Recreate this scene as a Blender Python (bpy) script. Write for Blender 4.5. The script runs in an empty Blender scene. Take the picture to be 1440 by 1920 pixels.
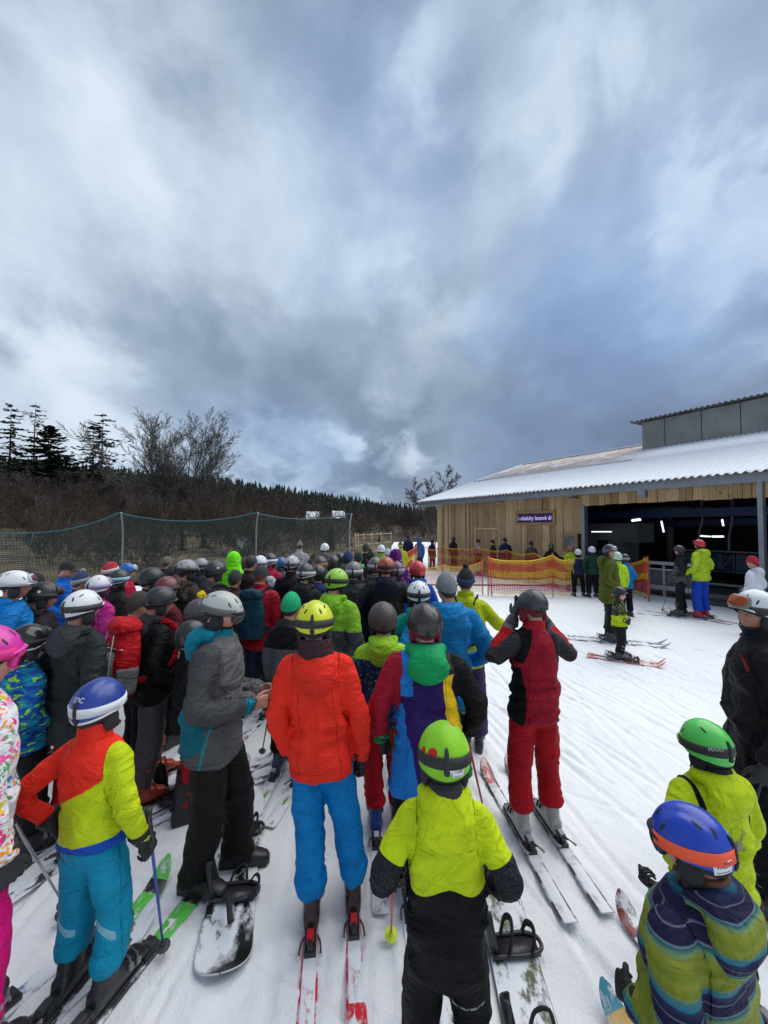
import bpy, math, random
import numpy as np
from mathutils import Vector, Matrix

R = math.radians
random.seed(7)
SC = bpy.context.scene
COL = SC.collection

# ------------------------------------------------------------------ camera
CAM_H, FPX, PITCH = 2.25, 780.0, math.atan(28 / 780.0)
cam_d = bpy.data.cameras.new('camera')
cam = bpy.data.objects.new('camera', cam_d)
COL.objects.link(cam)
cam.location = (0, 0, CAM_H)
cam.rotation_euler = (R(90) + PITCH, 0, 0)
cam_d.sensor_fit = 'HORIZONTAL'
cam_d.sensor_width = 36
cam_d.lens = FPX / 1440 * 36
cam_d.clip_start = 0.05
cam_d.clip_end = 3000
SC.camera = cam
SC.render.resolution_x, SC.render.resolution_y = 768, 1024
SC.view_settings.view_transform = 'Standard'
SC.view_settings.look = 'None'
SC.view_settings.gamma = 1
SC.view_settings.exposure = 0.93
SC.view_settings.use_curve_mapping = False
SC.cycles.max_bounces = 6
SC.cycles.transparent_max_bounces = 12

def pdir(px, py):
    u, v = (px - 720) / FPX, (960 - py) / FPX
    c, s = math.cos(PITCH), math.sin(PITCH)
    return Vector((u, c - v * s, s + v * c))

def ground(px, py, z=0.0):                 # the point of the plane z seen at a pixel of the photograph
    d = pdir(px, py)
    k = (z - CAM_H) / d.z
    return Vector((d.x * k, d.y * k, z))

def atdepth(px, py, y):                    # the point at distance y in front
    d = pdir(px, py)
    k = y / d.y
    return Vector((d.x * k, y, CAM_H + d.z * k))

# ------------------------------------------------------------------ sky
SUN_EL, SUN_ROT = R(60), R(60)
world = bpy.data.worlds.new('World')
SC.world = world
world.use_nodes = True
nt = world.node_tree
N, L = nt.nodes, nt.links
for n in list(N): N.remove(n)

def nd(nt, typ, **kw):
    n = nt.nodes.new(typ)
    for k, v in kw.items():
        if k == 'i':
            for kk, vv in v.items():
                s = n.inputs[kk]
                if isinstance(vv, bpy.types.NodeSocket): nt.links.new(vv, s)
                else: s.default_value = vv
        else: setattr(n, k, v)
    return n

def mth(nt, op, a, b=None, c=None, clamp=False):
    n = nt.nodes.new('ShaderNodeMath'); n.operation = op; n.use_clamp = clamp
    for k, v in enumerate((a, b, c)):
        if v is None: continue
        if isinstance(v, bpy.types.NodeSocket): nt.links.new(v, n.inputs[k])
        else: n.inputs[k].default_value = v
    return n.outputs[0]

def mixc(nt, fac, a, b):
    n = nt.nodes.new('ShaderNodeMix'); n.data_type = 'RGBA'
    for k, v in ((0, fac), (6, a), (7, b)):
        if isinstance(v, bpy.types.NodeSocket): nt.links.new(v, n.inputs[k])
        else: n.inputs[k].default_value = v if k == 0 else (*v[:3], 1)
    return n.outputs[2]

def maprange(nt, v, a, b, c=0.0, d=1.0, smooth=False):
    n = nt.nodes.new('ShaderNodeMapRange')
    if smooth: n.interpolation_type = 'SMOOTHSTEP'
    nt.links.new(v, n.inputs[0])
    for k, x in enumerate((a, b, c, d)): n.inputs[k + 1].default_value = x
    return n.outputs[0]

def build_sky():
    out = nd(nt, 'ShaderNodeOutputWorld'); bg = nd(nt, 'ShaderNodeBackground')
    sky = nd(nt, 'ShaderNodeTexSky', sky_type='NISHITA', sun_disc=False, sun_elevation=SUN_EL, sun_rotation=SUN_ROT, air_density=1.2, dust_density=1.5)
    tc = nd(nt, 'ShaderNodeTexCoord')
    nrm = nd(nt, 'ShaderNodeVectorMath', operation='NORMALIZE', i={0: tc.outputs['Generated']})
    sep = nd(nt, 'ShaderNodeSeparateXYZ', i={0: nrm.outputs[0]})
    zz = mth(nt, 'ADD', mth(nt, 'ABSOLUTE', sep.outputs[2]), 0.42)
    cp = nd(nt, 'ShaderNodeCombineXYZ', i={0: mth(nt, 'DIVIDE', sep.outputs[0], zz), 1: mth(nt, 'DIVIDE', sep.outputs[1], zz), 2: 0.3})
    # clouds drift along one direction, so stretch them
    mp = nd(nt, 'ShaderNodeMapping', i={0: cp.outputs[0]}); mp.inputs['Rotation'].default_value = (0, 0, R(24)); mp.inputs['Scale'].default_value = (1.35, 1.0, 1)
    n1 = nd(nt, 'ShaderNodeTexNoise', i={0: mp.outputs[0], 'Scale': 1.05, 'Detail': 6.0, 'Roughness': 0.46, 'Distortion': 0.35})
    n2 = nd(nt, 'ShaderNodeTexNoise', i={0: mp.outputs[0], 'Scale': 3.4, 'Detail': 8.0, 'Roughness': 0.52, 'Distortion': 0.3})
    n3 = nd(nt, 'ShaderNodeTexNoise', i={0: cp.outputs[0], 'Scale': 0.32, 'Detail': 2.0, 'Roughness': 0.5})
    v = mth(nt, 'MULTIPLY_ADD', n1.outputs[0], 1.35, -0.675)
    v = mth(nt, 'MULTIPLY_ADD', mth(nt, 'SUBTRACT', n2.outputs[0], 0.5), 0.62, v)
    n5 = nd(nt, 'ShaderNodeTexNoise', i={0: nrm.outputs[0], 'Scale': 5.5, 'Detail': 9.0, 'Roughness': 0.58, 'Distortion': 0.2})
    v = mth(nt, 'MULTIPLY_ADD', mth(nt, 'SUBTRACT', n5.outputs[0], 0.5), 0.62, v)
    v = mth(nt, 'ADD', v, 0.45)
    wob = mth(nt, 'MULTIPLY', mth(nt, 'SUBTRACT', n2.outputs[0], 0.5), 0.10)
    # big masses of the sky: (direction, size, amount)
    blobs = [(30, 330, 9, .26), (150, 470, 14, .16), (470, 200, 12, .16), (330, 560, 15, .10), (560, 400, 10, .10),
             (930, 240, 12, .10), (1000, 150, 5, .16), (860, 500, 12, .12), (1340, 460, 8, .20), (1420, 400, 5, .20), (790, 690, 7, .14), (620, 880, 6, .20), (700, 900, 3, .10),
             (90, 780, 7, .18), (560, 870, 5, .12), (120, 110, 11, -.14), (720, 60, 9, -.20), (760, 330, 8, -.16), (1290, 180, 13, -.10), (1250, 620, 13, -.26),
             (430, 640, 10, -.20), (150, 640, 10, -.12), (700, 780, 9, -.22), (1060, 780, 10, -.26), (1000, 640, 8, -.06), (40, 200, 5, -.12)]
    for px, py, sig, amp in blobs:
        d = pdir(px, py).normalized()
        dt = nd(nt, 'ShaderNodeVectorMath', operation='DOT_PRODUCT', i={0: nrm.outputs[0], 1: tuple(d)})
        w = maprange(nt, mth(nt, 'ADD', dt.outputs['Value'], mth(nt, 'MULTIPLY', wob, 0.9)), math.cos(R(sig * 1.9)), 1.0, 0, amp, True)
        v = mth(nt, 'ADD', v, w)
    ramp = nd(nt, 'ShaderNodeValToRGB', i={0: v})
    el = ramp.color_ramp.elements
    el[0].position = 0.02; el[0].color = (.135, .18, .275, 1)
    el[1].position = 1.0; el[1].color = (.58, .66, .745, 1)
    for p, c in ((.30, (.20, .262, .36)), (.52, (.295, .37, .475)), (.74, (.44, .53, .64))):
        e = el.new(p); e.color = (*c, 1)
    # openings where the thin cloud lets the blue through
    blue = None
    for px, py, sig, amp in [(1200, 520, 10, .75), (1000, 560, 6, .5), (1350, 330, 7, .5), (700, 350, 9, .45), (560, 860, 6, .5), (340, 880, 7, .3), (980, 850, 6, .35), (1250, 60, 11, .3)]:
        d = pdir(px, py).normalized()
        dt = nd(nt, 'ShaderNodeVectorMath', operation='DOT_PRODUCT', i={0: nrm.outputs[0], 1: tuple(d)})
        w = maprange(nt, mth(nt, 'ADD', dt.outputs['Value'], mth(nt, 'MULTIPLY', wob, 0.5)), math.cos(R(sig * 1.9)), 1.0, 0, amp, True)
        blue = w if blue is None else mth(nt, 'MAXIMUM', blue, w)
    blue = mth(nt, 'MAXIMUM', blue, maprange(nt, n3.outputs[0], .58, .75, 0, .4, True))
    blue = mth(nt, 'MULTIPLY', blue, maprange(nt, v, .35, .8, 1.0, 0.25))
    skyc = nd(nt, 'ShaderNodeVectorMath', operation='MULTIPLY', i={0: sky.outputs[0], 1: (1.0, 1.0, 1.0)})
    cl10 = nd(nt, 'ShaderNodeVectorMath', operation='SCALE', i={0: ramp.outputs[0]}); cl10.inputs['Scale'].default_value = 6.5
    tint = nd(nt, 'ShaderNodeVectorMath', operation='MULTIPLY', i={0: cl10.outputs[0], 1: (0.76, 1.0, 1.36)})
    skym = mixc(nt, 0.25, tint.outputs[0], skyc.outputs[0])
    c = mixc(nt, mth(nt, 'MULTIPLY', blue, 0.9, clamp=True), cl10.outputs[0], skym)
    L.new(c, bg.inputs[0]); bg.inputs[1].default_value = 0.1
    L.new(bg.outputs[0], out.inputs[0])
build_sky()

sun_d = bpy.data.lights.new('sun', 'SUN')
sun_d.energy = 1.5; sun_d.angle = R(70); sun_d.color = (1, .97, .93)
sun = bpy.data.objects.new('sun', sun_d); COL.objects.link(sun)
# Nishita: rotation 0 has the sun on +Y, growing clockwise
sv = Vector((math.sin(SUN_ROT) * math.cos(SUN_EL), math.cos(SUN_ROT) * math.cos(SUN_EL), math.sin(SUN_EL)))
sun.rotation_euler = sv.to_track_quat('Z', 'Y').to_euler()
sun.location = (0, 0, 30)

# ------------------------------------------------------------------ noise
def _h(ix, iy, iz):
    h = (ix * 374761393 + iy * 668265263 + iz * 2147483647) & 0xffffffff
    h = ((h ^ (h >> 13)) * 1274126177) & 0xffffffff
    h = h ^ (h >> 16)
    return (h & 0xffff) / 32767.5 - 1.0

def vn(p):
    p = np.asarray(p, float) + 1000.0
    i = np.floor(p).astype(np.int64); f = p - i
    f = f * f * (3 - 2 * f)
    x, y, z = i[:, 0], i[:, 1], i[:, 2]
    r = 0
    for dx in (0, 1):
        wx = f[:, 0] if dx else 1 - f[:, 0]
        for dy in (0, 1):
            wy = f[:, 1] if dy else 1 - f[:, 1]
            for dz in (0, 1):
                wz = f[:, 2] if dz else 1 - f[:, 2]
                r = r + wx * wy * wz * _h(x + dx, y + dy, z + dz)
    return r

def fbm(p, o=3, g=.5):
    a, r, q = 1.0, 0, np.array(p, float)
    for _ in range(o):
        r = r + a * vn(q); a *= g; q = q * 2.03 + 17.1
    return r

# ------------------------------------------------------------------ objects
def tag(o, label=None, cat=None, group=None, kind=None):
    if label: o['label'] = label
    if cat: o['category'] = cat
    if group: o['group'] = group
    if kind: o['kind'] = kind
    return o

def empty(name, loc=(0, 0, 0), rz=0.0, label=None, cat=None, group=None, kind=None):
    o = bpy.data.objects.new(name, None); COL.objects.link(o)
    o.location = loc; o.rotation_euler = (0, 0, rz); o.empty_display_size = .2
    return tag(o, label, cat, group, kind)

class MB:
    """collects pieces of one mesh"""
    def __init__(s): s.V = []; s.F = []; s.M = []; s.n = 0
    def add(s, V, F, m=0):
        V = np.asarray(V, float).reshape(-1, 3)
        s.V.append(V); s.F += [tuple(int(i) + s.n for i in f) for f in F]; s.M += [m] * len(F); s.n += len(V)
        return s
    def box(s, c, d, m=0, rz=0.0, bev=0.0):
        x, y, z = (k / 2 for k in d)
        V = np.array([(a * x, b * y, e * z) for a in (-1, 1) for b in (-1, 1) for e in (-1, 1)], float)
        if rz: V = V @ np.array([[math.cos(rz), math.sin(rz), 0], [-math.sin(rz), math.cos(rz), 0], [0, 0, 1]])
        return s.add(V + np.array(c, float), [(0, 1, 3, 2), (4, 6, 7, 5), (0, 4, 5, 1), (2, 3, 7, 6), (0, 2, 6, 4), (1, 5, 7, 3)], m)
    def tube(s, pts, rad, n=8, m=0, cap=True, flat=1.0, up=None):
        V, F = tube(pts, rad, n, cap, flat, up); return s.add(V, F, m)
    def ell(s, c, r, nu=16, nv=10, m=0):
        V, F = ellipsoid(c, r, nu, nv); return s.add(V, F, m)
    def mesh(s, name, mats=(), smooth=True):
        me = bpy.data.meshes.new(name)
        V = np.concatenate(s.V) if s.V else np.zeros((0, 3))
        me.from_pydata([tuple(v) for v in V.tolist()], [], s.F)
        for m in mats: me.materials.append(m)
        if s.M and max(s.M) > 0: me.polygons.foreach_set('material_index', s.M)
        me.polygons.foreach_set('use_smooth', [smooth] * len(me.polygons))
        me.update()
        return me
    def build(s, name, mats=(), parent=None, smooth=True, auto=False):
        if not isinstance(mats, (list, tuple)): mats = [mats]
        me = s.mesh(name, mats, smooth)
        if auto and smooth: me.set_sharp_from_angle(angle=R(35))
        return link(name, me, parent)

def link(name, me, parent=None, loc=None, mats=None):
    o = bpy.data.objects.new(name, me); COL.objects.link(o)
    if parent is not None: o.parent = parent
    if loc is not None: o.location = loc
    if mats:
        for k, m in enumerate(mats):
            if k < len(o.material_slots): o.material_slots[k].link = 'OBJECT'; o.material_slots[k].material = m
    return o

def tube(pts, rad, n=8, cap=True, flat=1.0, up=None):
    P = np.asarray(pts, float); k = len(P)
    rad = np.broadcast_to(np.asarray(rad, float), (k,)) if np.ndim(rad) <= 1 else rad
    T = np.gradient(P, axis=0); T /= np.linalg.norm(T, axis=1)[:, None] + 1e-9
    a = np.array(up, float) if up is not None else (np.array([0, 0, 1.]) if abs(T[0][2]) < .9 else np.array([0, 1., 0]))
    V = []
    ang = np.arange(n) / n * 2 * math.pi
    for i in range(k):
        a = a - T[i] * a.dot(T[i]); a /= np.linalg.norm(a) + 1e-9
        b = np.cross(T[i], a)
        V.append(P[i] + (np.cos(ang)[:, None] * b + np.sin(ang)[:, None] * a * flat) * rad[i])
    V = np.concatenate(V)
    F = [(i * n + j, i * n + (j + 1) % n, (i + 1) * n + (j + 1) % n, (i + 1) * n + j) for i in range(k - 1) for j in range(n)]
    if cap: F += [tuple(range(n))[::-1], tuple((k - 1) * n + j for j in range(n))]
    return V, F

def ellipsoid(c, r, nu=16, nv=10):
    V = [(0, 0, 1)]
    for i in range(1, nv):
        t = math.pi * i / nv
        for j in range(nu):
            p = 2 * math.pi * j / nu
            V.append((math.sin(t) * math.cos(p), math.sin(t) * math.sin(p), math.cos(t)))
    V.append((0, 0, -1))
    F = [(0, 1 + j, 1 + (j + 1) % nu) for j in range(nu)]
    for i in range(nv - 2):
        F += [(1 + i * nu + j, 1 + (i + 1) * nu + j, 1 + (i + 1) * nu + (j + 1) % nu, 1 + i * nu + (j + 1) % nu) for j in range(nu)]
    e = 1 + (nv - 1) * nu
    F += [(e, 1 + (nv - 2) * nu + (j + 1) % nu, 1 + (nv - 2) * nu + j) for j in range(nu)]
    return np.array(V) * np.array(r) + np.array(c), F

def loft(rings, cap=True):
    n = len(rings[0]); k = len(rings)
    V = np.concatenate(rings)
    F = [(i * n + j, i * n + (j + 1) % n, (i + 1) * n + (j + 1) % n, (i + 1) * n + j) for i in range(k - 1) for j in range(n)]
    if cap: F += [tuple(range(n))[::-1], tuple((k - 1) * n + j for j in range(n))]
    return V, F

def sring(z, rx, ry, cx=0, cy=0, n=32, e=2.4):
    a = np.arange(n) / n * 2 * math.pi
    c, s = np.cos(a), np.sin(a)
    return np.stack([cx + rx * np.sign(c) * np.abs(c) ** (2 / e), cy + ry * np.sign(s) * np.abs(s) ** (2 / e), np.full(n, z)], 1)

def cat(pts, per=4):
    P = [np.array(p, float) for p in pts]
    P = [2 * P[0] - P[1]] + P + [2 * P[-1] - P[-2]]
    o = []
    for i in range(1, len(P) - 2):
        for k in range(per):
            t = k / per
            o.append(.5 * ((2 * P[i]) + (-P[i - 1] + P[i + 1]) * t + (2 * P[i - 1] - 5 * P[i] + 4 * P[i + 1] - P[i + 2]) * t * t + (-P[i - 1] + 3 * P[i] - 3 * P[i + 1] + P[i + 2]) * t ** 3))
    o.append(P[-2])
    return np.array(o)

# ---- deferred voxel joins: everything is queued, evaluated once, then finished
DEFER = []
def remesh_later(o, vox, smooth=3, post=None):
    m = o.modifiers.new('r', 'REMESH'); m.mode = 'VOXEL'; m.voxel_size = vox; m.use_smooth_shade = True
    if smooth:
        s = o.modifiers.new('s', 'SMOOTH'); s.factor = .5; s.iterations = smooth
    DEFER.append((o, post))

def run_deferred():
    dg = bpy.context.evaluated_depsgraph_get()
    dg.update()
    res = []
    for o, post in DEFER:
        res.append(bpy.data.meshes.new_from_object(o.evaluated_get(dg)))
    for (o, post), me in zip(DEFER, res):
        old = o.data
        o.modifiers.clear()
        nm = old.name
        mats = list(old.materials)
        o.data = me
        me.materials.clear()
        for m in mats: me.materials.append(m)
        bpy.data.meshes.remove(old); me.name = nm
        me.polygons.foreach_set('use_smooth', [True] * len(me.polygons))
        if post:
            n = len(me.vertices)
            co = np.empty(n * 3); me.vertices.foreach_get('co', co); co = co.reshape(-1, 3)
            no = np.empty(n * 3); me.vertex_normals.foreach_get('vector', no); no = no.reshape(-1, 3)
            co, fields = post(co, no)
            me.vertices.foreach_set('co', co.ravel())
            for k, f in fields.items():
                at = me.attributes.new(k, 'FLOAT', 'POINT'); at.data.foreach_set('value', np.asarray(f, dtype=np.float32))
        me.update()
    DEFER.clear()

# ------------------------------------------------------------------ materials
MATS = {}
def pr(name, color, rough=.6, metal=0.0, bump=0.0, bscale=60.0, var=0.0, emit=None, spec=None, trans=0, coat=0, sheen=0.0):
    if name in MATS: return MATS[name]
    m = bpy.data.materials.new(name); m.use_nodes = True
    t = m.node_tree; b = t.nodes['Principled BSDF']
    b.inputs['Base Color'].default_value = (*color, 1)
    b.inputs['Roughness'].default_value = rough; b.inputs['Metallic'].default_value = metal
    if spec is not None: b.inputs['Specular IOR Level'].default_value = spec
    if coat: b.inputs['Coat Weight'].default_value = coat; b.inputs['Coat Roughness'].default_value = .12
    if trans: b.inputs['Transmission Weight'].default_value = trans
    if emit: b.inputs['Emission Color'].default_value = (*emit[:3], 1); b.inputs['Emission Strength'].default_value = emit[3]
    if var or bump:
        tc = nd(t, 'ShaderNodeTexCoord')
        n = nd(t, 'ShaderNodeTexNoise', i={0: tc.outputs['Object'], 'Scale': bscale, 'Detail': 4.0, 'Roughness': .6})
        if var:
            n2 = nd(t, 'ShaderNodeTexNoise', i={0: tc.outputs['Object'], 'Scale': bscale * .25, 'Detail': 5.0})
            c = mixc(t, maprange(t, n2.outputs[0], .3, .7), tuple(x * (1 - var) for x in color), tuple(min(1, x * (1 + var)) for x in color))
            t.links.new(c, b.inputs['Base Color'])
        if bump:
            bp = nd(t, 'ShaderNodeBump', i={'Height': n.outputs[0], 'Strength': bump, 'Distance': .01})
            t.links.new(bp.outputs[0], b.inputs['Normal'])
    MATS[name] = m
    return m

def C(r, g, b):                           # sRGB bytes to linear
    f = lambda v: (v / 255 / 12.92) if v <= 10 else ((v / 255 + .055) / 1.055) ** 2.4
    return (f(r), f(g), f(b))

def colspec(t, tc, spec):
    """a colour: (r,g,b) or ('kind', ...) evaluated procedurally in object space"""
    if not isinstance(spec[0], str): return (*spec, 1)
    k = spec[0]; ob = tc.outputs['Object']
    if k == 'spots':                      # base, spot colour, scale, threshold, second spot colour
        _, a, b, sc, th, c2 = spec
        v = nd(t, 'ShaderNodeTexVoronoi', i={0: ob, 'Scale': sc, 'Randomness': 1.0})
        n = nd(t, 'ShaderNodeTexNoise', i={0: ob, 'Scale': sc * 1.6, 'Detail': 1.0})
        f = mth(t, 'LESS_THAN', mth(t, 'ADD', v.outputs['Distance'], mth(t, 'MULTIPLY', n.outputs[0], .25)), th + .12)
        sp = nd(t, 'ShaderNodeSeparateColor', i={0: v.outputs['Color']})
        bb = mixc(t, mth(t, 'GREATER_THAN', sp.outputs[0], .55), b, c2)
        return mixc(t, f, a, bb)
    if k == 'streaks':
        _, a, b, c2, sc = spec
        mp = nd(t, 'ShaderNodeMapping', i={0: ob}); mp.inputs['Rotation'].default_value = (0, R(55), R(20)); mp.inputs['Scale'].default_value = (1, 1, 2.8)
        n = nd(t, 'ShaderNodeTexNoise', i={0: mp.outputs[0], 'Scale': sc, 'Detail': 1.5, 'Distortion': .6})
        n2 = nd(t, 'ShaderNodeTexNoise', i={0: mp.outputs[0], 'Scale': sc * .7, 'Detail': 2.0})
        x = mixc(t, maprange(t, n2.outputs[0], .44, .6), a, c2)
        return mixc(t, maprange(t, n.outputs[0], .60, .63), x, b)
    if k == 'flowers':
        _, a, cols, sc = spec
        v = nd(t, 'ShaderNodeTexVoronoi', i={0: ob, 'Scale': sc})
        n = nd(t, 'ShaderNodeTexNoise', i={0: ob, 'Scale': sc * 3.5, 'Detail': 3.0})
        n3 = nd(t, 'ShaderNodeTexNoise', i={0: ob, 'Scale': sc * .55, 'Detail': 2.0})
        r = nd(t, 'ShaderNodeValToRGB', i={0: nd(t, 'ShaderNodeSeparateColor', i={0: v.outputs['Color']}).outputs[1]})
        r.color_ramp.interpolation = 'CONSTANT'
        e = r.color_ramp.elements
        e[0].position = 0; e[0].color = (*cols[0], 1); e[1].position = 1 / len(cols); e[1].color = (*cols[1], 1)
        for q in range(2, len(cols)):
            x = e.new(q / len(cols)); x.color = (*cols[q], 1)
        f = mth(t, 'MULTIPLY', mth(t, 'GREATER_THAN', n.outputs[0], .50), mth(t, 'GREATER_THAN', n3.outputs[0], .48))
        return mixc(t, f, a, r.outputs[0])
    if k == 'camo':
        _, a, b, c2, sc = spec
        n = nd(t, 'ShaderNodeTexNoise', i={0: ob, 'Scale': sc, 'Detail': 2.0, 'Distortion': .8})
        x = mixc(t, mth(t, 'GREATER_THAN', n.outputs[0], .48), a, b)
        return mixc(t, mth(t, 'GREATER_THAN', n.outputs[0], .56), x, c2)
    if k == 'bands':                      # period, [(pos,colour)...] along z, soft
        _, per, cols, wob = spec
        sp = nd(t, 'ShaderNodeSeparateXYZ', i={0: ob})
        n = nd(t, 'ShaderNodeTexNoise', i={0: ob, 'Scale': 4.0, 'Detail': 2.0})
        z = mth(t, 'ADD', mth(t, 'DIVIDE', sp.outputs[2], per), mth(t, 'MULTIPLY', n.outputs[0], wob))
        r = nd(t, 'ShaderNodeValToRGB', i={0: mth(t, 'FRACT', z)})
        e = r.color_ramp.elements
        e[0].position = cols[0][0]; e[0].color = (*cols[0][1], 1); e[1].position = cols[1][0]; e[1].color = (*cols[1][1], 1)
        for p, c in cols[2:]:
            x = e.new(p); x.color = (*c, 1)
        return r.outputs[0]
    raise ValueError(k)

FAB = {}
def fabric(base, layers=(), rough=.62, fine=260.0, fold=.5, sheen=.0, quilt=0.0):
    """cloth; layers = colours laid over the base where the mesh field f0, f1 ... is positive"""
    key = repr((base, layers, rough, fine, fold, sheen, quilt))
    if key in FAB: return FAB[key]
    m = bpy.data.materials.new('cloth'); m.use_nodes = True
    t = m.node_tree; b = t.nodes['Principled BSDF']; tc = nd(t, 'ShaderNodeTexCoord')
    c = colspec(t, tc, base)
    for k, l in enumerate(layers):
        at = nd(t, 'ShaderNodeAttribute', attribute_name='f%d' % k)
        f = maprange(t, at.outputs['Fac'], -.0015, .0015)
        c = mixc(t, f, c, colspec(t, tc, l))
    n0 = nd(t, 'ShaderNodeTexNoise', i={0: tc.outputs['Object'], 'Scale': 9.0, 'Detail': 4.0})
    hsv = nd(t, 'ShaderNodeHueSaturation', i={'Value': maprange(t, n0.outputs[0], .3, .7, .88, 1.1)})
    if isinstance(c, bpy.types.NodeSocket): t.links.new(c, hsv.inputs['Color'])
    else: hsv.inputs['Color'].default_value = c
    t.links.new(hsv.outputs[0], b.inputs['Base Color'])
    b.inputs['Roughness'].default_value = rough
    b.inputs['Specular IOR Level'].default_value = .12
    b.inputs['Sheen Weight'].default_value = sheen; b.inputs['Sheen Roughness'].default_value = .5
    mp = nd(t, 'ShaderNodeMapping', i={0: tc.outputs['Object']}); mp.inputs['Scale'].default_value = (1, 1, 1.7)
    n1 = nd(t, 'ShaderNodeTexNoise', i={0: mp.outputs[0], 'Scale': 6.5, 'Detail': 3.0, 'Roughness': .55, 'Distortion': 1.2})
    n2 = nd(t, 'ShaderNodeTexNoise', i={0: tc.outputs['Object'], 'Scale': fine, 'Detail': 2.0})
    rg = mth(t, 'POWER', mth(t, 'SUBTRACT', 1.0, mth(t, 'ABSOLUTE', mth(t, 'MULTIPLY_ADD', n1.outputs[0], 3.2, -1.6)), clamp=True), 2.5)
    b1 = nd(t, 'ShaderNodeBump', i={'Height': rg, 'Strength': fold, 'Distance': .02})
    b2 = nd(t, 'ShaderNodeBump', i={'Height': n2.outputs[0], 'Strength': .07, 'Distance': .002, 'Normal': b1.outputs[0]})
    at = nd(t, 'ShaderNodeAttribute', attribute_name='seam')
    sm_ = mth(t, 'MULTIPLY', maprange(t, at.outputs['Fac'], .0005, .0045), mth(t, 'GREATER_THAN', at.outputs['Fac'], -1.0))
    b3 = nd(t, 'ShaderNodeBump', i={'Height': sm_, 'Strength': .9, 'Distance': .008, 'Normal': b2.outputs[0]})
    last = b3
    if quilt:
        sp = nd(t, 'ShaderNodeSeparateXYZ', i={0: tc.outputs['Object']})
        w = mth(t, 'ABSOLUTE', mth(t, 'SINE', mth(t, 'MULTIPLY', sp.outputs[2], math.pi / quilt)))
        last = nd(t, 'ShaderNodeBump', i={'Height': w, 'Strength': .5, 'Distance': .012, 'Normal': b3.outputs[0]})
    t.links.new(last.outputs[0], b.inputs['Normal'])
    FAB[key] = m
    return m
# ------------------------------------------------------------------ helmets, heads, hands
def helmet_surf(a=.118, bf=.132, bb=.146, c=.145, egg=0.0, ridge=0.0, crest=0.0):
    """phi 0 = forward (+Y), growing towards +X; theta from the crown down"""
    def S(phi, th, off=0.0):
        phi = np.asarray(phi, float); th = np.asarray(th, float)
        b = np.where(np.cos(phi) > 0, bf, bb)
        sq = 1 - .10 * np.clip((th - R(80)) / R(40), 0, 1)
        lx = np.sin(th) * np.sin(phi); ly = np.sin(th) * np.cos(phi)
        rr = 1 + ridge * (np.abs(np.sin(phi * 3)) - .5) * np.sin(th) * .5 + crest * (.5 * np.exp(-(lx / .20) ** 2) - np.exp(-((np.abs(lx) - .38) / .09) ** 2) * np.clip(1.25 - np.abs(ly), 0, 1) + .8 * np.exp(-((np.abs(lx) - .62) / .12) ** 2) * (th < 1.5))
        x = (a * rr * sq + off) * np.sin(th) * np.sin(phi)
        y = (b * rr * sq + off) * np.sin(th) * np.cos(phi)
        z = (c * rr + off) * np.cos(th) + egg * y
        return np.stack([x, y, z], -1)
    return S

def edge_theta(phi, front, side, back):
    p = np.abs((phi + math.pi) % (2 * math.pi) - math.pi)
    return np.where(p < math.pi / 2, front + (side - front) * (p / (math.pi / 2)) ** 2.2, side + (back - side) * np.sin((p - math.pi / 2)) ** 1.3)

def shell(S, front=R(70), side=R(92), back=R(112), th=.012, nf=56, nt=18, off=0.0):
    ph = np.arange(nf) / nf * 2 * math.pi
    mx = edge_theta(ph, front, side, back)
    rings = []
    for i in range(nt + 1):
        rings.append(S(ph, mx * (i / nt) + .001, off))
    for i in (0, .35, 1):
        rings.append(S(ph, (mx + .02 * (1 - abs(i - .35))) * (1 - i * .05), off + .002 * (i < .5) - th * i))
    for i in range(4, -1, -1):
        rings.append(S(ph, mx * i / 5 * .95 + .001, off - th))
    V = np.concatenate(rings); k = len(rings)
    F = [(i * nf + j, (i + 1) * nf + j, (i + 1) * nf + (j + 1) % nf, i * nf + (j + 1) % nf) for i in range(k - 1) for j in range(nf)]
    F += [tuple(range(nf)), tuple((k - 1) * nf + j for j in range(nf))[::-1]]
    return V, F

def ribbon(S, ph, thc, w, o0=-.002, o1=.004, aw=8.5):
    """closed strap along given phi / theta arrays; w = width in metres"""
    dt = w * aw / 2
    r = [S(ph, thc - dt, o0), S(ph, thc - dt, o1), S(ph, thc + dt, o1), S(ph, thc + dt, o0)]
    n = len(ph); V = np.concatenate(r)
    F = [(a * n + j, b * n + j, b * n + j + 1, a * n + j + 1) for a, b in ((0, 1), (1, 2), (2, 3), (3, 0)) for j in range(n - 1)]
    F += [(0, 3 * n, 2 * n, n), (n - 1, 2 * n - 1, 3 * n - 1, 4 * n - 1)]
    return V, F

def patch(S, p0, t0, w, h, rot=0.0, off=.001, th=.003, n=16, e=2.6, px=8.2, bul=0.0):
    """rounded plate following the surface, centre (p0,t0), size w x h metres"""
    rings = []
    for k, (q, o) in enumerate(((1, off - th), (1.0, off), (.86, off + th * .35), (.5, off + th * .5 + bul * .7), (.03, off + th * .5 + bul))):
        a = np.arange(n) / n * 2 * math.pi
        u = np.sign(np.cos(a)) * np.abs(np.cos(a)) ** (2 / e) * w / 2 * q
        v = np.sign(np.sin(a)) * np.abs(np.sin(a)) ** (2 / e) * h / 2 * q
        uu = u * math.cos(rot) - v * math.sin(rot); vv = u * math.sin(rot) + v * math.cos(rot)
        rings.append(S(p0 + uu * px / max(.35, math.sin(t0)), t0 + vv * px * .95, o))
    V, F = loft(rings)
    return V, [f[::-1] for f in F]

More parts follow.
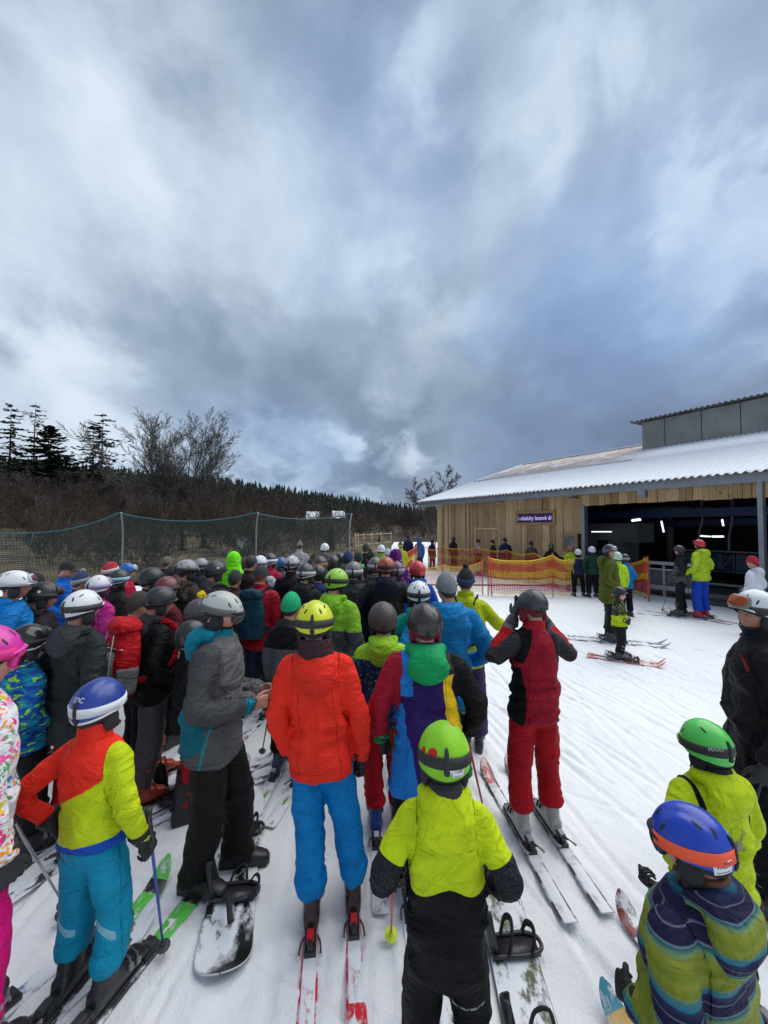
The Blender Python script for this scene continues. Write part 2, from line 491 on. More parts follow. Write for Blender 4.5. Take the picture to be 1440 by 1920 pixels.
def decal(S, p0, t0, me, scale, off=.0045, px=8.2):
    """lays a flat text/logo mesh (x right seen from outside, y up) on the helmet"""
    V = np.array([v.co[:] for v in me.vertices]) * scale
    P = S(p0 - V[:, 0] * px / math.sin(t0), t0 - V[:, 1] * px * .95, off)
    m2 = me.copy()
    m2.vertices.foreach_set('co', P.ravel()); m2.update()
    return m2

def text_mesh(s, size=1.0, bold=.0, ext=0.0, align='CENTER', name='lettering'):
    cu = bpy.data.curves.new('txt', 'FONT'); cu.body = s; cu.size = size; cu.align_x = align; cu.align_y = 'CENTER'
    cu.offset = bold; cu.extrude = ext; cu.resolution_u = 3
    o = bpy.data.objects.new('txt', cu); COL.objects.link(o)
    dg = bpy.context.evaluated_depsgraph_get()
    me = bpy.data.meshes.new_from_object(o.evaluated_get(dg)); me.name = name
    me.materials.clear()
    bpy.data.objects.remove(o); bpy.data.curves.remove(cu)
    return me

HS = {'std': helmet_surf(ridge=.015, crest=.026), 'round': helmet_surf(.118, .134, .140, .148, ridge=.0, crest=.006), 'long': helmet_surf(.112, .138, .154, .135, egg=-.06, ridge=.03, crest=.022)}
HPROTO = {}
HPARAM = {'std': (R(68), R(93), R(112)), 'round': (R(70), R(100), R(118)), 'long': (R(72), R(88), R(104))}
def hmesh(kind, what):
    key = (kind, what)
    if key in HPROTO: return HPROTO[key]
    S = HS[kind]; f, s, b = HPARAM[kind]; mb = MB()
    if what == 'shell': mb.add(*shell(S, f, s, b))
    elif what == 'liner':                       # dark padding that shows under the rim, at the nape and over the ears
        mb.add(*shell(S, f + .10, s + .22, b + .26, off=-.011, th=.008, nf=40, nt=12))
        for q in (-1, 1): mb.ell((q * .082, .002, -.058), (.024, .046, .056), 16, 10)
    elif what == 'strap':
        ph = np.linspace(R(38), R(322), 44)
        c = np.cos(ph)
        mb.add(*ribbon(S, ph, R(82) - R(9) * c, .036))
    elif what == 'clip':
        mb.add(*patch(S, math.pi, R(86), .020, .085, off=.006, th=.005)); mb.add(*patch(S, math.pi, R(104), .028, .02, off=.007, th=.006))
    elif what == 'vents':
        for p, t, w, h, r in ((28, 38, .011, .038, .3), (-28, 38, .011, .038, -.3), (62, 55, .010, .034, .6), (-62, 55, .010, .034, -.6), (130, 44, .011, .036, -.5), (-130, 44, .011, .036, .5), (10, 56, .009, .022, 0), (-10, 56, .009, .022, 0)):
            mb.add(*patch(S, R(p), R(t), w, h, rot=r, off=.0004, th=.0015, n=10))
    elif what == 'brim':
        ph = np.linspace(R(-52), R(52), 22); ed = edge_theta(ph, f, s, b)
        rr = [S(ph, ed - .05, .001), S(ph, ed + .03, .016 * np.cos(ph * 1.5)), S(ph, ed + .05, .014 * np.cos(ph * 1.5)), S(ph, ed + .0, -.004)]
        n_ = len(ph); V = np.concatenate(rr); mb.add(V, [(a * n_ + j, b2 * n_ + j, b2 * n_ + j + 1, a * n_ + j + 1) for a, b2 in ((0, 1), (1, 2), (2, 3), (3, 0)) for j in range(n_ - 1)] + [(0, 3 * n_, 2 * n_, n_), (n_ - 1, 2 * n_ - 1, 3 * n_ - 1, 4 * n_ - 1)])
    elif what == 'dial':
        mb.add(*patch(S, math.pi, b - R(4), .030, .026, off=.004, th=.008, n=14, e=2)); mb.add(*patch(S, math.pi, b + R(4), .085, .012, off=-.004, th=.006, n=14))
    elif what == 'badge':
        for q in (-1, 1): mb.add(*patch(S, q * R(112), R(70), .026, .026, rot=.6, off=.001, th=.002, n=10, e=1.6))
    elif what == 'backvents':
        for p in (-34, -20, 20, 34): mb.add(*patch(S, math.pi + R(p), R(97), .008, .020, rot=.1, off=.0006, th=.0015, n=8))
        for p in (-26, 26): mb.add(*patch(S, math.pi + R(p), R(58), .012, .034, rot=-.3 * (1 if p > 0 else -1), off=.0006, th=.0015, n=10))
    elif what == 'rim':
        ph = np.linspace(0, 2 * math.pi, 57)
        mb.add(*ribbon(S, ph, edge_theta(ph, f, s, b) - .012, .010, -.001, .0035))
    elif what == 'buckle':
        for q in (-1, 1):
            mb.tube([(q * .10, .02, -.06), (q * .085, .05, -.10), (q * .045, .065, -.125), (0, .068, -.132)], .0055, 6, flat=.4)
    elif what.startswith('goggle'):
        t0 = R(92) if 'face' in what else R(56)
        lens = 'lens' in what
        w, h = (.148, .058) if lens else (.176, .088)
        o_ = -.006 if 'face' in what else .012
        mb.add(*patch(S, 0.0, t0, w, h, off=o_ + (.0135 if lens else 0), th=.004 if lens else .026, n=36, e=3.4, px=7.6, bul=.003 if lens else .0))
    HPROTO[key] = mb.mesh('helmet_' + what)
    return HPROTO[key]

def head_mesh(lod=1):
    if ('head', lod) in HPROTO: return HPROTO['head', lod]
    nu, nv = (72, 56) if lod else (28, 22)
    V, F = ellipsoid((0, 0, 0), (1, 1, 1), nu, nv)
    d = V / np.linalg.norm(V, axis=1)[:, None]
    x, y, z = d[:, 0], d[:, 1], d[:, 2]
    P = d * np.array([.077, .097, .122])
    P[:, 2] -= .012
    low = np.clip(-z, 0, 1)
    P[:, 0] *= 1 - .34 * low ** 1.3
    P[:, 1] = np.where(y < 0, P[:, 1] * (1 - .45 * low ** 1.2), P[:, 1] * (1 - .10 * low ** 2))
    P[:, 1] += np.where(y > 0, .012 * low * y, 0)
    fr = np.clip(y, 0, 1) ** .5 * (y > 0)
    g = lambda cx, cz, sx, sz: np.exp(-((P0[:, 0] - cx) / sx) ** 2 - ((P0[:, 2] - cz) / sz) ** 2) * fr
    P0 = P.copy(); dy = np.zeros(len(P))
    dy += .020 * g(0, -.028, .010, .016) + .012 * g(0, -.010, .007, .022) + .007 * g(.011, -.036, .006, .007) + .007 * g(-.011, -.036, .006, .007)
    dy += .006 * (g(.03, .020, .020, .009) + g(-.03, .020, .020, .009))            # brow
    dy -= .011 * (g(.031, .000, .014, .011) + g(-.031, .000, .014, .011))           # sockets
    dy += .006 * g(0, -.061, .019, .0055) + .006 * g(0, -.074, .016, .006) - .005 * g(0, -.0675, .022, .0025)   # lips
    dy -= .004 * g(0, -.086, .018, .006); dy += .010 * g(0, -.104, .022, .013)      # chin
    dy += .005 * (g(.045, -.028, .016, .020) + g(-.045, -.028, .016, .020))         # cheeks
    P[:, 1] += dy
    lips = .9 - np.sqrt((P0[:, 0] / .024) ** 2 + ((P0[:, 2] + .0675) / .0125) ** 2); lips = np.where(y > 0, lips, -1)
    brow = .9 - np.minimum(np.sqrt(((P0[:, 0] - .032) / .019) ** 2 + ((P0[:, 2] - .0215) / .0045) ** 2), np.sqrt(((P0[:, 0] + .032) / .019) ** 2 + ((P0[:, 2] - .0215) / .0045) ** 2)); brow = np.where(y > 0, brow, -1)
    mb = MB(); mb.add(P, F)
    n0 = len(P)
    for q in (-1, 1):                                    # ears
        mb.ell((q * .078, -.008, -.012), (.010, .020, .032), 12, 8)
    # neck and upper chest, one surface with the head after the voxel join
    rings = [sring(-.20, .045, .045, 0, -.02, 24), sring(-.17, .052, .054, 0, -.026, 24), sring(-.12, .054, .060, 0, -.022, 24), sring(-.05, .050, .058, 0, -.02, 24)]
    mb.add(*loft(rings))
    me = mb.mesh('head')
    o = link('head_source', me)
    o.modifiers.new('r', 'REMESH'); m = o.modifiers[0]; m.mode = 'VOXEL'; m.voxel_size = .0042 if lod else .011; m.use_smooth_shade = True
    s = o.modifiers.new('s', 'SMOOTH'); s.iterations = 2 if lod else 1
    dg = bpy.context.evaluated_depsgraph_get()
    r = bpy.data.meshes.new_from_object(o.evaluated_get(dg)); r.name = 'person_body'
    n = len(r.vertices); co = np.empty(n * 3); r.vertices.foreach_get('co', co); co = co.reshape(-1, 3)
    f = co[:, 1] > .03
    lp = np.where(f, .95 - np.sqrt((co[:, 0] / .023) ** 2 + ((co[:, 2] + .068) / .011) ** 2), -1)
    bw = np.where(f, .95 - np.minimum(np.hypot((co[:, 0] - .032) / .019, (co[:, 2] - .020) / .0045), np.hypot((co[:, 0] + .032) / .019, (co[:, 2] - .020) / .0045)), -1)
    for k, a in (('lips', lp), ('brow', bw)):
        at = r.attributes.new(k, 'FLOAT', 'POINT'); at.data.foreach_set('value', a.astype(np.float32))
    r.polygons.foreach_set('use_smooth', [True] * len(r.polygons))
    bpy.data.objects.remove(o); bpy.data.meshes.remove(me)
    HPROTO['head', lod] = r
    return r

def skin_mat(tone=(.52, .27, .18)):
    key = ('skin', tone)
    if key in FAB: return FAB[key]
    m = bpy.data.materials.new('skin'); m.use_nodes = True; t = m.node_tree; b = t.nodes['Principled BSDF']
    tc = nd(t, 'ShaderNodeTexCoord'); n = nd(t, 'ShaderNodeTexNoise', i={0: tc.outputs['Object'], 'Scale': 30.0, 'Detail': 4.0})
    c = mixc(t, maprange(t, n.outputs[0], .35, .7), tone, tuple(x * f for x, f in zip(tone, (1.05, .82, .8))))
    a1 = nd(t, 'ShaderNodeAttribute', attribute_name='lips'); a2 = nd(t, 'ShaderNodeAttribute', attribute_name='brow')
    c = mixc(t, maprange(t, a1.outputs['Fac'], -.1, .5, 0, .75), c, (.33, .10, .085))
    c = mixc(t, maprange(t, a2.outputs['Fac'], -.2, .4, 0, .85), c, (.05, .03, .02))
    t.links.new(c, b.inputs['Base Color']); b.inputs['Roughness'].default_value = .5
    b.inputs['Subsurface Weight'].default_value = .15; b.inputs['Subsurface Radius'].default_value = (.01, .004, .002)
    bp = nd(t, 'ShaderNodeBump', i={'Height': nd(t, 'ShaderNodeTexNoise', i={0: tc.outputs['Object'], 'Scale': 220.0}).outputs[0], 'Strength': .1, 'Distance': .002})
    t.links.new(bp.outputs[0], b.inputs['Normal'])
    FAB[key] = m
    return m

def hand_mesh(kind):
    """right hand hanging along -Z from the wrist at the origin, palm towards -X, thumb towards +Y"""
    if ('hand', kind) in HPROTO: return HPROTO['hand', kind]
    mb = MB(); glove = kind != 'bare'
    g = 1.28 if glove else 1.0
    curl = {'grip': (62, 78, 50), 'relax': (24, 30, 20), 'bare': (48, 58, 35), 'open': (8, 12, 8)}[kind]
    # palm
    rings = []
    for z, rx, ry, cy in ((.03, .030, .033, 0), (-.0, .021, .031, 0), (-.04, .019, .040, 0), (-.085, .016, .043, 0), (-.097, .012, .040, 0)):
        rings.append(sring(z, rx * g, ry * g * .98, 0, cy, 16))
    mb.add(*loft(rings))
    for i, (y, ln, r) in enumerate(((.030, .072, .0088), (.010, .080, .0092), (-.011, .074, .0088), (-.031, .058, .0078))):
        a = 0; p = np.array([0, y * g, -.086]); pts = [p + (0, 0, .03), p]; rs = [r * g, r * g]
        for c, f in zip(curl, (.42, .32, .26)):
            a += R(c + (i * 3 if kind != 'grip' else 0)); p = p + np.array([-math.sin(a), (y > 0) * .04 - .02, -math.cos(a)]) * ln * f * (1.1 if glove else 1); pts.append(p); rs.append(r * g * (1 - .08 * len(rs)))
        mb.tube(pts, rs, 10)
        mb.ell(pts[-1], (rs[-1],) * 3, 8, 6)
    th = [(0, .020, -.02), (-.008, .045 * g, -.050), (-.026, .054 * g, -.075), (-.040, .046 * g, -.095)] if kind == 'grip' else [(0, .020, -.02), (-.006, .046 * g, -.048), (-.012, .058 * g, -.078), (-.016, .060 * g, -.103)]
    mb.tube(th, [.015 * g, .012 * g, .0105 * g, .008 * g], 10); mb.ell(th[-1], (.0082 * g,) * 3, 8, 6)
    if glove: mb.add(*loft([sring(.075, .050, .054, 0, 0, 18), sring(.07, .054, .058, 0, 0, 18), sring(.02, .044, .048, 0, 0, 18), sring(-.005, .034, .040, 0, 0, 18)]))
    me = mb.mesh('glove' if glove else 'hand')
    o = link('hand_source', me)
    m = o.modifiers.new('r', 'REMESH'); m.mode = 'VOXEL'; m.voxel_size = .0042; m.use_smooth_shade = True
    s = o.modifiers.new('s', 'SMOOTH'); s.iterations = 2
    r = bpy.data.meshes.new_from_object(o.evaluated_get(bpy.context.evaluated_depsgraph_get())); r.name = 'glove' if glove else 'hand'
    r.polygons.foreach_set('use_smooth', [True] * len(r.polygons))
    bpy.data.objects.remove(o); bpy.data.meshes.remove(me)
    HPROTO['hand', kind] = r
    return r

def boot_mesh(kind):
    """sole on z=0, ankle over the origin, toe to +Y"""
    if ('boot', kind) in HPROTO: return HPROTO['boot', kind]
    mb = MB()
    if kind == 'ski':
        R_ = []
        for y, w, h in ((-.095, .030, .055), (-.085, .042, .075), (-.04, .046, .10), (.03, .048, .115), (.09, .052, .095), (.14, .052, .075), (.185, .045, .060), (.205, .030, .045)):
            a = np.arange(20) / 20 * 2 * math.pi
            R_.append(np.stack([w * np.sign(np.cos(a)) * np.abs(np.cos(a)) ** .7, np.full(20, y), .012 + h / 2 + h / 2 * np.sign(np.sin(a)) * np.abs(np.sin(a)) ** .7], 1))
        mb.add(*loft(R_))
        mb.add(*loft([sring(z, rx, ry, 0, cy, 20) for z, rx, ry, cy in ((.05, .045, .075, -.01), (.12, .047, .072, -.005), (.18, .052, .072, .010), (.25, .058, .076, .030), (.31, .060, .078, .045), (.32, .050, .066, .047))]))
        mb.box((0, .200, .017), (.066, .05, .03)); mb.box((0, -.09, .017), (.066, .06, .03)); mb.box((0, .05, .010), (.07, .22, .018))
    else:
        R_ = []
        for y, w, h in ((-.12, .030, .06), (-.11, .045, .09), (-.04, .050, .13), (.04, .052, .13), (.10, .056, .10), (.15, .054, .085), (.19, .042, .07), (.205, .025, .05)):
            a = np.arange(20) / 20 * 2 * math.pi
            R_.append(np.stack([w * np.sign(np.cos(a)) * np.abs(np.cos(a)) ** .75, np.full(20, y), h / 2 + h / 2 * np.sign(np.sin(a)) * np.abs(np.sin(a)) ** .75], 1))
        mb.add(*loft(R_))
        mb.add(*loft([sring(z, rx, ry, 0, cy, 20) for z, rx, ry, cy in ((.05, .050, .085, -.02), (.15, .055, .078, -.012), (.25, .062, .078, 0), (.31, .066, .080, .008))]))
        mb.box((0, .04, .008), (.10, .30, .016))
    me = mb.mesh('boot')
    o = link('boot_source', me)
    m = o.modifiers.new('r', 'REMESH'); m.mode = 'VOXEL'; m.voxel_size = .0075; m.use_smooth_shade = True
    s = o.modifiers.new('s', 'SMOOTH'); s.iterations = 2
    r = bpy.data.meshes.new_from_object(o.evaluated_get(bpy.context.evaluated_depsgraph_get())); r.name = 'boot'
    r.polygons.foreach_set('use_smooth', [True] * len(r.polygons))
    bpy.data.objects.remove(o); bpy.data.meshes.remove(me)
    HPROTO['boot', kind] = r
    b = MB()
    if kind == 'ski':
        for y, z, w, tl in ((.075, .105, .055, .35), (.12, .092, .056, .5)):
            b.tube([(-w, y, z - .03), (-w * .8, y + .002, z + .006), (0, y + .006, z + .018), (w * .8, y + .002, z + .006), (w, y, z - .03)], .009, 6, flat=.35, up=(0, 1, 0))
            b.box((w + .003, y, z - .03), (.012, .022, .03))
        for z, cy in ((.20, .018), (.265, .036)):
            b.tube([(-.058, cy, z), (-.045, cy + .062, z - .006), (0, cy + .082, z - .008), (.045, cy + .062, z - .006), (.058, cy, z)], .011, 6, flat=.35, up=(0, 0, 1))
            b.box((.061, cy + .02, z), (.014, .035, .022))
    else:
        for y, z in ((.06, .13), (.10, .10)):
            b.tube([(-.045, y, z - .02), (0, y + .01, z + .012), (.045, y, z - .02)], .006, 5)
    HPROTO['buckle', kind] = b.mesh('buckle', smooth=False)
    return r

# ------------------------------------------------------------------ skis, boards, poles, packs
def snowy(base, cover=.45, rough=.35, scale=9.0, stripes=None, seed=0.0, nose=False, bare=()):
    """a top sheet with snow stuck to it"""
    key = ('snowy', base, cover, scale, seed, repr(stripes), repr(bare))
    if key in FAB: return FAB[key]
    m = bpy.data.materials.new('top_sheet'); m.use_nodes = True; t = m.node_tree; b = t.nodes['Principled BSDF']
    tc = nd(t, 'ShaderNodeTexCoord'); sp = nd(t, 'ShaderNodeSeparateXYZ', i={0: tc.outputs['Object']})
    c = (*base, 1)
    if stripes:
        for (ax, lo, hi, col) in stripes:
            s = sp.outputs[ax]
            f = mth(t, 'MULTIPLY', mth(t, 'GREATER_THAN', s, lo), mth(t, 'LESS_THAN', s, hi))
            c = mixc(t, f, c, col)
    mp = nd(t, 'ShaderNodeMapping', i={0: tc.outputs['Object']}); mp.inputs['Location'].default_value = (seed * 3.1, seed * 7.7, 0); mp.inputs['Scale'].default_value = (1.6, .8, 1)
    n = nd(t, 'ShaderNodeTexNoise', i={0: mp.outputs[0], 'Scale': scale, 'Detail': 8.0, 'Roughness': .68})
    f = maprange(t, n.outputs[0], .62 - cover * .42, .70 - cover * .42)
    for ax, lo, hi in bare:
        ins = mth(t, 'MULTIPLY', mth(t, 'GREATER_THAN', sp.outputs[ax], lo), mth(t, 'LESS_THAN', sp.outputs[ax], hi))
        f = mth(t, 'MULTIPLY', f, mth(t, 'SUBTRACT', 1.0, mth(t, 'MULTIPLY', ins, maprange(t, n.outputs[0], .48, .56, 1.0, .25))))
    if nose:
        ds = mth(t, 'ADD', mth(t, 'MULTIPLY', sp.outputs[0], 1.3), mth(t, 'MULTIPLY_ADD', n.outputs[0], -.6, .30))
        f = mth(t, 'MULTIPLY', f, maprange(t, mth(t, 'SUBTRACT', sp.outputs[1], ds), -.72, -.58, 0, 1))
    c = mixc(t, f, c, (.78, .81, .86))
    if isinstance(c, bpy.types.NodeSocket): t.links.new(c, b.inputs['Base Color'])
    t.links.new(maprange(t, f, 0, 1, rough, .8), b.inputs['Roughness'])
    bp = nd(t, 'ShaderNodeBump', i={'Height': mth(t, 'MULTIPLY', f, n.outputs[0]), 'Strength': .6, 'Distance': .012}); t.links.new(bp.outputs[0], b.inputs['Normal'])
    FAB[key] = m
    return m

SKI = {}
def ski_mesh(Lg):
    k = round(Lg, 2)
    if k in SKI: return SKI[k]
    y0, y1 = -.44 * Lg, .56 * Lg
    rings = []
    for s in np.concatenate([np.linspace(0, .06, 4), np.linspace(.1, .85, 14), np.linspace(.88, 1, 9)]):
        y = y0 + (y1 - y0) * s
        w = .040 + .014 * (2 * s - .9) ** 2 + .006 * s
        if s > .90: w *= math.sqrt(max(.02, 1 - ((s - .90) / .10) ** 2)) * .98 + .02
        if s < .03: w *= .82 + .18 * s / .03
        z = .004 + (.10 * ((s - .87) / .13) ** 2 if s > .87 else 0) + (.012 * ((.04 - s) / .04) ** 2 if s < .04 else 0)
        h = .007 + .009 * math.exp(-((s - .44) / .22) ** 2)
        rings.append(np.array([(-w, y, z), (w, y, z), (w, y, z + h * .5), (w * .86, y, z + h), (-w * .86, y, z + h), (-w, y, z + h * .5)]))
    mb = MB(); mb.add(*loft(rings))
    me = mb.mesh('ski'); me.set_sharp_from_angle(angle=R(40))
    h = MB()                                             # heel piece
    h.box((0, -.135, .030), (.062, .11, .026), 0); h.box((0, -.125, .060), (.050, .06, .05), 0); h.box((0, -.150, .092), (.034, .055, .022), 1, 0)
    h.box((0, -.175, .075), (.026, .025, .05), 0); h.tube([(0, -.165, .085), (0, -.215, .105), (0, -.235, .108)], [.013, .011, .009], 8, 0, flat=.5)
    for q in (-1, 1): h.tube([(q * .036, -.09, .034), (q * .050, -.12, .036), (q * .056, -.19, .056), (q * .056, -.235, .070)], [.0055, .0055, .0055, .009], 6, 2)
    f = MB()
    f.box((0, .235, .030), (.062, .10, .024), 0); f.box((0, .245, .052), (.050, .055, .03), 0); f.box((0, .228, .062), (.066, .024, .018), 1)
    f.tube([(-.022, .20, .05), (-.030, .225, .06), (0, .255, .068), (.030, .225, .06), (.022, .20, .05)], .008, 6, 0)
    p = MB(); p.box((0, .05, .027), (.060, .26, .012), 0)
    SKI[k] = (me, h.mesh('heel_binding', smooth=False), f.mesh('toe_binding', smooth=False), p.mesh('binding_plate', smooth=False))
    for x in SKI[k][1:]:
        for _ in range(3): x.materials.append(None)
    me.materials.append(None)
    return SKI[k]

def ski(loc, yaw, Lg, mat, acc, label, group='skis on the snow', bind=(.03, .03, .035)):
    me, h, f, p = ski_mesh(Lg)
    o = link('ski', me, None, loc, [mat]); o.rotation_euler = (0, 0, yaw)
    tag(o, label, 'ski', group)
    dark = pr('binding_black', (.03, .03, .035), .4); m2 = pr('binding%s' % repr(acc), acc, .35); st = pr('steel', (.5, .5, .52), .3, 1.0)
    link('heel_binding', h, o, None, [dark, m2, st]); link('toe_binding', f, o, None, [dark, m2, st]); link('binding_plate', p, o, None, [dark])
    return o

def ski_pole(top, tip, shaft, basket, label, group='ski poles', grip=(.02, .02, .022)):
    top, tip = Vector(top), Vector(tip); v = tip - top; ln = v.length
    o = bpy.data.objects.new('ski_pole', None); COL.objects.link(o); o.location = tip
    q = v.to_track_quat('-Z', 'Y'); o.rotation_mode = 'QUATERNION'; o.rotation_quaternion = q
    tag(o, label, 'ski pole', group)
    a = MB(); a.tube([(0, 0, .05), (0, 0, ln * .5), (0, 0, ln)], [.0055, .0072, .008], 8); a.build('shaft', shaft, o)
    a = MB(); a.tube([(0, 0, ln - .02), (0, 0, ln + .03), (0, 0, ln + .09), (0, .004, ln + .125)], [.012, .0145, .014, .017], 10); a.ell((0, .006, ln + .13), (.02, .022, .012), 10, 6); a.build('grip', pr('grip%s' % repr(grip), grip, .6), o)
    a = MB(); a.tube([(0, 0, .06), (0, 0, .066), (0, 0, .072)], [.034, .036, .012], 12); a.tube([(0, 0, .055), (0, 0, .10)], [.011, .010], 8); a.build('basket', basket, o, smooth=False)
    a = MB(); a.tube([(0, 0, 0), (0, 0, .055)], [.003, .006], 6); a.build('pole_tip', pr('steel', (.5, .5, .52), .3, 1.0), o)
    a = MB(); a.tube(cat([(0, 0, ln + .12), (.03, -.05, ln + .10), (.06, -.085, ln + .03), (.03, -.06, ln - .01), (0, -.01, ln + .10)], 4), .005, 5, flat=.4); a.build('wrist_strap', pr('strap_black', (.02, .02, .022), .7), o)
    return o

def snowboard(loc, yaw, Lg, wid, label, top, side=(.02, .02, .02), b_open=-1, straps=True):
    o = empty('snowboard', loc, yaw, label, 'snowboard', 'snowboards on the snow')
    rings = []
    for s in np.concatenate([np.linspace(0, .13, 12) ** 1.5 / .13 ** .5, np.linspace(.18, .82, 12), 1 - (np.linspace(0, .13, 12) ** 1.5 / .13 ** .5)[::-1]]):
        y = -Lg / 2 + Lg * s; e = min(s, 1 - s)
        w = wid / 2 * (.90 + .10 * (2 * s - 1) ** 2)
        if e < .13: w *= (1 - ((.13 - e) / .13) ** 2.4) ** .5 * .985 + .015
        z = .006 + (.055 * ((.13 - e) / .13) ** 2 if e < .13 else 0)
        rings.append(np.array([(-w, y, z - .005), (w, y, z - .005), (w, y, z + .004), (w * .97, y, z + .008), (0, y, z + .0085), (-w * .97, y, z + .008), (-w, y, z + .004)]))
    mb = MB(); mb.add(*loft(rings)); me = mb.mesh('deck', [top]); me.set_sharp_from_angle(angle=R(40)); link('deck', me, o)
    a = MB()
    ed = [tuple((r[1] + r[2]) / 2) for r in rings]; a.tube(ed, .0045, 5); a.tube([(-x, y, z) for x, y, z in ed], .0045, 5); a.build('edge', pr('edge%s' % repr(side), side, .35), o)
    blk = pr('binding_black', (.03, .03, .035), .4); rub = pr('strap_black', (.02, .02, .022), .7)
    for q, yy in ((-1, -Lg * .17), (1, Lg * .17)):
        bd = empty('binding', (0, yy, .018), R(q * 8 - 90)); bd.parent = o
        a = MB(); a.tube(cat([(-.055, -.12, .02), (-.06, 0, .018), (-.058, .09, .02), (-.03, .15, .018), (.03, .15, .018), (.058, .09, .02), (.06, 0, .018), (.055, -.12, .02)], 3), .011, 8)
        a.box((0, .01, .006), (.11, .25, .012)); a.build('base_plate', blk, bd)
        a = MB()                                         # high back, arched like a shell behind the heel
        rr = []
        for z, w, y in ((.02, .055, -.125), (.08, .062, -.140), (.15, .055, -.155), (.20, .040, -.160), (.215, .02, -.160)):
            aa = np.linspace(-1.25, 1.25, 9); out = np.stack([w * np.sin(aa), y + .05 * (1 - np.cos(aa)) * 1.1, np.full(9, z)], 1); inn = out * np.array([.86, 1, 1]) + np.array([0, .008, 0])
            rr.append(np.concatenate([out, inn[::-1]]))
        a.add(*loft(rr)); a.build('high_back', blk, bd)
        if straps:
            a = MB()
            if q == b_open:
                a.tube(cat([(.06, -.03, .02), (.09, -.01, .09), (.19, .03, .12), (.30, .07, .10)], 4), [.016] * 13, 8, flat=.35, up=(0, 0, 1))
                a.tube(cat([(-.06, -.03, .02), (-.10, .0, .07), (-.09, .06, .10), (-.03, .08, .06)], 4), .009, 7, flat=.5)
                a.tube(cat([(-.055, .09, .02), (-.05, .13, .07), (0, .16, .08), (.05, .15, .05), (.06, .10, .02)], 4), .010, 8, flat=.5)
            else:
                for y2, hgt in ((-.02, .15), (.10, .10)):
                    a.tube(cat([(-.062, y2 - .02, .02), (-.055, y2, hgt * .75), (0, y2 + .015, hgt), (.055, y2, hgt * .75), (.062, y2 - .02, .02)], 4), .015, 8, flat=.4, up=(0, 1, 0))
            a.build('strap', rub, bd)
    return o

# ------------------------------------------------------------------ people
ARMS = {
    'down': ((.075, -.03, -.27), (.065, .05, -.52)),
    'bent': ((.095, -.07, -.265), (-.01, .14, -.36)),
    'wide': ((.16, -.07, -.235), (.10, .14, -.38)),
    'hips': ((.20, -.10, -.22), (.07, .03, -.45)),
    'hipsr': ((.10, -.05, -.27), (.07, .05, -.50)),
    'pole': ((.12, -.05, -.26), (.11, .16, -.40)),
    'phone': ((.085, .00, -.28), (-.06, .25, -.285)),
    'front': ((.08, .02, -.27), (-.07, .22, -.30)),
    'head': ((.185, .03, -.13), (-.045, .10, .145)),
    'out': ((.19, .03, -.17), (.30, .22, -.24)),
    'chest': ((.12, .0, -.24), (-.08, .18, -.12)),
    'pocket': ((.13, -.10, -.25), (.05, .06, -.43)),
}
DET = {0: .0125, 1: .017, 2: .024}
PEOPLE = {}

def segd(P, a, b):
    a, b = np.array(a), np.array(b); ab = b - a
    t = np.clip(((P - a) @ ab) / (ab @ ab), 0, 1)
    return np.linalg.norm(P - (a + t[:, None] * ab), axis=1), t

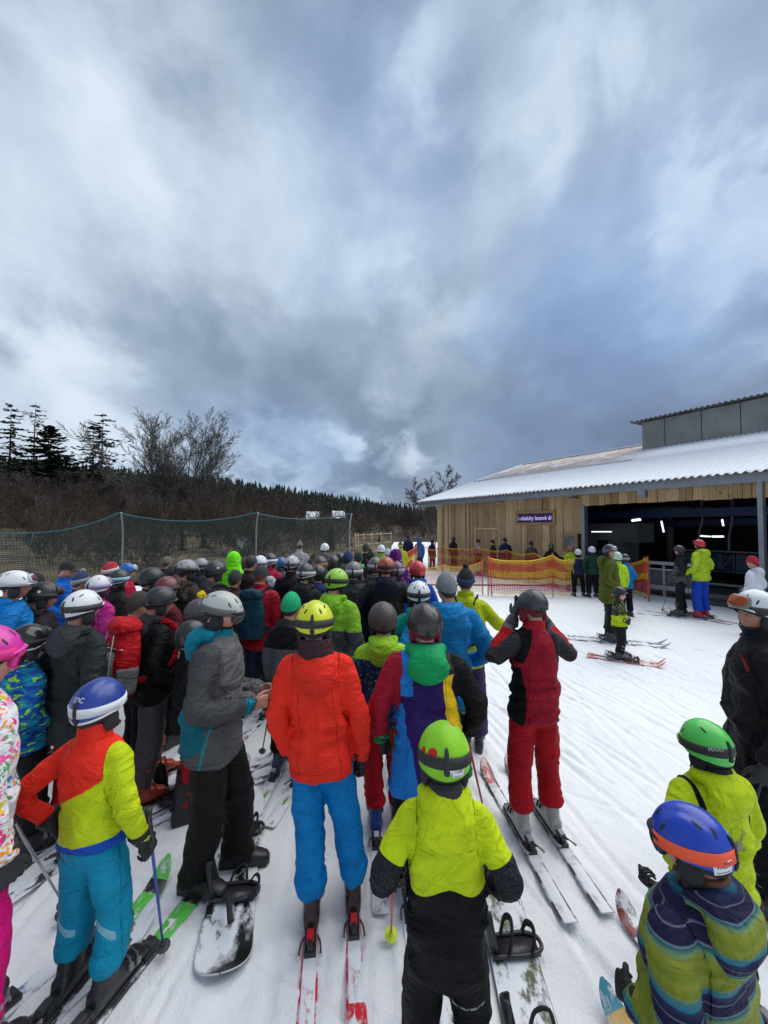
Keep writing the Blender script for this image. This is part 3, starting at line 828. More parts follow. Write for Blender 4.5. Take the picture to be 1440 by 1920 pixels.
def person(px, top, d, yaw, label, jacket, trousers, head, H=None, arms=('down', 'down'), xfoot=None, hem=.80, hood=None, hoodup=None,
           collar=None, bw=1.0, hs=None, lean=0.0, tilt=0.0, feet=None, boots=('ski', (.03, .03, .035), (.25, .25, .27)), gloves=(.02, .02, .022), hands=None,
           hyaw=0.0, hpitch=-8.0, lod=None, skis=None, base=None, layers=(), pat=None, cut=None, skin=(.50, .27, .185), hair=None, gaiter=None,
           legw=1.0, hemz=.15, fabr={}, group='people waiting in the queue', eyes=False, knee=.03, trpat=None, legs=True, armsc=1.0, wr=1.0, colh=.055, hoodz=0.0, colr=1.0):
    topw = atdepth(px, top, d)
    if H is None: H = topw.z
    x = topw.x
    sk = .045 if (skis is not None) else .0
    hs = hs or (.96 if H > 1.6 else .93 if H > 1.45 else .89)
    lod = lod if lod is not None else (0 if d < 3.4 else 1 if d < 7 else 2)
    root = empty('person', (x, d, 0), R(yaw), label, 'person', group)
    A = .285 * hs                                     # from neck base to helmet top
    z0 = sk
    sb = (H - z0 - A) / 1.48
    w = bw * sb ** .78
    zc = lambda z: z0 + z * sb
    ty, tx = math.tan(R(lean)), math.tan(R(tilt))
    zh = zc(.92)
    def shear(P):
        P = np.array(P, float)
        k = np.clip(P[:, 2] - zh, 0, None)
        P[:, 1] += k * ty; P[:, 0] += k * tx
        P[:, 2] -= k * (1 - math.cos(R(abs(lean))))
        return P
    vox = DET[lod]
    amp = w * wr * (1.0 if lod < 2 else .8)
    sd = (px * 13.7 + top * 7.3) % 97
    st_y, st_v = int(sd * 3) % 3 != 0, int(sd * 7) % 2 == 0
    # arms
    sh = {}; el = {}; wri = {}
    for q, nm in ((-1, arms[0]), (1, arms[1])):
        e, r = ARMS[nm] if isinstance(nm, str) else nm
        s0 = np.array([q * .156 * w, -.005, zc(1.368)])
        sh[q] = s0
        el[q] = s0 + np.array([q * e[0] * .85, e[1], e[2]]) * sb * armsc
        wri[q] = s0 + np.array([q * r[0] * .85, r[1], r[2]]) * sb * armsc
    # ---- jacket
    mb = MB()
    tr = [(hem, .205, .160, -.005), (hem + .02, .212, .165, -.005), (.95, .203, .158, -.005), (1.08, .196, .150, 0), (1.22, .206, .152, 0), (1.32, .205, .148, -.008), (1.385, .175, .132, -.012), (1.43, .125, .11, -.012), (1.462, .088, .092, -.010), (1.475, .075, .08, -.008)]
    if hem > .93: tr = [(hem, .19, .15, -.005)] + [t for t in tr if t[0] > hem + .02]
    tr = [(z, rx * (.84 if z < 1.42 else .95), ry * .88, cy) for z, rx, ry, cy in tr]
    out = [sring(zc(z), rx * w, ry * w, 0, cy) for z, rx, ry, cy in tr]
    inn = [sring(zc(hem + .10), .13 * w, .10 * w, 0, 0), sring(zc(hem + .001), (tr[0][1] - .022) * w, (tr[0][2] - .022) * w, 0, -.005)]
    mb.add(*loft(inn + out))
    for q in (-1, 1):
        p = cat([sh[q] + np.array([-q * .05 * w, 0, .012]), sh[q] + np.array([q * .012, 0, -.02]), el[q], wri[q]], 4)
        k = len(p)
        rad = np.interp(np.linspace(0, 1, k), [0, .3, .5, .68, .9, 1], [.062, .068, .062, .056, .048, .047]) * w
        mb.tube(p, rad, 20)
    m = fabric(jacket, tuple(layers), **fabr)
    jo = mb.build('jacket', m, root)
    def post(co, no):
        P = co.copy()
        dt, _ = segd(P, (0, 0, zc(.8)), (0, 0, zc(1.36)))
        dt = dt - .125 * w
        f = {}
        arm = {}; s = {}
        for q in (-1, 1):
            d1, t1 = segd(P, sh[q], el[q]); d2, t2 = segd(P, el[q], wri[q])
            s[q] = np.where(d1 < d2, t1 * .5, .5 + t2 * .5)
            da = np.minimum(d1, d2) - .058 * w
            arm[q] = (dt - da) - .012
            # a seam plane at the shoulder
            arm[q] = np.minimum(arm[q], (q * P[:, 0] - .134 * w))
        am = np.maximum(arm[-1], arm[1]); st = np.where(arm[-1] > arm[1], s[-1], s[1])
        zn = (P[:, 2] - z0) / sb
        # folds
        isarm = am > 0
        D = np.zeros(len(P))
        n1 = fbm(P * np.array([5.0, 5.0, 8.5]) / sb ** .5 + sd, 3)
        D += np.where(isarm, .5, 1) * n1 * .014
        rg = 1 - np.abs(vn(P * np.array([6.0, 6.0, 14.0]) / sb ** .5 + sd * 2)) * 2
        D += .014 * rg * np.clip(.4 + 1.2 * np.exp(-((zn - 1.02) / .11) ** 2) + .8 * np.exp(-((zn - hem - .05) / .07) ** 2), 0, 1.4) * ~isarm
        dg = 1 - np.abs(vn(np.stack([P[:, 0] * 7 + P[:, 2] * 9 * np.sign(P[:, 0]), P[:, 1] * 4, P[:, 2] * 3], 1) / sb ** .5 + sd)) * 2
        D += .013 * np.clip(dg, 0, 1) ** 1.5 * ~isarm
        # sleeves: rings of fabric stacked towards elbow and cuff
        for q in (-1, 1):
            ax = (wri[q] - sh[q]); ax = ax / np.linalg.norm(ax)
            al = (P - sh[q]) @ ax; pp = P - sh[q] - al[:, None] * ax
            rn = 1 - np.abs(vn(np.stack([al * 24 / sb ** .5, *(pp * 9).T[:2]], 1) + sd + 5 * q)) * 2
            wt = .35 + 1.0 * np.exp(-((s[q] - .52) / .13) ** 2) + .7 * np.exp(-((s[q] - .95) / .12) ** 2)
            D += (arm[q] > 0) * (rn * .0095 * wt)
        # seams and cuff
        D -= .0045 * np.exp(-(am / .008) ** 2)
        D *= amp
        D *= np.clip((1.50 - zn) / .08, .15, 1)
        ctx = dict(P=P, x=P[:, 0] / (w * .84), y=P[:, 1] / w, z=zn, aL=arm[-1], aR=arm[1], arm=am, s=st, back=-P[:, 1], s_=s)
        if pat:
            for k, v in enumerate(pat(ctx)): f['f%d' % k] = v
        big = 9.0 + 0 * zn
        bodyd = np.minimum.reduce([np.abs(zn - (1.295 + .02 * np.cos(ctx['x'] * 12))) if st_y else big, np.abs(zn - hem - .035), np.where(P[:, 1] < 0, np.abs(np.abs(ctx['x']) - (.125 - .05 * (zn - 1.0))) if st_v else big, np.abs(P[:, 0]) * 1.0)])
        armd = np.minimum(np.abs(st - .955) * .55, np.where(np.abs(st - .5) < .02, np.abs(st - .49) * .8, big))
        f['seam'] = np.minimum(np.where(am > 0, armd, bodyd) * sb, np.abs(am))
        for k in ctx.get('extra', []): pass
        co = co + no * D[:, None]
        return shear(co), f
    remesh_later(jo, vox, 3 if lod < 2 else 1, post)
    hm = fabric(hood, (), **{k: v for k, v in fabr.items() if k != 'quilt'}) if hood else None
    if hood:                                           # hood lying on the back
        mb = MB()
        zt = zc(1.43) + hoodz
        hsz = (w * .5 + .5 * hs) * .93
        mb.ell((0, -.115 * w, zt - .030), (.135 * hsz, .072 * hsz, .115 * hsz), 24, 14)
        mb.ell((0, -.085 * w, zt + .030), (.125 * hsz, .060 * hsz, .055 * hsz), 24, 12)
        a = np.linspace(-1.75, 1.75, 17)
        mb.tube(np.stack([.100 * hsz * np.sin(a), -.015 * w - .085 * hsz * np.cos(a) + .0, zt + .042 + .016 * np.cos(a)], 1), .034 * hsz, 12)
        ho = mb.build('hood', hm, root)
        def posth(co, no):
            rg = 1 - np.abs(vn(co * np.array([8, 8, 17.0]) + sd)) * 2
            q_ = co[:, 2] - zt - 2.2 * co[:, 0] ** 2; arc = 1.6 * np.exp(-((q_ + .045) / .006) ** 2) + np.exp(-((q_ - .01) / .007) ** 2) + .8 * np.exp(-((q_ + .085) / .008) ** 2)
            co = co + no * (rg * .007 - arc * .004 + fbm(co * 9 + sd, 2) * .006)[:, None]
            return shear(co), {}
        remesh_later(ho, min(vox, .012 if lod < 2 else .02), 4, posth)
    if collar or not hood:
        cc = collar or jacket
        mb = MB(); a = np.arange(29) / 28 * 2 * math.pi
        ch = colh * hs
        base_r = .080 * (w * .5 + .5) * colr
        rr = []
        for z, r in ((-.03, 1.15), (0, 1.06), (ch * .6, 1.0), (ch, .98), (ch + .008, .93), (ch, .86), (0, .84), (-.03, .85)):
            zz = zc(1.455) + z
            rr.append(np.stack([base_r * r * np.sin(a[:-1]), base_r * 1.02 * r * np.cos(a[:-1]) - .006, np.full(28, zz) - .012 * np.cos(a[:-1])], 1))
        V, F = loft(rr); V = shear(V + (fbm(V * 22 + sd, 2) * .005)[:, None] * np.array([1, 1, .4]))
        mb.add(V, F); mb.build('collar', fabric(cc, (), **{k: v for k, v in fabr.items() if k != 'quilt'}), root)
    # ---- legs
    if legs:
        ft = feet or ((-.115, 0, 0), (.115, 0, 0))
        mb = MB()
        mb.add(*loft([sring(zc(z), rx * w, ry * w, 0, cy) for z, rx, ry, cy in ((.76, .10, .09, 0), (.80, .140, .118, -.004), (.87, .154, .130, -.010), (.96, .148, .122, -.004), (1.06, .135, .11, 0))]))
        ank = {}
        for q, (fx, fy, fr) in ((-1, ft[0]), (1, ft[1])):
            hp = np.array([q * .080 * w, -.005, zc(.86)]); an = np.array([fx * w, fy, zc(.16)])
            kn = (hp * .47 + an * .53) + np.array([q * .010, knee, 0])
            bt = np.array([fx * w, fy - .004, z0 + hemz * sb + .02])
            p = cat([hp, kn, an * .6 + bt * .4, bt], 4); k = len(p)
            rad = np.interp(np.linspace(0, 1, k), [0, .2, .36, .55, .8, 1], [.084, .088, .079, .076, .077, .083]) * w * legw
            V, F = tube(p, rad, 20, flat=1.12, up=(0, 1, 0))
            mb.add(V, F)
            ank[q] = (np.array([fx * w, fy, 0]), fr)
        to = mb.build('trousers', fabric(trousers, tuple(trpat[0]) if trpat else (), **{k: v for k, v in fabr.items() if k != 'quilt'}), root)
        def postt(co, no):
            P = co; zn = (P[:, 2] - z0) / sb
            side = np.sign(P[:, 0])
            n1 = fbm(P * np.array([7, 7, 9.]) / sb ** .5 + sd, 3) * .009
            rg = 1 - np.abs(vn(np.stack([P[:, 0] * 7, P[:, 1] * 7, P[:, 2] * 19 + P[:, 1] * 8], 1) / sb ** .5 + sd + side[:, None] * 9)) * 2
            wt = .3 + .55 * np.exp(-((zn - .50) / .08) ** 2) + .45 * np.exp(-((zn - hemz - .08) / .07) ** 2) + .5 * np.exp(-((zn - .78) / .08) ** 2)
            vt = 1 - np.abs(vn(P * np.array([15, 15, 2.5]) + sd)) * 2
            D = (n1 + rg * .010 * wt + vt * .003) * amp
            f = {}
            f['seam'] = np.minimum(np.abs(P[:, 1] + .004) + .02 * (np.abs(P[:, 0]) < .11 * w), np.minimum(np.abs(zn - hemz - .055), np.abs(zn - .56 + .04 * np.sin(P[:, 0] * 30)))) * sb
            if trpat:
                for k, v in enumerate(trpat[1](dict(P=P, x=P[:, 0] / w, y=P[:, 1] / w, z=zn))): f['f%d' % k] = v
            return P + no * D[:, None], f
        remesh_later(to, vox, 2 if lod < 2 else 1, postt)
        # boots
        bk, bc, bb = boots
        bs = .80 + .20 * min(1, sb)
        bs *= 1.0 if H > 1.5 else .88
        for q in (-1, 1):
            c0, fr = ank[q]
            bo = link('boot', boot_mesh(bk), root, (c0[0], c0[1], z0 - .002), None)
            bo.data = boot_mesh(bk)
            if not bo.data.materials: bo.data.materials.append(None)
            bo.material_slots[0].link = 'OBJECT'; bo.material_slots[0].material = pr('boot%s' % repr(bc), bc, .38 if bk == 'ski' else .7, bump=.15, bscale=80)
            bo.rotation_euler = (0, 0, R(fr)); bo.scale = (bs,) * 3
            if lod < 2:
                bu = HPROTO['buckle', bk]
                if not bu.materials: bu.materials.append(None)
                b2 = link('buckle', bu, bo); b2.material_slots[0].link = 'OBJECT'; b2.material_slots[0].material = pr('buckle%s' % repr(bb), bb, .35, .3)
    # ---- hands
    for q, nm in ((-1, arms[0]), (1, arms[1])):
        kind = (hands[0 if q < 0 else 1] if hands else ('relax' if nm in ('down', 'hips', 'hipsr', 'pocket') else 'grip'))
        if kind is None: continue
        me = hand_mesh(kind)
        e, r = shear([el[q]])[0], shear([wri[q]])[0]
        dv = Vector(r - e).normalized()
        if nm == 'head': dv = Vector((-q * .45, .25, .85)).normalized()
        hint = Vector((0, 1, 0)) if abs(dv.y) < .75 else Vector((-q * .3, 0, 1))
        if nm == 'phone' or nm == 'front': hint = Vector((-q * .25, .1, 1))
        Z = -dv; Y = (hint - Z * hint.dot(Z)).normalized(); X = Y.cross(Z)
        M = Matrix((X, Y, Z)).transposed().to_4x4()
        sc = hs * (.9 if H < 1.5 else 1.0)
        M = Matrix.Translation(Vector(r) + dv * .012) @ M @ Matrix.Diagonal((q * sc, sc, sc, 1))
        ho = link('glove' if kind != 'bare' else 'hand', me, root); ho.matrix_local = M
        if not me.materials: me.materials.append(None)
        ho.material_slots[0].link = 'OBJECT'
        ho.material_slots[0].material = skin_mat(skin) if kind == 'bare' else pr('glove%s' % repr(gloves), gloves, .7, bump=.3, bscale=120)
    # ---- head
    hc = shear([(0, .012, H - .150 * hs)])[0]
    hz = H - .150 * hs - (hc[2] - (H - .150 * hs)) * 0
    hd = bpy.data.objects.new('head_pivot', None)
    Mh = Matrix.Translation(Vector((hc[0], hc[1], hc[2]))) @ Matrix.Rotation(R(hyaw), 4, 'Z') @ Matrix.Rotation(R(hpitch), 4, 'X') @ Matrix.Diagonal((hs, hs, hs, 1))
    bpy.data.objects.remove(hd)
    def onhead(name, me, mat, parent=root):
        o = link(name, me, parent)
        if parent is root: o.matrix_local = Mh
        if not me.materials: me.materials.append(None)
        o.material_slots[0].link = 'OBJECT'; o.material_slots[0].material = mat
        return o
    onhead('body', head_mesh(1 if (lod == 0 or eyes) else 0), skin_mat(skin))
    if eyes:
        for q in (-1, 1):
            if ('eye',) not in HPROTO:
                mb = MB(); mb.ell((0, 0, 0), (.0125,) * 3, 16, 12); HPROTO[('eye',)] = mb.mesh('eye')
                mb = MB(); mb.ell((0, .0070, 0), (.0068, .0062, .0068), 12, 8); HPROTO[('iris',)] = mb.mesh('iris')
            e = onhead('eye', HPROTO[('eye',)], pr('eye_white', (.30, .25, .23), .3)); e.matrix_local = Mh @ Matrix.Translation((q * .031, .0735, -.001))
            i2 = onhead('iris', HPROTO[('iris',)], pr('iris', (.04, .025, .015), .1), e)
    hairc = hair or (.05, .03, .02)
    key = ('haircap',)
    if key not in HPROTO:
        mb = MB(); S = helmet_surf(.088, .104, .112, .128); mb.add(*shell(S, R(62), R(88), R(132), th=.01, nf=32, nt=10)); HPROTO[key] = mb.mesh('hair')
    if hoodup is None: onhead('hair', HPROTO[key], pr('hair%s' % repr(hairc), hairc, .55, bump=.8, bscale=90, var=.3))
    if gaiter is not None:
        if ('gaiter',) not in HPROTO:
            mb = MB(); mb.add(*loft([sring(z, rx, ry, 0, cy, 24) for z, rx, ry, cy in ((-.185, .066, .070, -.018), (-.165, .072, .078, -.020), (-.13, .076, .086, -.012), (-.09, .074, .092, -.004), (-.085, .070, .088, -.004))])); HPROTO[('gaiter',)] = mb.mesh('neck_warmer')
        onhead('neck_warmer', HPROTO[('gaiter',)], pr('gaiter%s' % repr(gaiter), gaiter, .8, bump=.5, bscale=60))
    # headgear
    kind = head['k']
    if kind in HS:
        c = head['c']
        if isinstance(c[0], str): sm = fabric(c, (), rough=.3, fold=0.0, sheen=0.0)
        else: sm = pr('shell%s%s' % (repr(c), head.get('r', .34)), c, head.get('r', .34), bump=.03, bscale=30, coat=.12, var=.07)
        hel = onhead('helmet', hmesh(kind, 'shell'), sm)
        onhead('padding', hmesh(kind, 'liner'), pr('pad%s' % repr(head.get('pad', (.02, .02, .022))), head.get('pad', (.02, .02, .022)), .85, bump=.3, bscale=150), hel)
        if head.get('vents', 1) and lod < 2: tag(onhead('vent', hmesh(kind, 'vents'), pr('vent_black', (.012, .012, .014), .6), hel), kind='stuff')
        if lod < 2:
            onhead('brim', hmesh(kind, 'brim'), pr('pad%s' % repr(head.get('pad', (.02, .02, .022))), head.get('pad', (.02, .02, .022)), .85, bump=.3, bscale=150) if int(sd) % 2 else sm, hel)
            if kind != 'round' or int(sd * 5) % 2: onhead('fit_dial', hmesh(kind, 'dial'), pr('vent_black', (.012, .012, .014), .6), hel)
            if kind != 'round' and head.get('vents', 1): tag(onhead('vent', hmesh(kind, 'backvents'), pr('vent_black', (.012, .012, .014), .6), hel), kind='stuff')
            if head.get('badge'): onhead('badge', hmesh(kind, 'badge'), pr('badge%s' % repr(head['badge']), head['badge'], .5), hel)
        if head.get('rim'): onhead('rim', hmesh(kind, 'rim'), pr('rim%s' % repr(head['rim']), head['rim'], .35), hel)
        if lod < 2: onhead('chin_strap', hmesh(kind, 'buckle'), pr('strap_black', (.02, .02, .022), .7), hel)
        if head.get('strap'):
            st = onhead('goggle_strap', hmesh(kind, 'strap'), pr('gstrap%s' % repr(head['strap']), head['strap'], .65, bump=.2, bscale=200), hel)
            if lod < 2: onhead('strap_clip', hmesh(kind, 'clip'), pr('strap_black', (.02, .02, .022), .7), hel)
        g = head.get('gog')
        if g:
            onhead('goggle_frame', hmesh(kind, 'goggle_' + g), pr('gframe%s' % repr(head.get('gf', (.02, .02, .022))), head.get('gf', (.02, .02, .022)), .4), hel)
            onhead('goggle_lens', hmesh(kind, 'goggle_' + g + '_lens'), pr('glens%s' % repr(head.get('gl', (.03, .03, .035))), head.get('gl', (.03, .03, .035)), .12, head.get('gm', .25)), hel)
    elif kind == 'beanie':
        if ('beanie',) not in HPROTO:
            S = helmet_surf(.094, .108, .116, .152); mb = MB(); mb.add(*shell(S, R(74), R(88), R(104), th=.006, nf=64, nt=18))
            n = 64
            V = mb.V[0]; an = np.arctan2(V[:, 0], V[:, 1]); V *= (1 + .010 * np.sin(an * 32) * np.clip(1 - V[:, 2] / .14, 0, 1))[:, None] 
            HPROTO[('beanie',)] = mb.mesh('beanie')
            mb = MB(); ph = np.linspace(0, 2 * math.pi, 73); V, F = ribbon(S, ph, edge_theta(ph, R(74), R(88), R(104)) - .16, .046, -.004, .008)
            an = np.arctan2(V[:, 0], V[:, 1]); V[:, :2] *= (1 + .008 * np.sin(an * 36))[:, None]; mb.add(V, F); HPROTO[('beanie_cuff',)] = mb.mesh('cuff')
        b = onhead('beanie', HPROTO[('beanie',)], pr('knit%s' % repr(head['c']), head['c'], .95, bump=.8, bscale=180, var=.25))
        if head.get('cuff'): onhead('cuff', HPROTO[('beanie_cuff',)], pr('knit%s' % repr(head['cuff']), head['cuff'], .95, bump=.8, bscale=180, var=.2), b)
        if head.get('pom'):
            if ('pom',) not in HPROTO:
                mb = MB(); V, F = ellipsoid((0, 0, .165), (.032,) * 3, 16, 12); V = V + (vn(V * 160)[:, None] * (V - (0, 0, .165)) * .25); mb.add(V, F); HPROTO[('pom',)] = mb.mesh('bobble')
            onhead('bobble', HPROTO[('pom',)], pr('knit%s' % repr(head['pom']), head['pom'], .95, bump=.8, bscale=180), b)
    elif kind == 'cap':
        if ('cap',) not in HPROTO:
            S = helmet_surf(.093, .108, .114, .140); mb = MB(); mb.add(*shell(S, R(76), R(84), R(90), th=.006, nf=40, nt=12))
            rr = []
            for yy, ww, zz in ((.085, .075, .034), (.115, .074, .034), (.145, .062, .028), (.165, .040, .022), (.172, .015, .020)):
                aa = np.linspace(-1, 1, 9); up = np.stack([aa * ww, np.full(9, yy) - .02 * aa ** 2, zz - .012 * aa ** 2], 1); rr.append(np.concatenate([up, (up - (0, 0, .005))[::-1]]))
            mb.add(*loft(rr)); HPROTO[('cap',)] = mb.mesh('cap')
        onhead('cap', HPROTO[('cap',)], pr('knit%s' % repr(head['c']), head['c'], .9, bump=.5, bscale=150, var=.2))
    if hoodup is not None:
        mb = MB(); S = np.array([hc[0], hc[1], hc[2]])
        mb.ell(tuple(S + (0, -.012, .012)), (.122 * hs, .135 * hs, .148 * hs), 24, 16)
        mb.add(*loft([sring(zc(1.40), .17 * w, .12 * w, 0, -.02, 24), sring(zc(1.46), .13 * w, .12 * w, 0, -.02, 24), sring(hc[2] - .05, .115 * hs, .12 * hs, hc[0], hc[1] - .02, 24), sring(hc[2], .115 * hs, .12 * hs, hc[0], hc[1] - .02, 24)]))
        ho = mb.build('hood', fabric(hoodup, ()), root)
        f0 = Matrix.Rotation(R(hyaw), 3, 'Z') @ Vector((0, 1, 0)); fv = np.array(f0)
        def posthu(co, no):
            rg = 1 - np.abs(vn(co * np.array([8, 8, 15.0]) + sd)) * 2
            r = co - S; fr = (r @ fv) / .13
            ins = np.clip((fr - .55) * 2.2, 0, 1) * (np.abs(r[:, 2] + .02) < .11)
            return co + no * (rg * .007)[:, None] - fv * (ins * .09)[:, None], {}
        remesh_later(ho, .014, 3, posthu)
    if skis is not None:
        m1 = skis
        ln = m1.get('len', 1.6)
        for q, (fx, fy, fr) in ((-1, (feet or ((-.115, 0, 0), (.115, 0, 0)))[0]), (1, (feet or ((-.115, 0, 0), (.115, 0, 0)))[1])):
            if m1.get('only') and m1['only'] != q: continue
            p = Matrix.Rotation(R(yaw), 3, 'Z') @ Vector((fx * w, fy, 0)) + Vector((x, d, 0))
            side = 'left' if q < 0 else 'right'
            ski((p.x, p.y, -.003), R(yaw + fr + m1.get('a', 0) * -q), ln, m1['m'], m1.get('acc', (.5, .02, .02)), '%s ski %s' % (side, m1['t']))
    root['sb'] = sb; root['w'] = w
    info = dict(root=root, zc=zc, w=w, sb=sb, Mh=Mh, sh=sh, el=el, wri=wri, shear=shear, H=H, hs=hs, x=x, y=d, yaw=R(yaw))
    def world(p):
        return Matrix.Translation((x, d, 0)) @ Matrix.Rotation(R(yaw), 4, 'Z') @ Vector(p)
    info['world'] = world
    info['hand'] = lambda q: world(tuple(shear([wri[q]])[0] + (shear([wri[q]])[0] - shear([el[q]])[0]) / np.linalg.norm(wri[q] - el[q]) * .09))
    return info

def backpack(P, c1, c2, c3, label, size=(1, 1, 1), straps=(.5, .5, .5), dz=0.0, detail=True):
    """stands on the wearer's back"""
    r = P['root']; zc, w = P['zc'], P['w']
    o = empty('backpack', (r.location.x, r.location.y, 0), P['yaw'], label, 'backpack')
    sx, sy, sz = size
    cz = zc(1.17) + dz; y0 = -.140 * w
    mb = MB(); R_ = []
    H2 = .25 * sz
    for k, f in ((-1, .70), (-.94, .90), (-.5, .98), (0, 1.0), (.5, .92), (.85, .80), (1, .6)):
        R_.append(sring(cz + k * H2, .140 * sx * f, .080 * sy * f, 0, y0 - .065 * sy, 28, 3.6))
    V, F = loft(R_); mb.add(V, F); b = mb.build('pack_body', fabric(c1, ()), o)
    remesh_later(b, .014, 3, lambda co, no: (P['shear'](co + no * (fbm(co * 12, 3) * .010)[:, None]), {}))
    mb = MB(); mb.add(*loft([sring(cz - .06 * sz + k * .14 * sz, .10 * sx * f, .045 * sy * f, 0, y0 - .135 * sy, 24, 3.2) for k, f in ((-1, .75), (-.9, .95), (0, 1), (.85, .9), (1, .7))]))
    if detail:
        for q in (-1, 1): mb.add(*loft([sring(cz - .12 * sz + k * .09 * sz, .030 * sx * f, .055 * sy * f, q * .135 * sx, y0 - .065 * sy, 16, 3) for k, f in ((-1, .7), (-.85, 1), (.8, 1.1), (1, 1.05))])); b = mb.build('pocket', fabric(c2, ()), o)
    remesh_later(b, .012, 2, lambda co, no: (P['shear'](co + no * (fbm(co * 14, 2) * .008)[:, None]), {}))
    mb = MB(); mb.add(*loft([sring(cz + .245 * sz + k * .05 * sz, .120 * sx * f, .088 * sy * f, 0, y0 - .072 * sy, 24, 3.2) for k, f in ((-1, .9), (-.6, 1.04), (.2, 1.0), (.8, .8), (1, .5))])); b = mb.build('lid', fabric(c1, ()), o)
    remesh_later(b, .012, 2, lambda co, no: (P['shear'](co + no * (fbm(co * 14, 2) * .008)[:, None]), {}))
    mb = MB()
    for q in (-1, 1):
        pts = cat([(q * .075 * w, y0 + .005, zc(1.40)), (q * .105 * w, -.05, zc(1.465)), (q * .115 * w, .08, zc(1.43)), (q * .115 * w, .148 * w, zc(1.28)), (q * .155 * w, .09, zc(1.10)), (q * .14 * w, y0, zc(1.00))], 4)
        mb.tube(P['shear'](pts), .026, 8, flat=.25, up=(1, 0, 0))
    mb.build('shoulder_strap', fabric(c3, ()), o)
    if detail:
        mb = MB()
        for q in (-1, 1):
            mb.tube(P['shear']([(q * .10 * sx, y0 - .145 * sy, cz + .20 * sz), (q * .115 * sx, y0 - .16 * sy, cz), (q * .10 * sx, y0 - .145 * sy, cz - .22 * sz), (q * .11 * sx, y0 - .13 * sy, cz - .40 * sz)]), .010, 6, flat=.3)
        mb.tube(P['shear']([(-.14 * sx, y0 - .10 * sy, cz + .10 * sz), (0, y0 - .175 * sy, cz + .11 * sz), (.14 * sx, y0 - .10 * sy, cz + .10 * sz)]), .010, 6, flat=.3)
        mb.build('compression_strap', pr('webbing%s' % repr(straps), straps, .8), o)
    return o
# ------------------------------------------------------------------ ground
def snow_material(name='snow', big=1.0):
    m = bpy.data.materials.new(name); m.use_nodes = True; t = m.node_tree; b = t.nodes['Principled BSDF']
    tc = nd(t, 'ShaderNodeTexCoord'); ob = tc.outputs['Object']
    n1 = nd(t, 'ShaderNodeTexNoise', i={0: ob, 'Scale': .7, 'Detail': 5.0})
    n2 = nd(t, 'ShaderNodeTexNoise', i={0: ob, 'Scale': 7.0, 'Detail': 6.0, 'Roughness': .65})
    n3 = nd(t, 'ShaderNodeTexNoise', i={0: ob, 'Scale': 60.0, 'Detail': 4.0, 'Roughness': .7})
    n4 = nd(t, 'ShaderNodeTexNoise', i={0: ob, 'Scale': 340.0, 'Detail': 2.0})
    def track(rot, sc, st):
        mp = nd(t, 'ShaderNodeMapping', i={0: ob}); mp.inputs['Rotation'].default_value = (0, 0, R(rot)); mp.inputs['Scale'].default_value = (1, st, 1)
        return nd(t, 'ShaderNodeTexNoise', i={0: mp.outputs[0], 'Scale': sc, 'Detail': 3.0, 'Roughness': .55, 'Distortion': .15}).outputs[0]
    c = mixc(t, maprange(t, n1.outputs[0], .35, .7), (.88, .895, .915), (.83, .855, .885))
    c = mixc(t, maprange(t, n2.outputs[0], .58, .75, 0, .35), c, (.76, .79, .83))
    t.links.new(c, b.inputs['Base Color']); b.inputs['Roughness'].default_value = .62; b.inputs['Specular IOR Level'].default_value = .25
    h = mth(t, 'MULTIPLY', n2.outputs[0], .50)
    h = mth(t, 'ADD', h, mth(t, 'MULTIPLY', track(-8, 16.0, .12), .10))
    h = mth(t, 'ADD', h, mth(t, 'MULTIPLY', track(20, 14.0, .15), .07))
    h = mth(t, 'ADD', h, mth(t, 'MULTIPLY', n3.outputs[0], .30))
    b1 = nd(t, 'ShaderNodeBump', i={'Height': h, 'Strength': .62, 'Distance': .045})
    b2 = nd(t, 'ShaderNodeBump', i={'Height': n4.outputs[0], 'Strength': .3, 'Distance': .004, 'Normal': b1.outputs[0]})
    t.links.new(b2.outputs[0], b.inputs['Normal'])
    return m
SNOW = snow_material()

def hill_z(x, y):
    """height of the land: level piste, a bank beyond the net, the wooded hill"""
    x = np.asarray(x, float); y = np.asarray(y, float)
    px = x / np.maximum(y, 1) * FPX + 720
    crest = np.interp(px, [-600, 0, 200, 430, 560, 700, 800, 1000, 2200], [46, 33.5, 27.5, 20.5, 14, 7.5, 3, 0.5, -2])
    s = np.clip((y - 62) / 200, 0, 1); s = s * s * (3 - 2 * s) * .55 + s * .45
    z = crest * s
    # bank close behind the fence on the left
    bk = np.clip((y - 17) / 26, 0, 1) * np.interp(px, [-600, 0, 300, 600, 900], [2.2, 1.9, 1.4, .6, 0])
    z = z + bk * (y < 1000)
    # shallow dip so the level ground runs out to the wood on the right
    return z

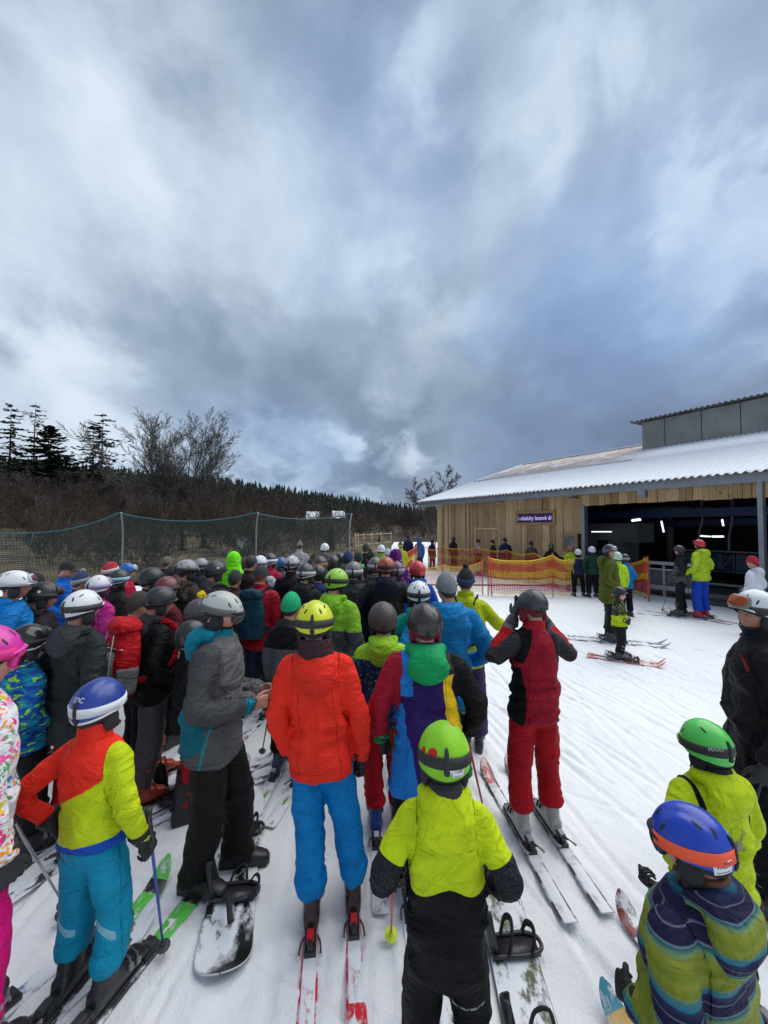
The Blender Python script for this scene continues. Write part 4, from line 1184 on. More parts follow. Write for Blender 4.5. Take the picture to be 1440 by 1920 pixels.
def build_ground():
    # fine sheet near the camera with grooves that skis pressed in
    nx, ny = 680, 760
    xs = np.linspace(-6.5, 8.5, nx); u = np.linspace(0, 1, ny); ys = .35 + 15.65 * (u * .45 + .55 * u ** 2)
    X, Y = np.meshgrid(xs, ys); P = np.stack([X.ravel(), Y.ravel(), np.zeros(X.size)], 1)
    z = fbm(P * .9, 3) * .012 + fbm(P * 6.5, 4) * .0065
    rnd = random.Random(5)
    x_, y_ = P[:, 0], P[:, 1]
    for k in range(190):
        # tracks come from the right and fan towards the queue
        if k < 150: x0 = rnd.uniform(-3.5, 6.5); a = R(rnd.uniform(0, 24) if x0 > .3 else rnd.uniform(-12, 6)); y0 = rnd.uniform(-1, 6)
        else: x0 = rnd.uniform(-5, 8); a = R(rnd.uniform(-25, 75)); y0 = rnd.uniform(1, 13)
        ln = rnd.uniform(2, 9); cv = rnd.uniform(-.012, .012); dx, dy = -math.sin(a), math.cos(a)
        al = (x_ - x0) * dx + (y_ - y0) * dy
        ac = (x_ - x0) * dy - (y_ - y0) * dx - cv * al ** 2 + .02 * np.sin(al * 2.1 + k)
        w = rnd.uniform(.018, .042); dpt = rnd.uniform(.004, .013)
        ma = (np.abs(ac) < .3) & (al > -.5) & (al < ln + .5)
        if not ma.any(): continue
        e = np.clip(al[ma] / .4, 0, 1) * np.clip((ln - al[ma]) / .4, 0, 1)
        q = np.abs(ac[ma]) / w
        z[ma] += e * (-dpt / (1 + q ** 6) + .55 * dpt * np.exp(-((q - 1.5) / .45) ** 2))
    for k in range(520):                                # boot prints, clods and pole holes
        cx, cy = rnd.uniform(-5.5, 7.5), rnd.uniform(1, 12); r = rnd.uniform(.02, .08); dd = rnd.choice((-1, 1, -1)) * rnd.uniform(.005, .016)
        ma = (np.abs(x_ - cx) < .3) & (np.abs(y_ - cy) < .3)
        z[ma] += dd * np.exp(-(((x_[ma] - cx) / r) ** 2 + ((y_[ma] - cy) / (r * rnd.uniform(.6, 1.8))) ** 2) ** 1.5)
    edge = np.clip((x_ + 6.5) / .5, 0, 1) * np.clip((8.5 - x_) / .5, 0, 1) * np.clip((16 - y_) / 1.0, 0, 1)
    z = (z - .006) * edge
    V = np.stack([x_, y_, z], 1)
    me = bpy.data.meshes.new('snow_ground'); i = np.arange((ny - 1) * (nx - 1)); r, c = i // (nx - 1), i % (nx - 1); a = r * nx + c
    q = np.stack([a, a + 1, a + nx + 1, a + nx], 1)
    me.vertices.add(len(V)); me.vertices.foreach_set('co', V.ravel())
    me.loops.add(q.size); me.loops.foreach_set('vertex_index', q.ravel()); me.polygons.add(len(q))
    me.polygons.foreach_set('loop_start', np.arange(len(q)) * 4); me.polygons.foreach_set('loop_total', np.full(len(q), 4)); me.update(calc_edges=True)
    me.polygons.foreach_set('use_smooth', [True] * len(q)); me.materials.append(SNOW)
    tag(link('snow_piste', me), 'trampled white snow with ski tracks', None, None, 'structure')
    # the rest of the level snow, around the fine sheet
    mb = MB()
    def quad(x0, y0, x1, y1, z=-.0): mb.add([(x0, y0, z), (x1, y0, z), (x1, y1, z), (x0, y1, z)], [(0, 1, 2, 3)])
    quad(-14, -30, 40, .35); quad(-14, .35, -6.5, 16); quad(8.5, .35, 40, 16)
    FL = [(-14, 14.4), (-13.3, 15.8), (-10.4, 16.5), (-5.6, 18), (-1.7, 20.5), (.5, 40), (1.5, 62)]
    mb.add([(-14, 14.4, 0), (-14, 16, 0), (-6.5, 16, 0), (-6.5, 14.4, 0)], [])
    mb.add([(x, y, 0) for x, y in FL] + [(40, 62, 0), (40, 16, 0), (-14, 16, 0)], [(1, 9, 2), (2, 9, 3), (3, 9, 8, 4), (4, 8, 7, 5), (5, 7, 6)])
    tag(mb.build('snow_field', [SNOW], None), 'level white snow around the lift building', None, None, 'structure')
    # far land
    gm = bpy.data.materials.new('woodland_floor'); gm.use_nodes = True; t = gm.node_tree; b = t.nodes['Principled BSDF']; tc = nd(t, 'ShaderNodeTexCoord')
    n = nd(t, 'ShaderNodeTexNoise', i={0: tc.outputs['Object'], 'Scale': .35, 'Detail': 8.0, 'Roughness': .65})
    n2 = nd(t, 'ShaderNodeTexNoise', i={0: tc.outputs['Object'], 'Scale': .05, 'Detail': 3.0})
    c = mixc(t, maprange(t, n.outputs[0], .4, .65), (.030, .022, .014), (.085, .062, .036))
    sp = nd(t, 'ShaderNodeSeparateXYZ', i={0: tc.outputs['Object']})
    near = maprange(t, sp.outputs[1], 62, 36, 0, 1)
    c = mixc(t, mth(t, 'MULTIPLY', near, maprange(t, n.outputs[0], .40, .62)), c, (.17, .125, .065))
    t.links.new(c, b.inputs['Base Color']); b.inputs['Roughness'].default_value = .95
    bp = nd(t, 'ShaderNodeBump', i={'Height': n.outputs[0], 'Strength': 1.0, 'Distance': .5}); t.links.new(bp.outputs[0], b.inputs['Normal'])
    ys = np.concatenate([np.linspace(13, 80, 60), np.linspace(84, 330, 70), np.linspace(350, 1400, 12)]); mbg = MB(); rows = []
    nxx = 150
    for y in ys:
        pxs = np.linspace(-900, 2400, nxx); xx = (pxs - 720) / FPX * y
        zz = hill_z(xx, np.full(nxx, y)) + fbm(np.stack([xx * .08, np.full(nxx, y * .08), np.zeros(nxx)], 1), 3) * np.clip((y - 30) / 60, 0, 1) * 1.2
        lim = np.clip((-xx - 4) / 3, 0, 1) if y < 62 else 1
        xb = np.interp(y, [14, 15.8, 16.5, 18, 20.5, 40, 62], [-14.5, -13.3, -10.4, -5.6, -1.7, .5, 1.5]) - .05
        zz = np.where((y < 62) & (xx > xb), -.4, zz + .10 * (y < 62))
        rows.append(np.stack([xx, np.full(nxx, y), zz - .05], 1))
    V = np.concatenate(rows); F = [(i * nxx + j, i * nxx + j + 1, (i + 1) * nxx + j + 1, (i + 1) * nxx + j) for i in range(len(ys) - 1) for j in range(nxx - 1)]
    mbg.add(V, F)
    tag(mbg.build('hillside', [gm]), 'brown wooded hillside beyond the piste', None, None, 'structure')
build_ground()

# ------------------------------------------------------------------ lift building
OX, OY, ANG = 2.1, 23.6, math.atan2(-.865, .502)
UX, UY, NX, NY = .502, -.865, .865, .502
def bt(px, r):                                        # position along the facade of a pixel column, r behind the eave
    a = (px - 720) / FPX
    return (a * (OY + NY * r) - OX - NX * r) / (UX - a * UY)
def bz(px, py, r):
    t = bt(px, r); y = OY + NY * r + UY * t
    return t, atdepth(px, py, y).z

def wood_material():
    m = bpy.data.materials.new('raw_timber'); m.use_nodes = True; t = m.node_tree; b = t.nodes['Principled BSDF']; tc = nd(t, 'ShaderNodeTexCoord')
    oi = nd(t, 'ShaderNodeObjectInfo')
    add = nd(t, 'ShaderNodeVectorMath', operation='ADD', i={0: tc.outputs['Object']})
    sc = nd(t, 'ShaderNodeVectorMath', operation='SCALE', i={0: (13.1, 7.7, 31.0)}); t.links.new(oi.outputs['Random'], sc.inputs['Scale']); t.links.new(sc.outputs[0], add.inputs[1])
    mp = nd(t, 'ShaderNodeMapping', i={0: add.outputs[0]}); mp.inputs['Scale'].default_value = (1, 1, .06)
    w = nd(t, 'ShaderNodeTexWave', i={0: mp.outputs[0], 'Scale': 5.0, 'Distortion': 9.0, 'Detail': 3.0, 'Detail Scale': 2.0})
    mp2 = nd(t, 'ShaderNodeMapping', i={0: add.outputs[0]}); mp2.inputs['Scale'].default_value = (1, 1, .12)
    n = nd(t, 'ShaderNodeTexNoise', i={0: mp2.outputs[0], 'Scale': 22.0, 'Detail': 5.0})
    n2 = nd(t, 'ShaderNodeTexNoise', i={0: add.outputs[0], 'Scale': 1.3, 'Detail': 3.0})
    c = mixc(t, oi.outputs['Random'], (.60, .385, .18), (.74, .52, .285))
    c = mixc(t, maprange(t, w.outputs[0], .2, .9, 0, .5), c, (.35, .205, .095))
    c = mixc(t, maprange(t, n.outputs[0], .52, .72, 0, .5), c, (.20, .105, .045))
    c = mixc(t, maprange(t, n2.outputs[0], .5, .75, 0, .35), c, (.50, .40, .28))
    v = nd(t, 'ShaderNodeTexVoronoi', i={0: nd(t, 'ShaderNodeVectorMath', operation='MULTIPLY', i={0: add.outputs[0], 1: (3.2, 3.2, 1.5)}).outputs[0], 'Scale': 1.0})
    c = mixc(t, maprange(t, v.outputs['Distance'], .05, .11, .8, 0), c, (.10, .05, .025))
    hs = nd(t, 'ShaderNodeHueSaturation', i={'Color': c}); hs.inputs['Saturation'].default_value = .98; t.links.new(maprange(t, oi.outputs['Random'], 0, 1, .70, 1.15), hs.inputs['Value'])
    t.links.new(hs.outputs[0], b.inputs['Base Color']); b.inputs['Roughness'].default_value = .75
    bp = nd(t, 'ShaderNodeBump', i={'Height': n.outputs[0], 'Strength': .4, 'Distance': .006}); t.links.new(bp.outputs[0], b.inputs['Normal'])
    return m

def plank(mb, x, w, z0, z1, y, th, seed, wav=.018):
    rr = random.Random(seed); n = 9; L_, R_ = [], []
    l = r = 0
    for i in range(n):
        l = l * .6 + rr.uniform(-wav, wav) * .7; r = r * .6 + rr.uniform(-wav, wav) * .7
        z = z0 + (z1 - z0) * i / (n - 1); L_.append((x + l, z)); R_.append((x + w + r, z))
    V = []
    for (a, z), (b_, _) in zip(L_, R_): V += [(a, y, z), (b_, y, z), (b_ + .0, y + th, z), (a, y + th, z)]
    F = []
    for i in range(n - 1):
        o, p = i * 4, i * 4 + 4
        F += [(o, o + 1, p + 1, p), (o + 1, o + 2, p + 2, p + 1), (o + 3, o, p, p + 3), (o + 2, o + 3, p + 3, p + 2)]
    F += [(3, 2, 1, 0), (n * 4 - 4, n * 4 - 3, n * 4 - 2, n * 4 - 1)]
    mb.add(V, F)

def build_lift():
    B = empty('lift_station', (OX, OY, 0), ANG, 'timber clad ski lift station with snowy corrugated roof and dark open hall', 'building')
    wood = wood_material()
    steel = pr('galvanised', (.30, .32, .34), .45, .7, bump=.1, bscale=20, var=.15)
    dark = pr('dark_backing', (.035, .024, .016), .9)
    roofh = lambda r: 3.72 + .316 * r
    T0, T1 = -.25, 27.0
    RW = 1.0                                          # wall line
    rr = random.Random(3)
    # backing wall left of the opening and the gable side
    TO = bt(1091, RW)                                  # left jamb of the hall
    mb = MB(); mb.box(((.2 + TO) / 2, RW + .09, 2.0), (TO - .2, .10, 4.0 - .1)); mb.box((.26, RW + 5, 1.85), (.1, 9.7, 3.6)); mb.box(((TO + 26) / 2, RW + .09, 3.55), (26 - TO, .10, .84)); mb.build('wall', dark, B, smooth=False)
    zt = roofh(RW) - .10
    sgn_t0, sgn_z1 = bz(969, 959, RW); sgn_t1, _ = bz(1043, 959, RW); sgn_z0 = bz(969, 985, RW)[1]
    nb0, nz1 = bz(1055, 1000, RW); nb1 = bt(1084, RW); nz0 = bz(1055, 1034, RW)[1]
    d0, dz1 = bz(894, 993, RW); d1 = bt(936, RW)
    # gates of openings: (t0,t1,z0,z1) cut out of the boarding
    holes = [(d0 - .10, d1 + .10, -1, dz1 + .12), (sgn_t0, sgn_t1, sgn_z0, sgn_z1), (nb0, nb1, nz0, nz1)]
    t = .2; k = 0
    while t < TO - .06:
        w = rr.choice((.16, .20, .26, .30, .36, .42)); w = min(w, TO - t)
        segs = [(.02, zt)]
        for h0, h1, a, b_ in holes:
            if t + w * .5 > h0 and t + w * .5 < h1:
                ns = []
                for z0, z1 in segs:
                    if a > z0: ns.append((z0, a))
                    if b_ < z1: ns.append((b_, z1))
                    if a <= z0 and b_ >= z1: pass
                segs = ns
        for z0, z1 in segs:
            if z1 - z0 < .1: continue
            mb = MB(); pr_ = rr.choice((.0, .03))
            plank(mb, t + .008, w - .020, z0, z1, RW - .005 - pr_, .030, k * 7 + 1); mb.build('plank', wood, B, smooth=False); k += 1
        t += w
    # narrow cover strips with bark edges
    for _ in range(16):
        tt = rr.uniform(.4, TO - .2)
        if any(h0 - .1 < tt < h1 + .1 for h0, h1, *_r in holes): continue
        mb = MB(); plank(mb, tt, rr.uniform(.05, .09), .02, zt, RW - .052, .028, int(tt * 100), .012); mb.build('cover_strip', wood, B, smooth=False)
    # header boards over the hall mouth
    t = TO + .02; zb = bz(1100, 948, RW)[1]
    while t < 22:
        w = rr.uniform(.18, .40); mb = MB(); plank(mb, t, w - .012, zb + rr.uniform(-.015, .015), zt, RW - .012 - rr.choice((0, .016)), .03, int(t * 91), .012); mb.build('plank', wood, B, smooth=False); t += w
    # jamb post and door
    mb = MB(); mb.box((TO + .07, RW + .06, 1.55), (.14, .22, 3.1)); mb.build('door_jamb', steel, B, smooth=False)
    mb = MB()
    mb.box(((d0 + d1) / 2, RW - .03, dz1 + .05), (d1 - d0 + .20, .06, .12)); mb.box((d0 - .05, RW - .03, dz1 / 2), (.10, .06, dz1 - .02)); mb.box((d1 + .05, RW - .03, dz1 / 2), (.10, .06, dz1 - .02)); mb.build('door_frame', wood, B, smooth=False)
    dr = empty('door', (0, 0, 0)); dr.parent = B
    n = 6
    for i in range(n):
        a = d0 + (d1 - d0) * i / n; mb = MB(); plank(mb, a + .005, (d1 - d0) / n - .01, .03, dz1 - .02, RW - .01, .025, i + 50, .003); mb.build('plank', wood, dr, smooth=False)
    mb = MB(); mb.tube([(d1 - .14, RW - .02, 1.02), (d1 - .14, RW - .06, 1.02), (d1 - .24, RW - .06, 1.02)], .012, 8); mb.build('handle', steel, dr)
    # fixed timber panel frame around the display, notice board
    def frame(t0, t1, z0, z1, bw_, nm, y=RW - .05):
        mb = MB(); w = t1 - t0; h = z1 - z0
        mb.box((t0 + w / 2, y, z1 - bw_ / 2), (w, .07, bw_)); mb.box((t0 + w / 2, y, z0 + bw_ / 2), (w, .07, bw_)); mb.box((t0 + bw_ / 2, y, z0 + h / 2), (bw_, .07, h - 2 * bw_)); mb.box((t1 - bw_ / 2, y, z0 + h / 2), (bw_, .07, h - 2 * bw_)); return mb.build(nm, wood, B, smooth=False)
    frame(sgn_t0, sgn_t1, sgn_z0, sgn_z1, .12, 'sign_frame'); frame(nb0, nb1, nz0, nz1, .10, 'notice_frame')
    ds = empty('led_display', (0, 0, 0)); ds.parent = B
    mb = MB(); mb.box(((sgn_t0 + sgn_t1) / 2, RW - .03, (sgn_z0 + sgn_z1) / 2), (sgn_t1 - sgn_t0 - .24, .05, sgn_z1 - sgn_z0 - .24)); mb.build('screen', pr('display', (.012, .008, .03), .3, emit=(.10, .03, .30, .03)), ds, smooth=False)
    me = text_mesh('i obsluhy lanové dr', 1.0, .012, .02); V = np.array([v.co[:] for v in me.vertices]); wd = V[:, 0].max() - V[:, 0].min()
    s = (sgn_t1 - sgn_t0 - .30) / wd; me.vertices.foreach_set('co', np.stack([V[:, 0] * s, -V[:, 2] * .2, V[:, 1] * s * 1.15], 1).ravel())
    lt = link('lettering', me, ds, ((sgn_t0 + sgn_t1) / 2, RW - .060, (sgn_z0 + sgn_z1) / 2 - .01)); me.materials.append(pr('display_text', (.5, .4, .9), .5, emit=(.62, .50, 1.0, .26)))
    nbd = MB(); nbd.box(((nb0 + nb1) / 2, RW - .03, (nz0 + nz1) / 2), (nb1 - nb0 - .20, .04, nz1 - nz0 - .20)); nbd.build('notice_board', pr('notice', (.20, .19, .22), .4, var=.6, bscale=14), B, smooth=False)
    # roof: corrugated sheet
    per, spp = .205, 8; nT = int((T1 - T0) / per * spp); ts = np.linspace(T0, T1, nT)
    prof = .030 * np.cos(2 * math.pi * ts / per)
    rs = [-.14, -.13, 4.3, 4.302, 8.6, 17.2]; rows = []
    for r in rs:
        z = (roofh(r) if r <= 8.6 else roofh(8.6) - .316 * (r - 8.6)) + (0.012 if r in (4.302,) else 0)
        rows.append(np.stack([ts, np.full(nT, r), z + prof * (1 if r > -.135 else 1)], 1))
    top = np.concatenate(rows); bot = top - np.array([0, 0, .012]); k = len(rs)
    F = [(i * nT + j, i * nT + j + 1, (i + 1) * nT + j + 1, (i + 1) * nT + j) for i in range(k - 1) for j in range(nT - 1)]
    rm = bpy.data.materials.new('roof_sheet'); rm.use_nodes = True; tt = rm.node_tree; b = tt.nodes['Principled BSDF']; tc = nd(tt, 'ShaderNodeTexCoord'); sp = nd(tt, 'ShaderNodeSeparateXYZ', i={0: tc.outputs['Object']})
    n = nd(tt, 'ShaderNodeTexNoise', i={0: tc.outputs['Object'], 'Scale': 1.1, 'Detail': 6.0, 'Roughness': .6}); n2 = nd(tt, 'ShaderNodeTexNoise', i={0: tc.outputs['Object'], 'Scale': 9.0, 'Detail': 4.0})
    v = mth(tt, 'ADD', maprange(tt, sp.outputs[1], 4.1, 4.5, 0, 1), mth(tt, 'MULTIPLY', mth(tt, 'SUBTRACT', n.outputs[0], .5), 1.2))
    melt = mth(tt, 'MULTIPLY', maprange(tt, v, .75, 1.0, 0, 1), maprange(tt, sp.outputs[0], 10, 7.5, 0, 1))
    melt = mth(tt, 'MULTIPLY', melt, maprange(tt, n2.outputs[0], .35, .55, .55, .95))
    snw = mixc(tt, maprange(tt, n2.outputs[0], .35, .7), (.80, .83, .87), (.70, .735, .78))
    c = mixc(tt, melt, snw, (.33, .24, .205))
    edge = maprange(tt, sp.outputs[1], -.10, .05, 1, 0)
    c = mixc(tt, mth(tt, 'MULTIPLY', edge, maprange(tt, n2.outputs[0], .42, .5, .2, 1)), c, (.36, .37, .38))
    tt.links.new(c, b.inputs['Base Color']); b.inputs['Roughness'].default_value = .7
    bp = nd(tt, 'ShaderNodeBump', i={'Height': n2.outputs[0], 'Strength': .4, 'Distance': .02}); tt.links.new(bp.outputs[0], b.inputs['Normal'])
    under = pr('sheet_underside', (.22, .23, .24), .5, .3)
    rf = empty('roof', (0, 0, 0)); rf.parent = B
    mb = MB(); mb.add(top, F, 0); mb.build('roof_sheet', [rm], rf)
    mb = MB(); mb.add(bot, [f[::-1] for f in F], 0); n1_ = nT
    mb.add(np.concatenate([top[:nT], bot[:nT]]), [(j + 1, j, nT + j, nT + j + 1) for j in range(nT - 1)]); mb.build('underside', [under], rf)
    mb = MB(); mb.tube([(T0, 4.2, roofh(4.2) + .05), (9.5, 4.2, roofh(4.2) + .05)], .035, 6); mb.tube([(T0, 8.6, roofh(8.6) + .05), (20, 8.6, roofh(8.6) + .05)], .06, 6)
    mb.tube([(T0 + .02, -.1, roofh(-.1) + .02), (T0 + .02, 8.6, roofh(8.6) + .03)], .04, 4); mb.build('ridge_cap', pr('roof_trim', (.6, .62, .64), .6), rf)
    mb = MB()
    for i, tq in enumerate(np.arange(11.4, 26, .3)):
        mb.ell((tq, 1.8 + .8 * ((i * 37) % 5) / 5, roofh(1.8) + .06), (.02, .02, .02), 6, 4)
    # eave beam, brackets, gutter strip
    mb = MB(); mb.box(((T0 + T1) / 2, .16, 3.62), (T1 - T0 - .1, .10, .10)); mb.box(((T0 + T1) / 2, .22, 3.50), (T1 - T0 - .1, .16, .16)); mb.build('eave_beam', steel, B, smooth=False)
    for tq in (.35, 3.2, 6.1, 9.2, 11.95, 15.0, 18, 21):
        mb = MB(); mb.box((tq, .62, 3.62), (.10, .90, .16)); mb.build('rafter', steel, B, smooth=False)
    mb = MB(); mb.box((12.0, .22, 3.30), (.22, .18, .22)); mb.build('beam_bracket', steel, B, smooth=False)
    tp = bt(1432, .2)
    mb = MB(); mb.box((tp, .22, 1.72), (.03, .20, 3.44)); mb.box((tp - .04, .13, 1.72), (.11, .015, 3.44)); mb.box((tp - .04, .31, 1.72), (.11, .015, 3.44)); mb.box((tp - .02, .22, .02), (.34, .34, .03)); mb.build('post', steel, B, smooth=False)
    # lamps under the eave
    for px, py in ((937, 941), (1076, 935)):
        tq, zq = bz(px, py, RW - .25); lm = empty('eave_lamp', (tq, RW - .25, zq)); lm.parent = B
        mb = MB(); mb.box((0, .10, .02), (.05, .28, .05)); mb.box((0, 0, .03), (.26, .16, .08)); mb.build('housing', pr('lamp_grey', (.10, .10, .10), .5), lm, smooth=False)
        mb = MB(); mb.box((0, -.02, -.018), (.22, .12, .015)); mb.build('glass', pr('lamp_glass', (.75, .75, .72), .2), lm, smooth=False)
    # upper storey box on the roof
    r = 7.0; a0, zb0 = bz(1208, 846, r); ztop = bz(1206, 793, r)[1]
    cm = bpy.data.materials.new('cement_board'); cm.use_nodes = True; tt = cm.node_tree; b = tt.nodes['Principled BSDF']; tc = nd(tt, 'ShaderNodeTexCoord')
    n = nd(tt, 'ShaderNodeTexNoise', i={0: tc.outputs['Object'], 'Scale': 1.0, 'Detail': 6.0}); n2 = nd(tt, 'ShaderNodeTexNoise', i={0: tc.outputs['Object'], 'Scale': 14.0, 'Detail': 4.0})
    c = mixc(tt, maprange(tt, n.outputs[0], .35, .68), (.30, .30, .275), (.22, .22, .205)); c = mixc(tt, maprange(tt, n2.outputs[0], .55, .7, 0, .4), c, (.16, .155, .14)); tt.links.new(c, b.inputs['Base Color']); b.inputs['Roughness'].default_value = .8
    ub = empty('roof_cabin', (0, 0, 0)); ub.parent = B
    mb = MB(); mb.box(((a0 + 26) / 2 + .02, r + 2.0, (zb0 + ztop) / 2 - .3), (26 - a0 - .04, 3.9, ztop - zb0 + .6)); mb.build('cabin_core', pr('cabin_dark', (.05, .05, .05), .8), ub, smooth=False)
    t = a0; ws = [1.0, 1.45, 1.35, 1.75, 1.7, 1.7, 1.7, 1.7, 1.7]; 
    for w in ws:
        mb = MB(); mb.box((t + w / 2, r - .0, (zb0 + ztop) / 2 - .15), (w - .035, .05, ztop - zb0 + .28)); mb.build('panel', cm, ub, smooth=False); t += w
    mb = MB(); mb.box((a0 - .005, r + 2.0, (zb0 + ztop) / 2 - .15), (.05, 3.9, ztop - zb0 + .28)); mb.build('panel', cm, ub, smooth=False)
    ts = np.arange(a0 - .35, 26, per / 8); rows = []
    for q, rr_ in ((0, r - .35), (1, r + 4.3)):
        rows.append(np.stack([ts, np.full(len(ts), rr_), ztop + .08 + .02 * (rr_ - r) + .028 * np.cos(2 * math.pi * ts / per)], 1))
    nT = len(ts); top = np.concatenate(rows); bot = top - np.array([0, 0, .04]); mb = MB()
    F = [(j, j + 1, nT + j + 1, nT + j) for j in range(nT - 1)]
    mb.add(top, F); mb.add(bot, [f[::-1] for f in F]); mb.add(np.concatenate([top[:nT], bot[:nT]]), [(j + 1, j, nT + j, nT + j + 1) for j in range(nT - 1)])
    mb.box((a0 - .34, r + 1.9, ztop + .07), (.03, 4.6, .10))
    mb.build('cabin_roof', pr('old_sheet', (.16, .165, .16), .6, .2, var=.4, bscale=6), ub)
    # the hall inside
    blk = pr('hall_shade_dark', (.022, .023, .026), .85); gy = pr('machine_grey', (.17, .18, .20), .6, var=.2, bscale=3); blue = pr('steel_blue', (.018, .045, .12), .5, .2)  # near-black walls and ceiling: the hall's shade is put into the colour
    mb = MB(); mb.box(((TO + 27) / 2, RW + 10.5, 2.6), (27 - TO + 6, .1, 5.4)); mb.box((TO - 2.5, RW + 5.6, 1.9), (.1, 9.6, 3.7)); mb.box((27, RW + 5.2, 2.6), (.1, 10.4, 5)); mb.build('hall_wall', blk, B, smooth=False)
    mb = MB(); mb.box(((TO + 27) / 2, RW + 5.2, .06), (27 - TO + 5, 10.2, .10)); mb.build('hall_floor', pr('dark_concrete', (.055, .056, .060), .45, bump=.2, bscale=8, var=.3), B, smooth=False)  # dark grey, slightly mottled concrete
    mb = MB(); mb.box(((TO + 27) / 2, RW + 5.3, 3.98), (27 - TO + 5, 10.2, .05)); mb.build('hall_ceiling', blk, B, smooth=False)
    def beam(px0, py0, px1, py1, r_, h, nm, m, dep=.25):
        a, z0 = bz(px0, py0, r_); b_, z1 = bz(px1, py1, r_)
        mb = MB(); mb.tube([(a, r_, z0), (b_, r_, z1)], h / 2 * 1.4, 4, up=(0, .7, .7)); return mb.build(nm, m, B, smooth=False)
    beam(1080, 968, 1500, 956, RW + 3.2, .30, 'blue_beam', blue); beam(1080, 988, 1500, 975, RW + 6, .25, 'blue_beam', blue)
    for px in (1126, 1180, 1300, 1376):
        a = bt(px, RW + 4.5); mb = MB(); mb.box((a, RW + 4.5, 3.3), (.14, .14, 1.2)); mb.build('hanger', blue, B, smooth=False)
    a, z1 = bz(1097, 990, RW + 3.0); a2 = bt(1196, RW + 3.0); z0 = bz(1196, 1018, RW + 3.0)[1]; a3 = bt(1168, RW + 3.0)
    mb = MB(); mb.box(((a + a3) / 2, RW + 3.6, .95), (a3 - a, 1.2, 1.9)); mb.box(((a + a2) / 2, RW + 3.6, (z0 + z1) / 2 + .1), (a2 - a, 1.25, z1 - z0 + .2)); mb.build('control_booth', gy, B, smooth=False)
    mb = MB(); q = bt(1128, RW + 2.9); mb.box((q, RW + 2.96, 1.45), (.5, .05, .45)); mb.build('booth_window', pr('booth_glass', (.02, .02, .025), .1), B, smooth=False)
    # bull wheel, chair carriers and loading gate deep in the hall
    a = bt(1255, RW + 6.4); mb = MB(); ph = np.linspace(0, 2 * math.pi, 41); mb.tube(np.stack([a + 1.6 * np.cos(ph), RW + 6.4 + 1.6 * np.sin(ph), np.full(41, 3.05)], 1), .09, 6, cap=False); mb.tube([(a, RW + 6.4, 3.2), (a, RW + 6.4, .1)], .16, 10)
    for q in range(6): mb.tube([(a, RW + 6.4, 3.05), (a + 1.6 * math.cos(q * 1.047), RW + 6.4 + 1.6 * math.sin(q * 1.047), 3.05)], .035, 5)
    mb.build('drive_wheel', gy, B)
    for px, dz in ((1372, 0), (1316, .1)):
        a = bt(px, RW + 4.0); ch = empty('chair_carrier', (a, RW + 4.0, 0)); ch.parent = B
        mb = MB(); mb.tube(cat([(0, 0, 3.4), (.02, 0, 2.6), (.0, -.25, 1.9 + dz), (0, -.3, 1.35)], 4), .04, 8); mb.tube([(-.9, -.3, 1.35), (.9, -.3, 1.35)], .035, 8); mb.build('hanger_arm', gy, ch)
        for s in (-.66, -.22, .22, .66):
            mb = MB(); mb.box((s, 0, .62), (.40, .45, .07)); mb.box((s, .24, .95), (.40, .07, .60)); mb.build('seat', pr('seat_blue', (.05, .08, .14), .5), ch, smooth=False)
    lit = pr('tube_light', (.9, .95, 1), .4, emit=(.86, .94, 1.0, .9)); 
    for px0, py0, px1, py1, r_, th in ((1109, 997, 1146, 997, RW + 2.4, .022), (1185, 976, 1201, 974, RW + 3.5, .05), (1240, 977, 1244, 998, RW + 5, .035), (1354, 974, 1356, 986, RW + 4, .032), (1312, 1005, 1331, 1006, RW + 5, .028), (1334, 1006, 1356, 1006, RW + 5, .035)):
        a, z0 = bz(px0, py0, r_); b_, z1 = bz(px1, py1, r_); lp = empty('hall_lamp', (0, 0, 0)); lp.parent = B
        mb = MB(); mb.tube([(a, r_, z0), (b_, r_, z1)], th, 8); mb.build('light_tube', lit, lp)
        mb = MB(); mb.tube([(a, r_ + .06, z0 + .05), (b_, r_ + .06, z1 + .05)], th * 1.3, 4); mb.build('fitting', blk, lp)
    # loading barrier and apron in front of the opening
    apr = MB(); apr.box((19.2, RW + .2, .05), (11.4, 1.5, .14)); apr.build('loading_apron', pr('dark_concrete', (.055, .056, .060), .45, bump=.2, bscale=8, var=.3), B, smooth=False)
    g = empty('guard_rail', (0, 0, 0), 0); g.parent = B
    a0_, zt_ = bz(1211, 1054, RW - .15); a1_ = bt(1306, RW - .15)
    galv = pr('rail_galv', (.42, .44, .46), .4, .6)
    for zz, hh in ((zt_, .10), (zt_ - .20, .05), (.30, .14)):
        mb = MB(); mb.box(((a0_ + a1_) / 2, RW - .15, zz), (a1_ - a0_, .06, hh)); mb.build('rail', galv, g, smooth=False)
    for tq in np.linspace(a0_ + .03, a1_ - .03, 4):
        mb = MB(); mb.box((tq, RW - .10, zt_ / 2), (.07, .05, zt_)); mb.build('rail_post', galv, g, smooth=False)
    mb = MB(); mb.box(((a0_ + a1_) / 2, RW - .08, zt_ / 2 - .02), (a1_ - a0_ - .05, .02, zt_ - .35)); mb.build('mesh_panel', pr('grey_panel', (.10, .105, .11), .6), g, smooth=False)
    mb = MB(); mb.box(((a1_ + 22) / 2, RW + .15, .55), (22 - a1_ - .3, .06, .06)); mb.box(((a1_ + 22) / 2, RW + .15, .18), (22 - a1_ - .3, .06, .14)); mb.build('rail', pr('rail_dull', (.12, .125, .13), .5), g, smooth=False)
build_lift()

# ------------------------------------------------------------------ nets
def strands(P0, P1, sag, h0, h1, step, rad, nh, name, mat, parent, top=None):
    pass

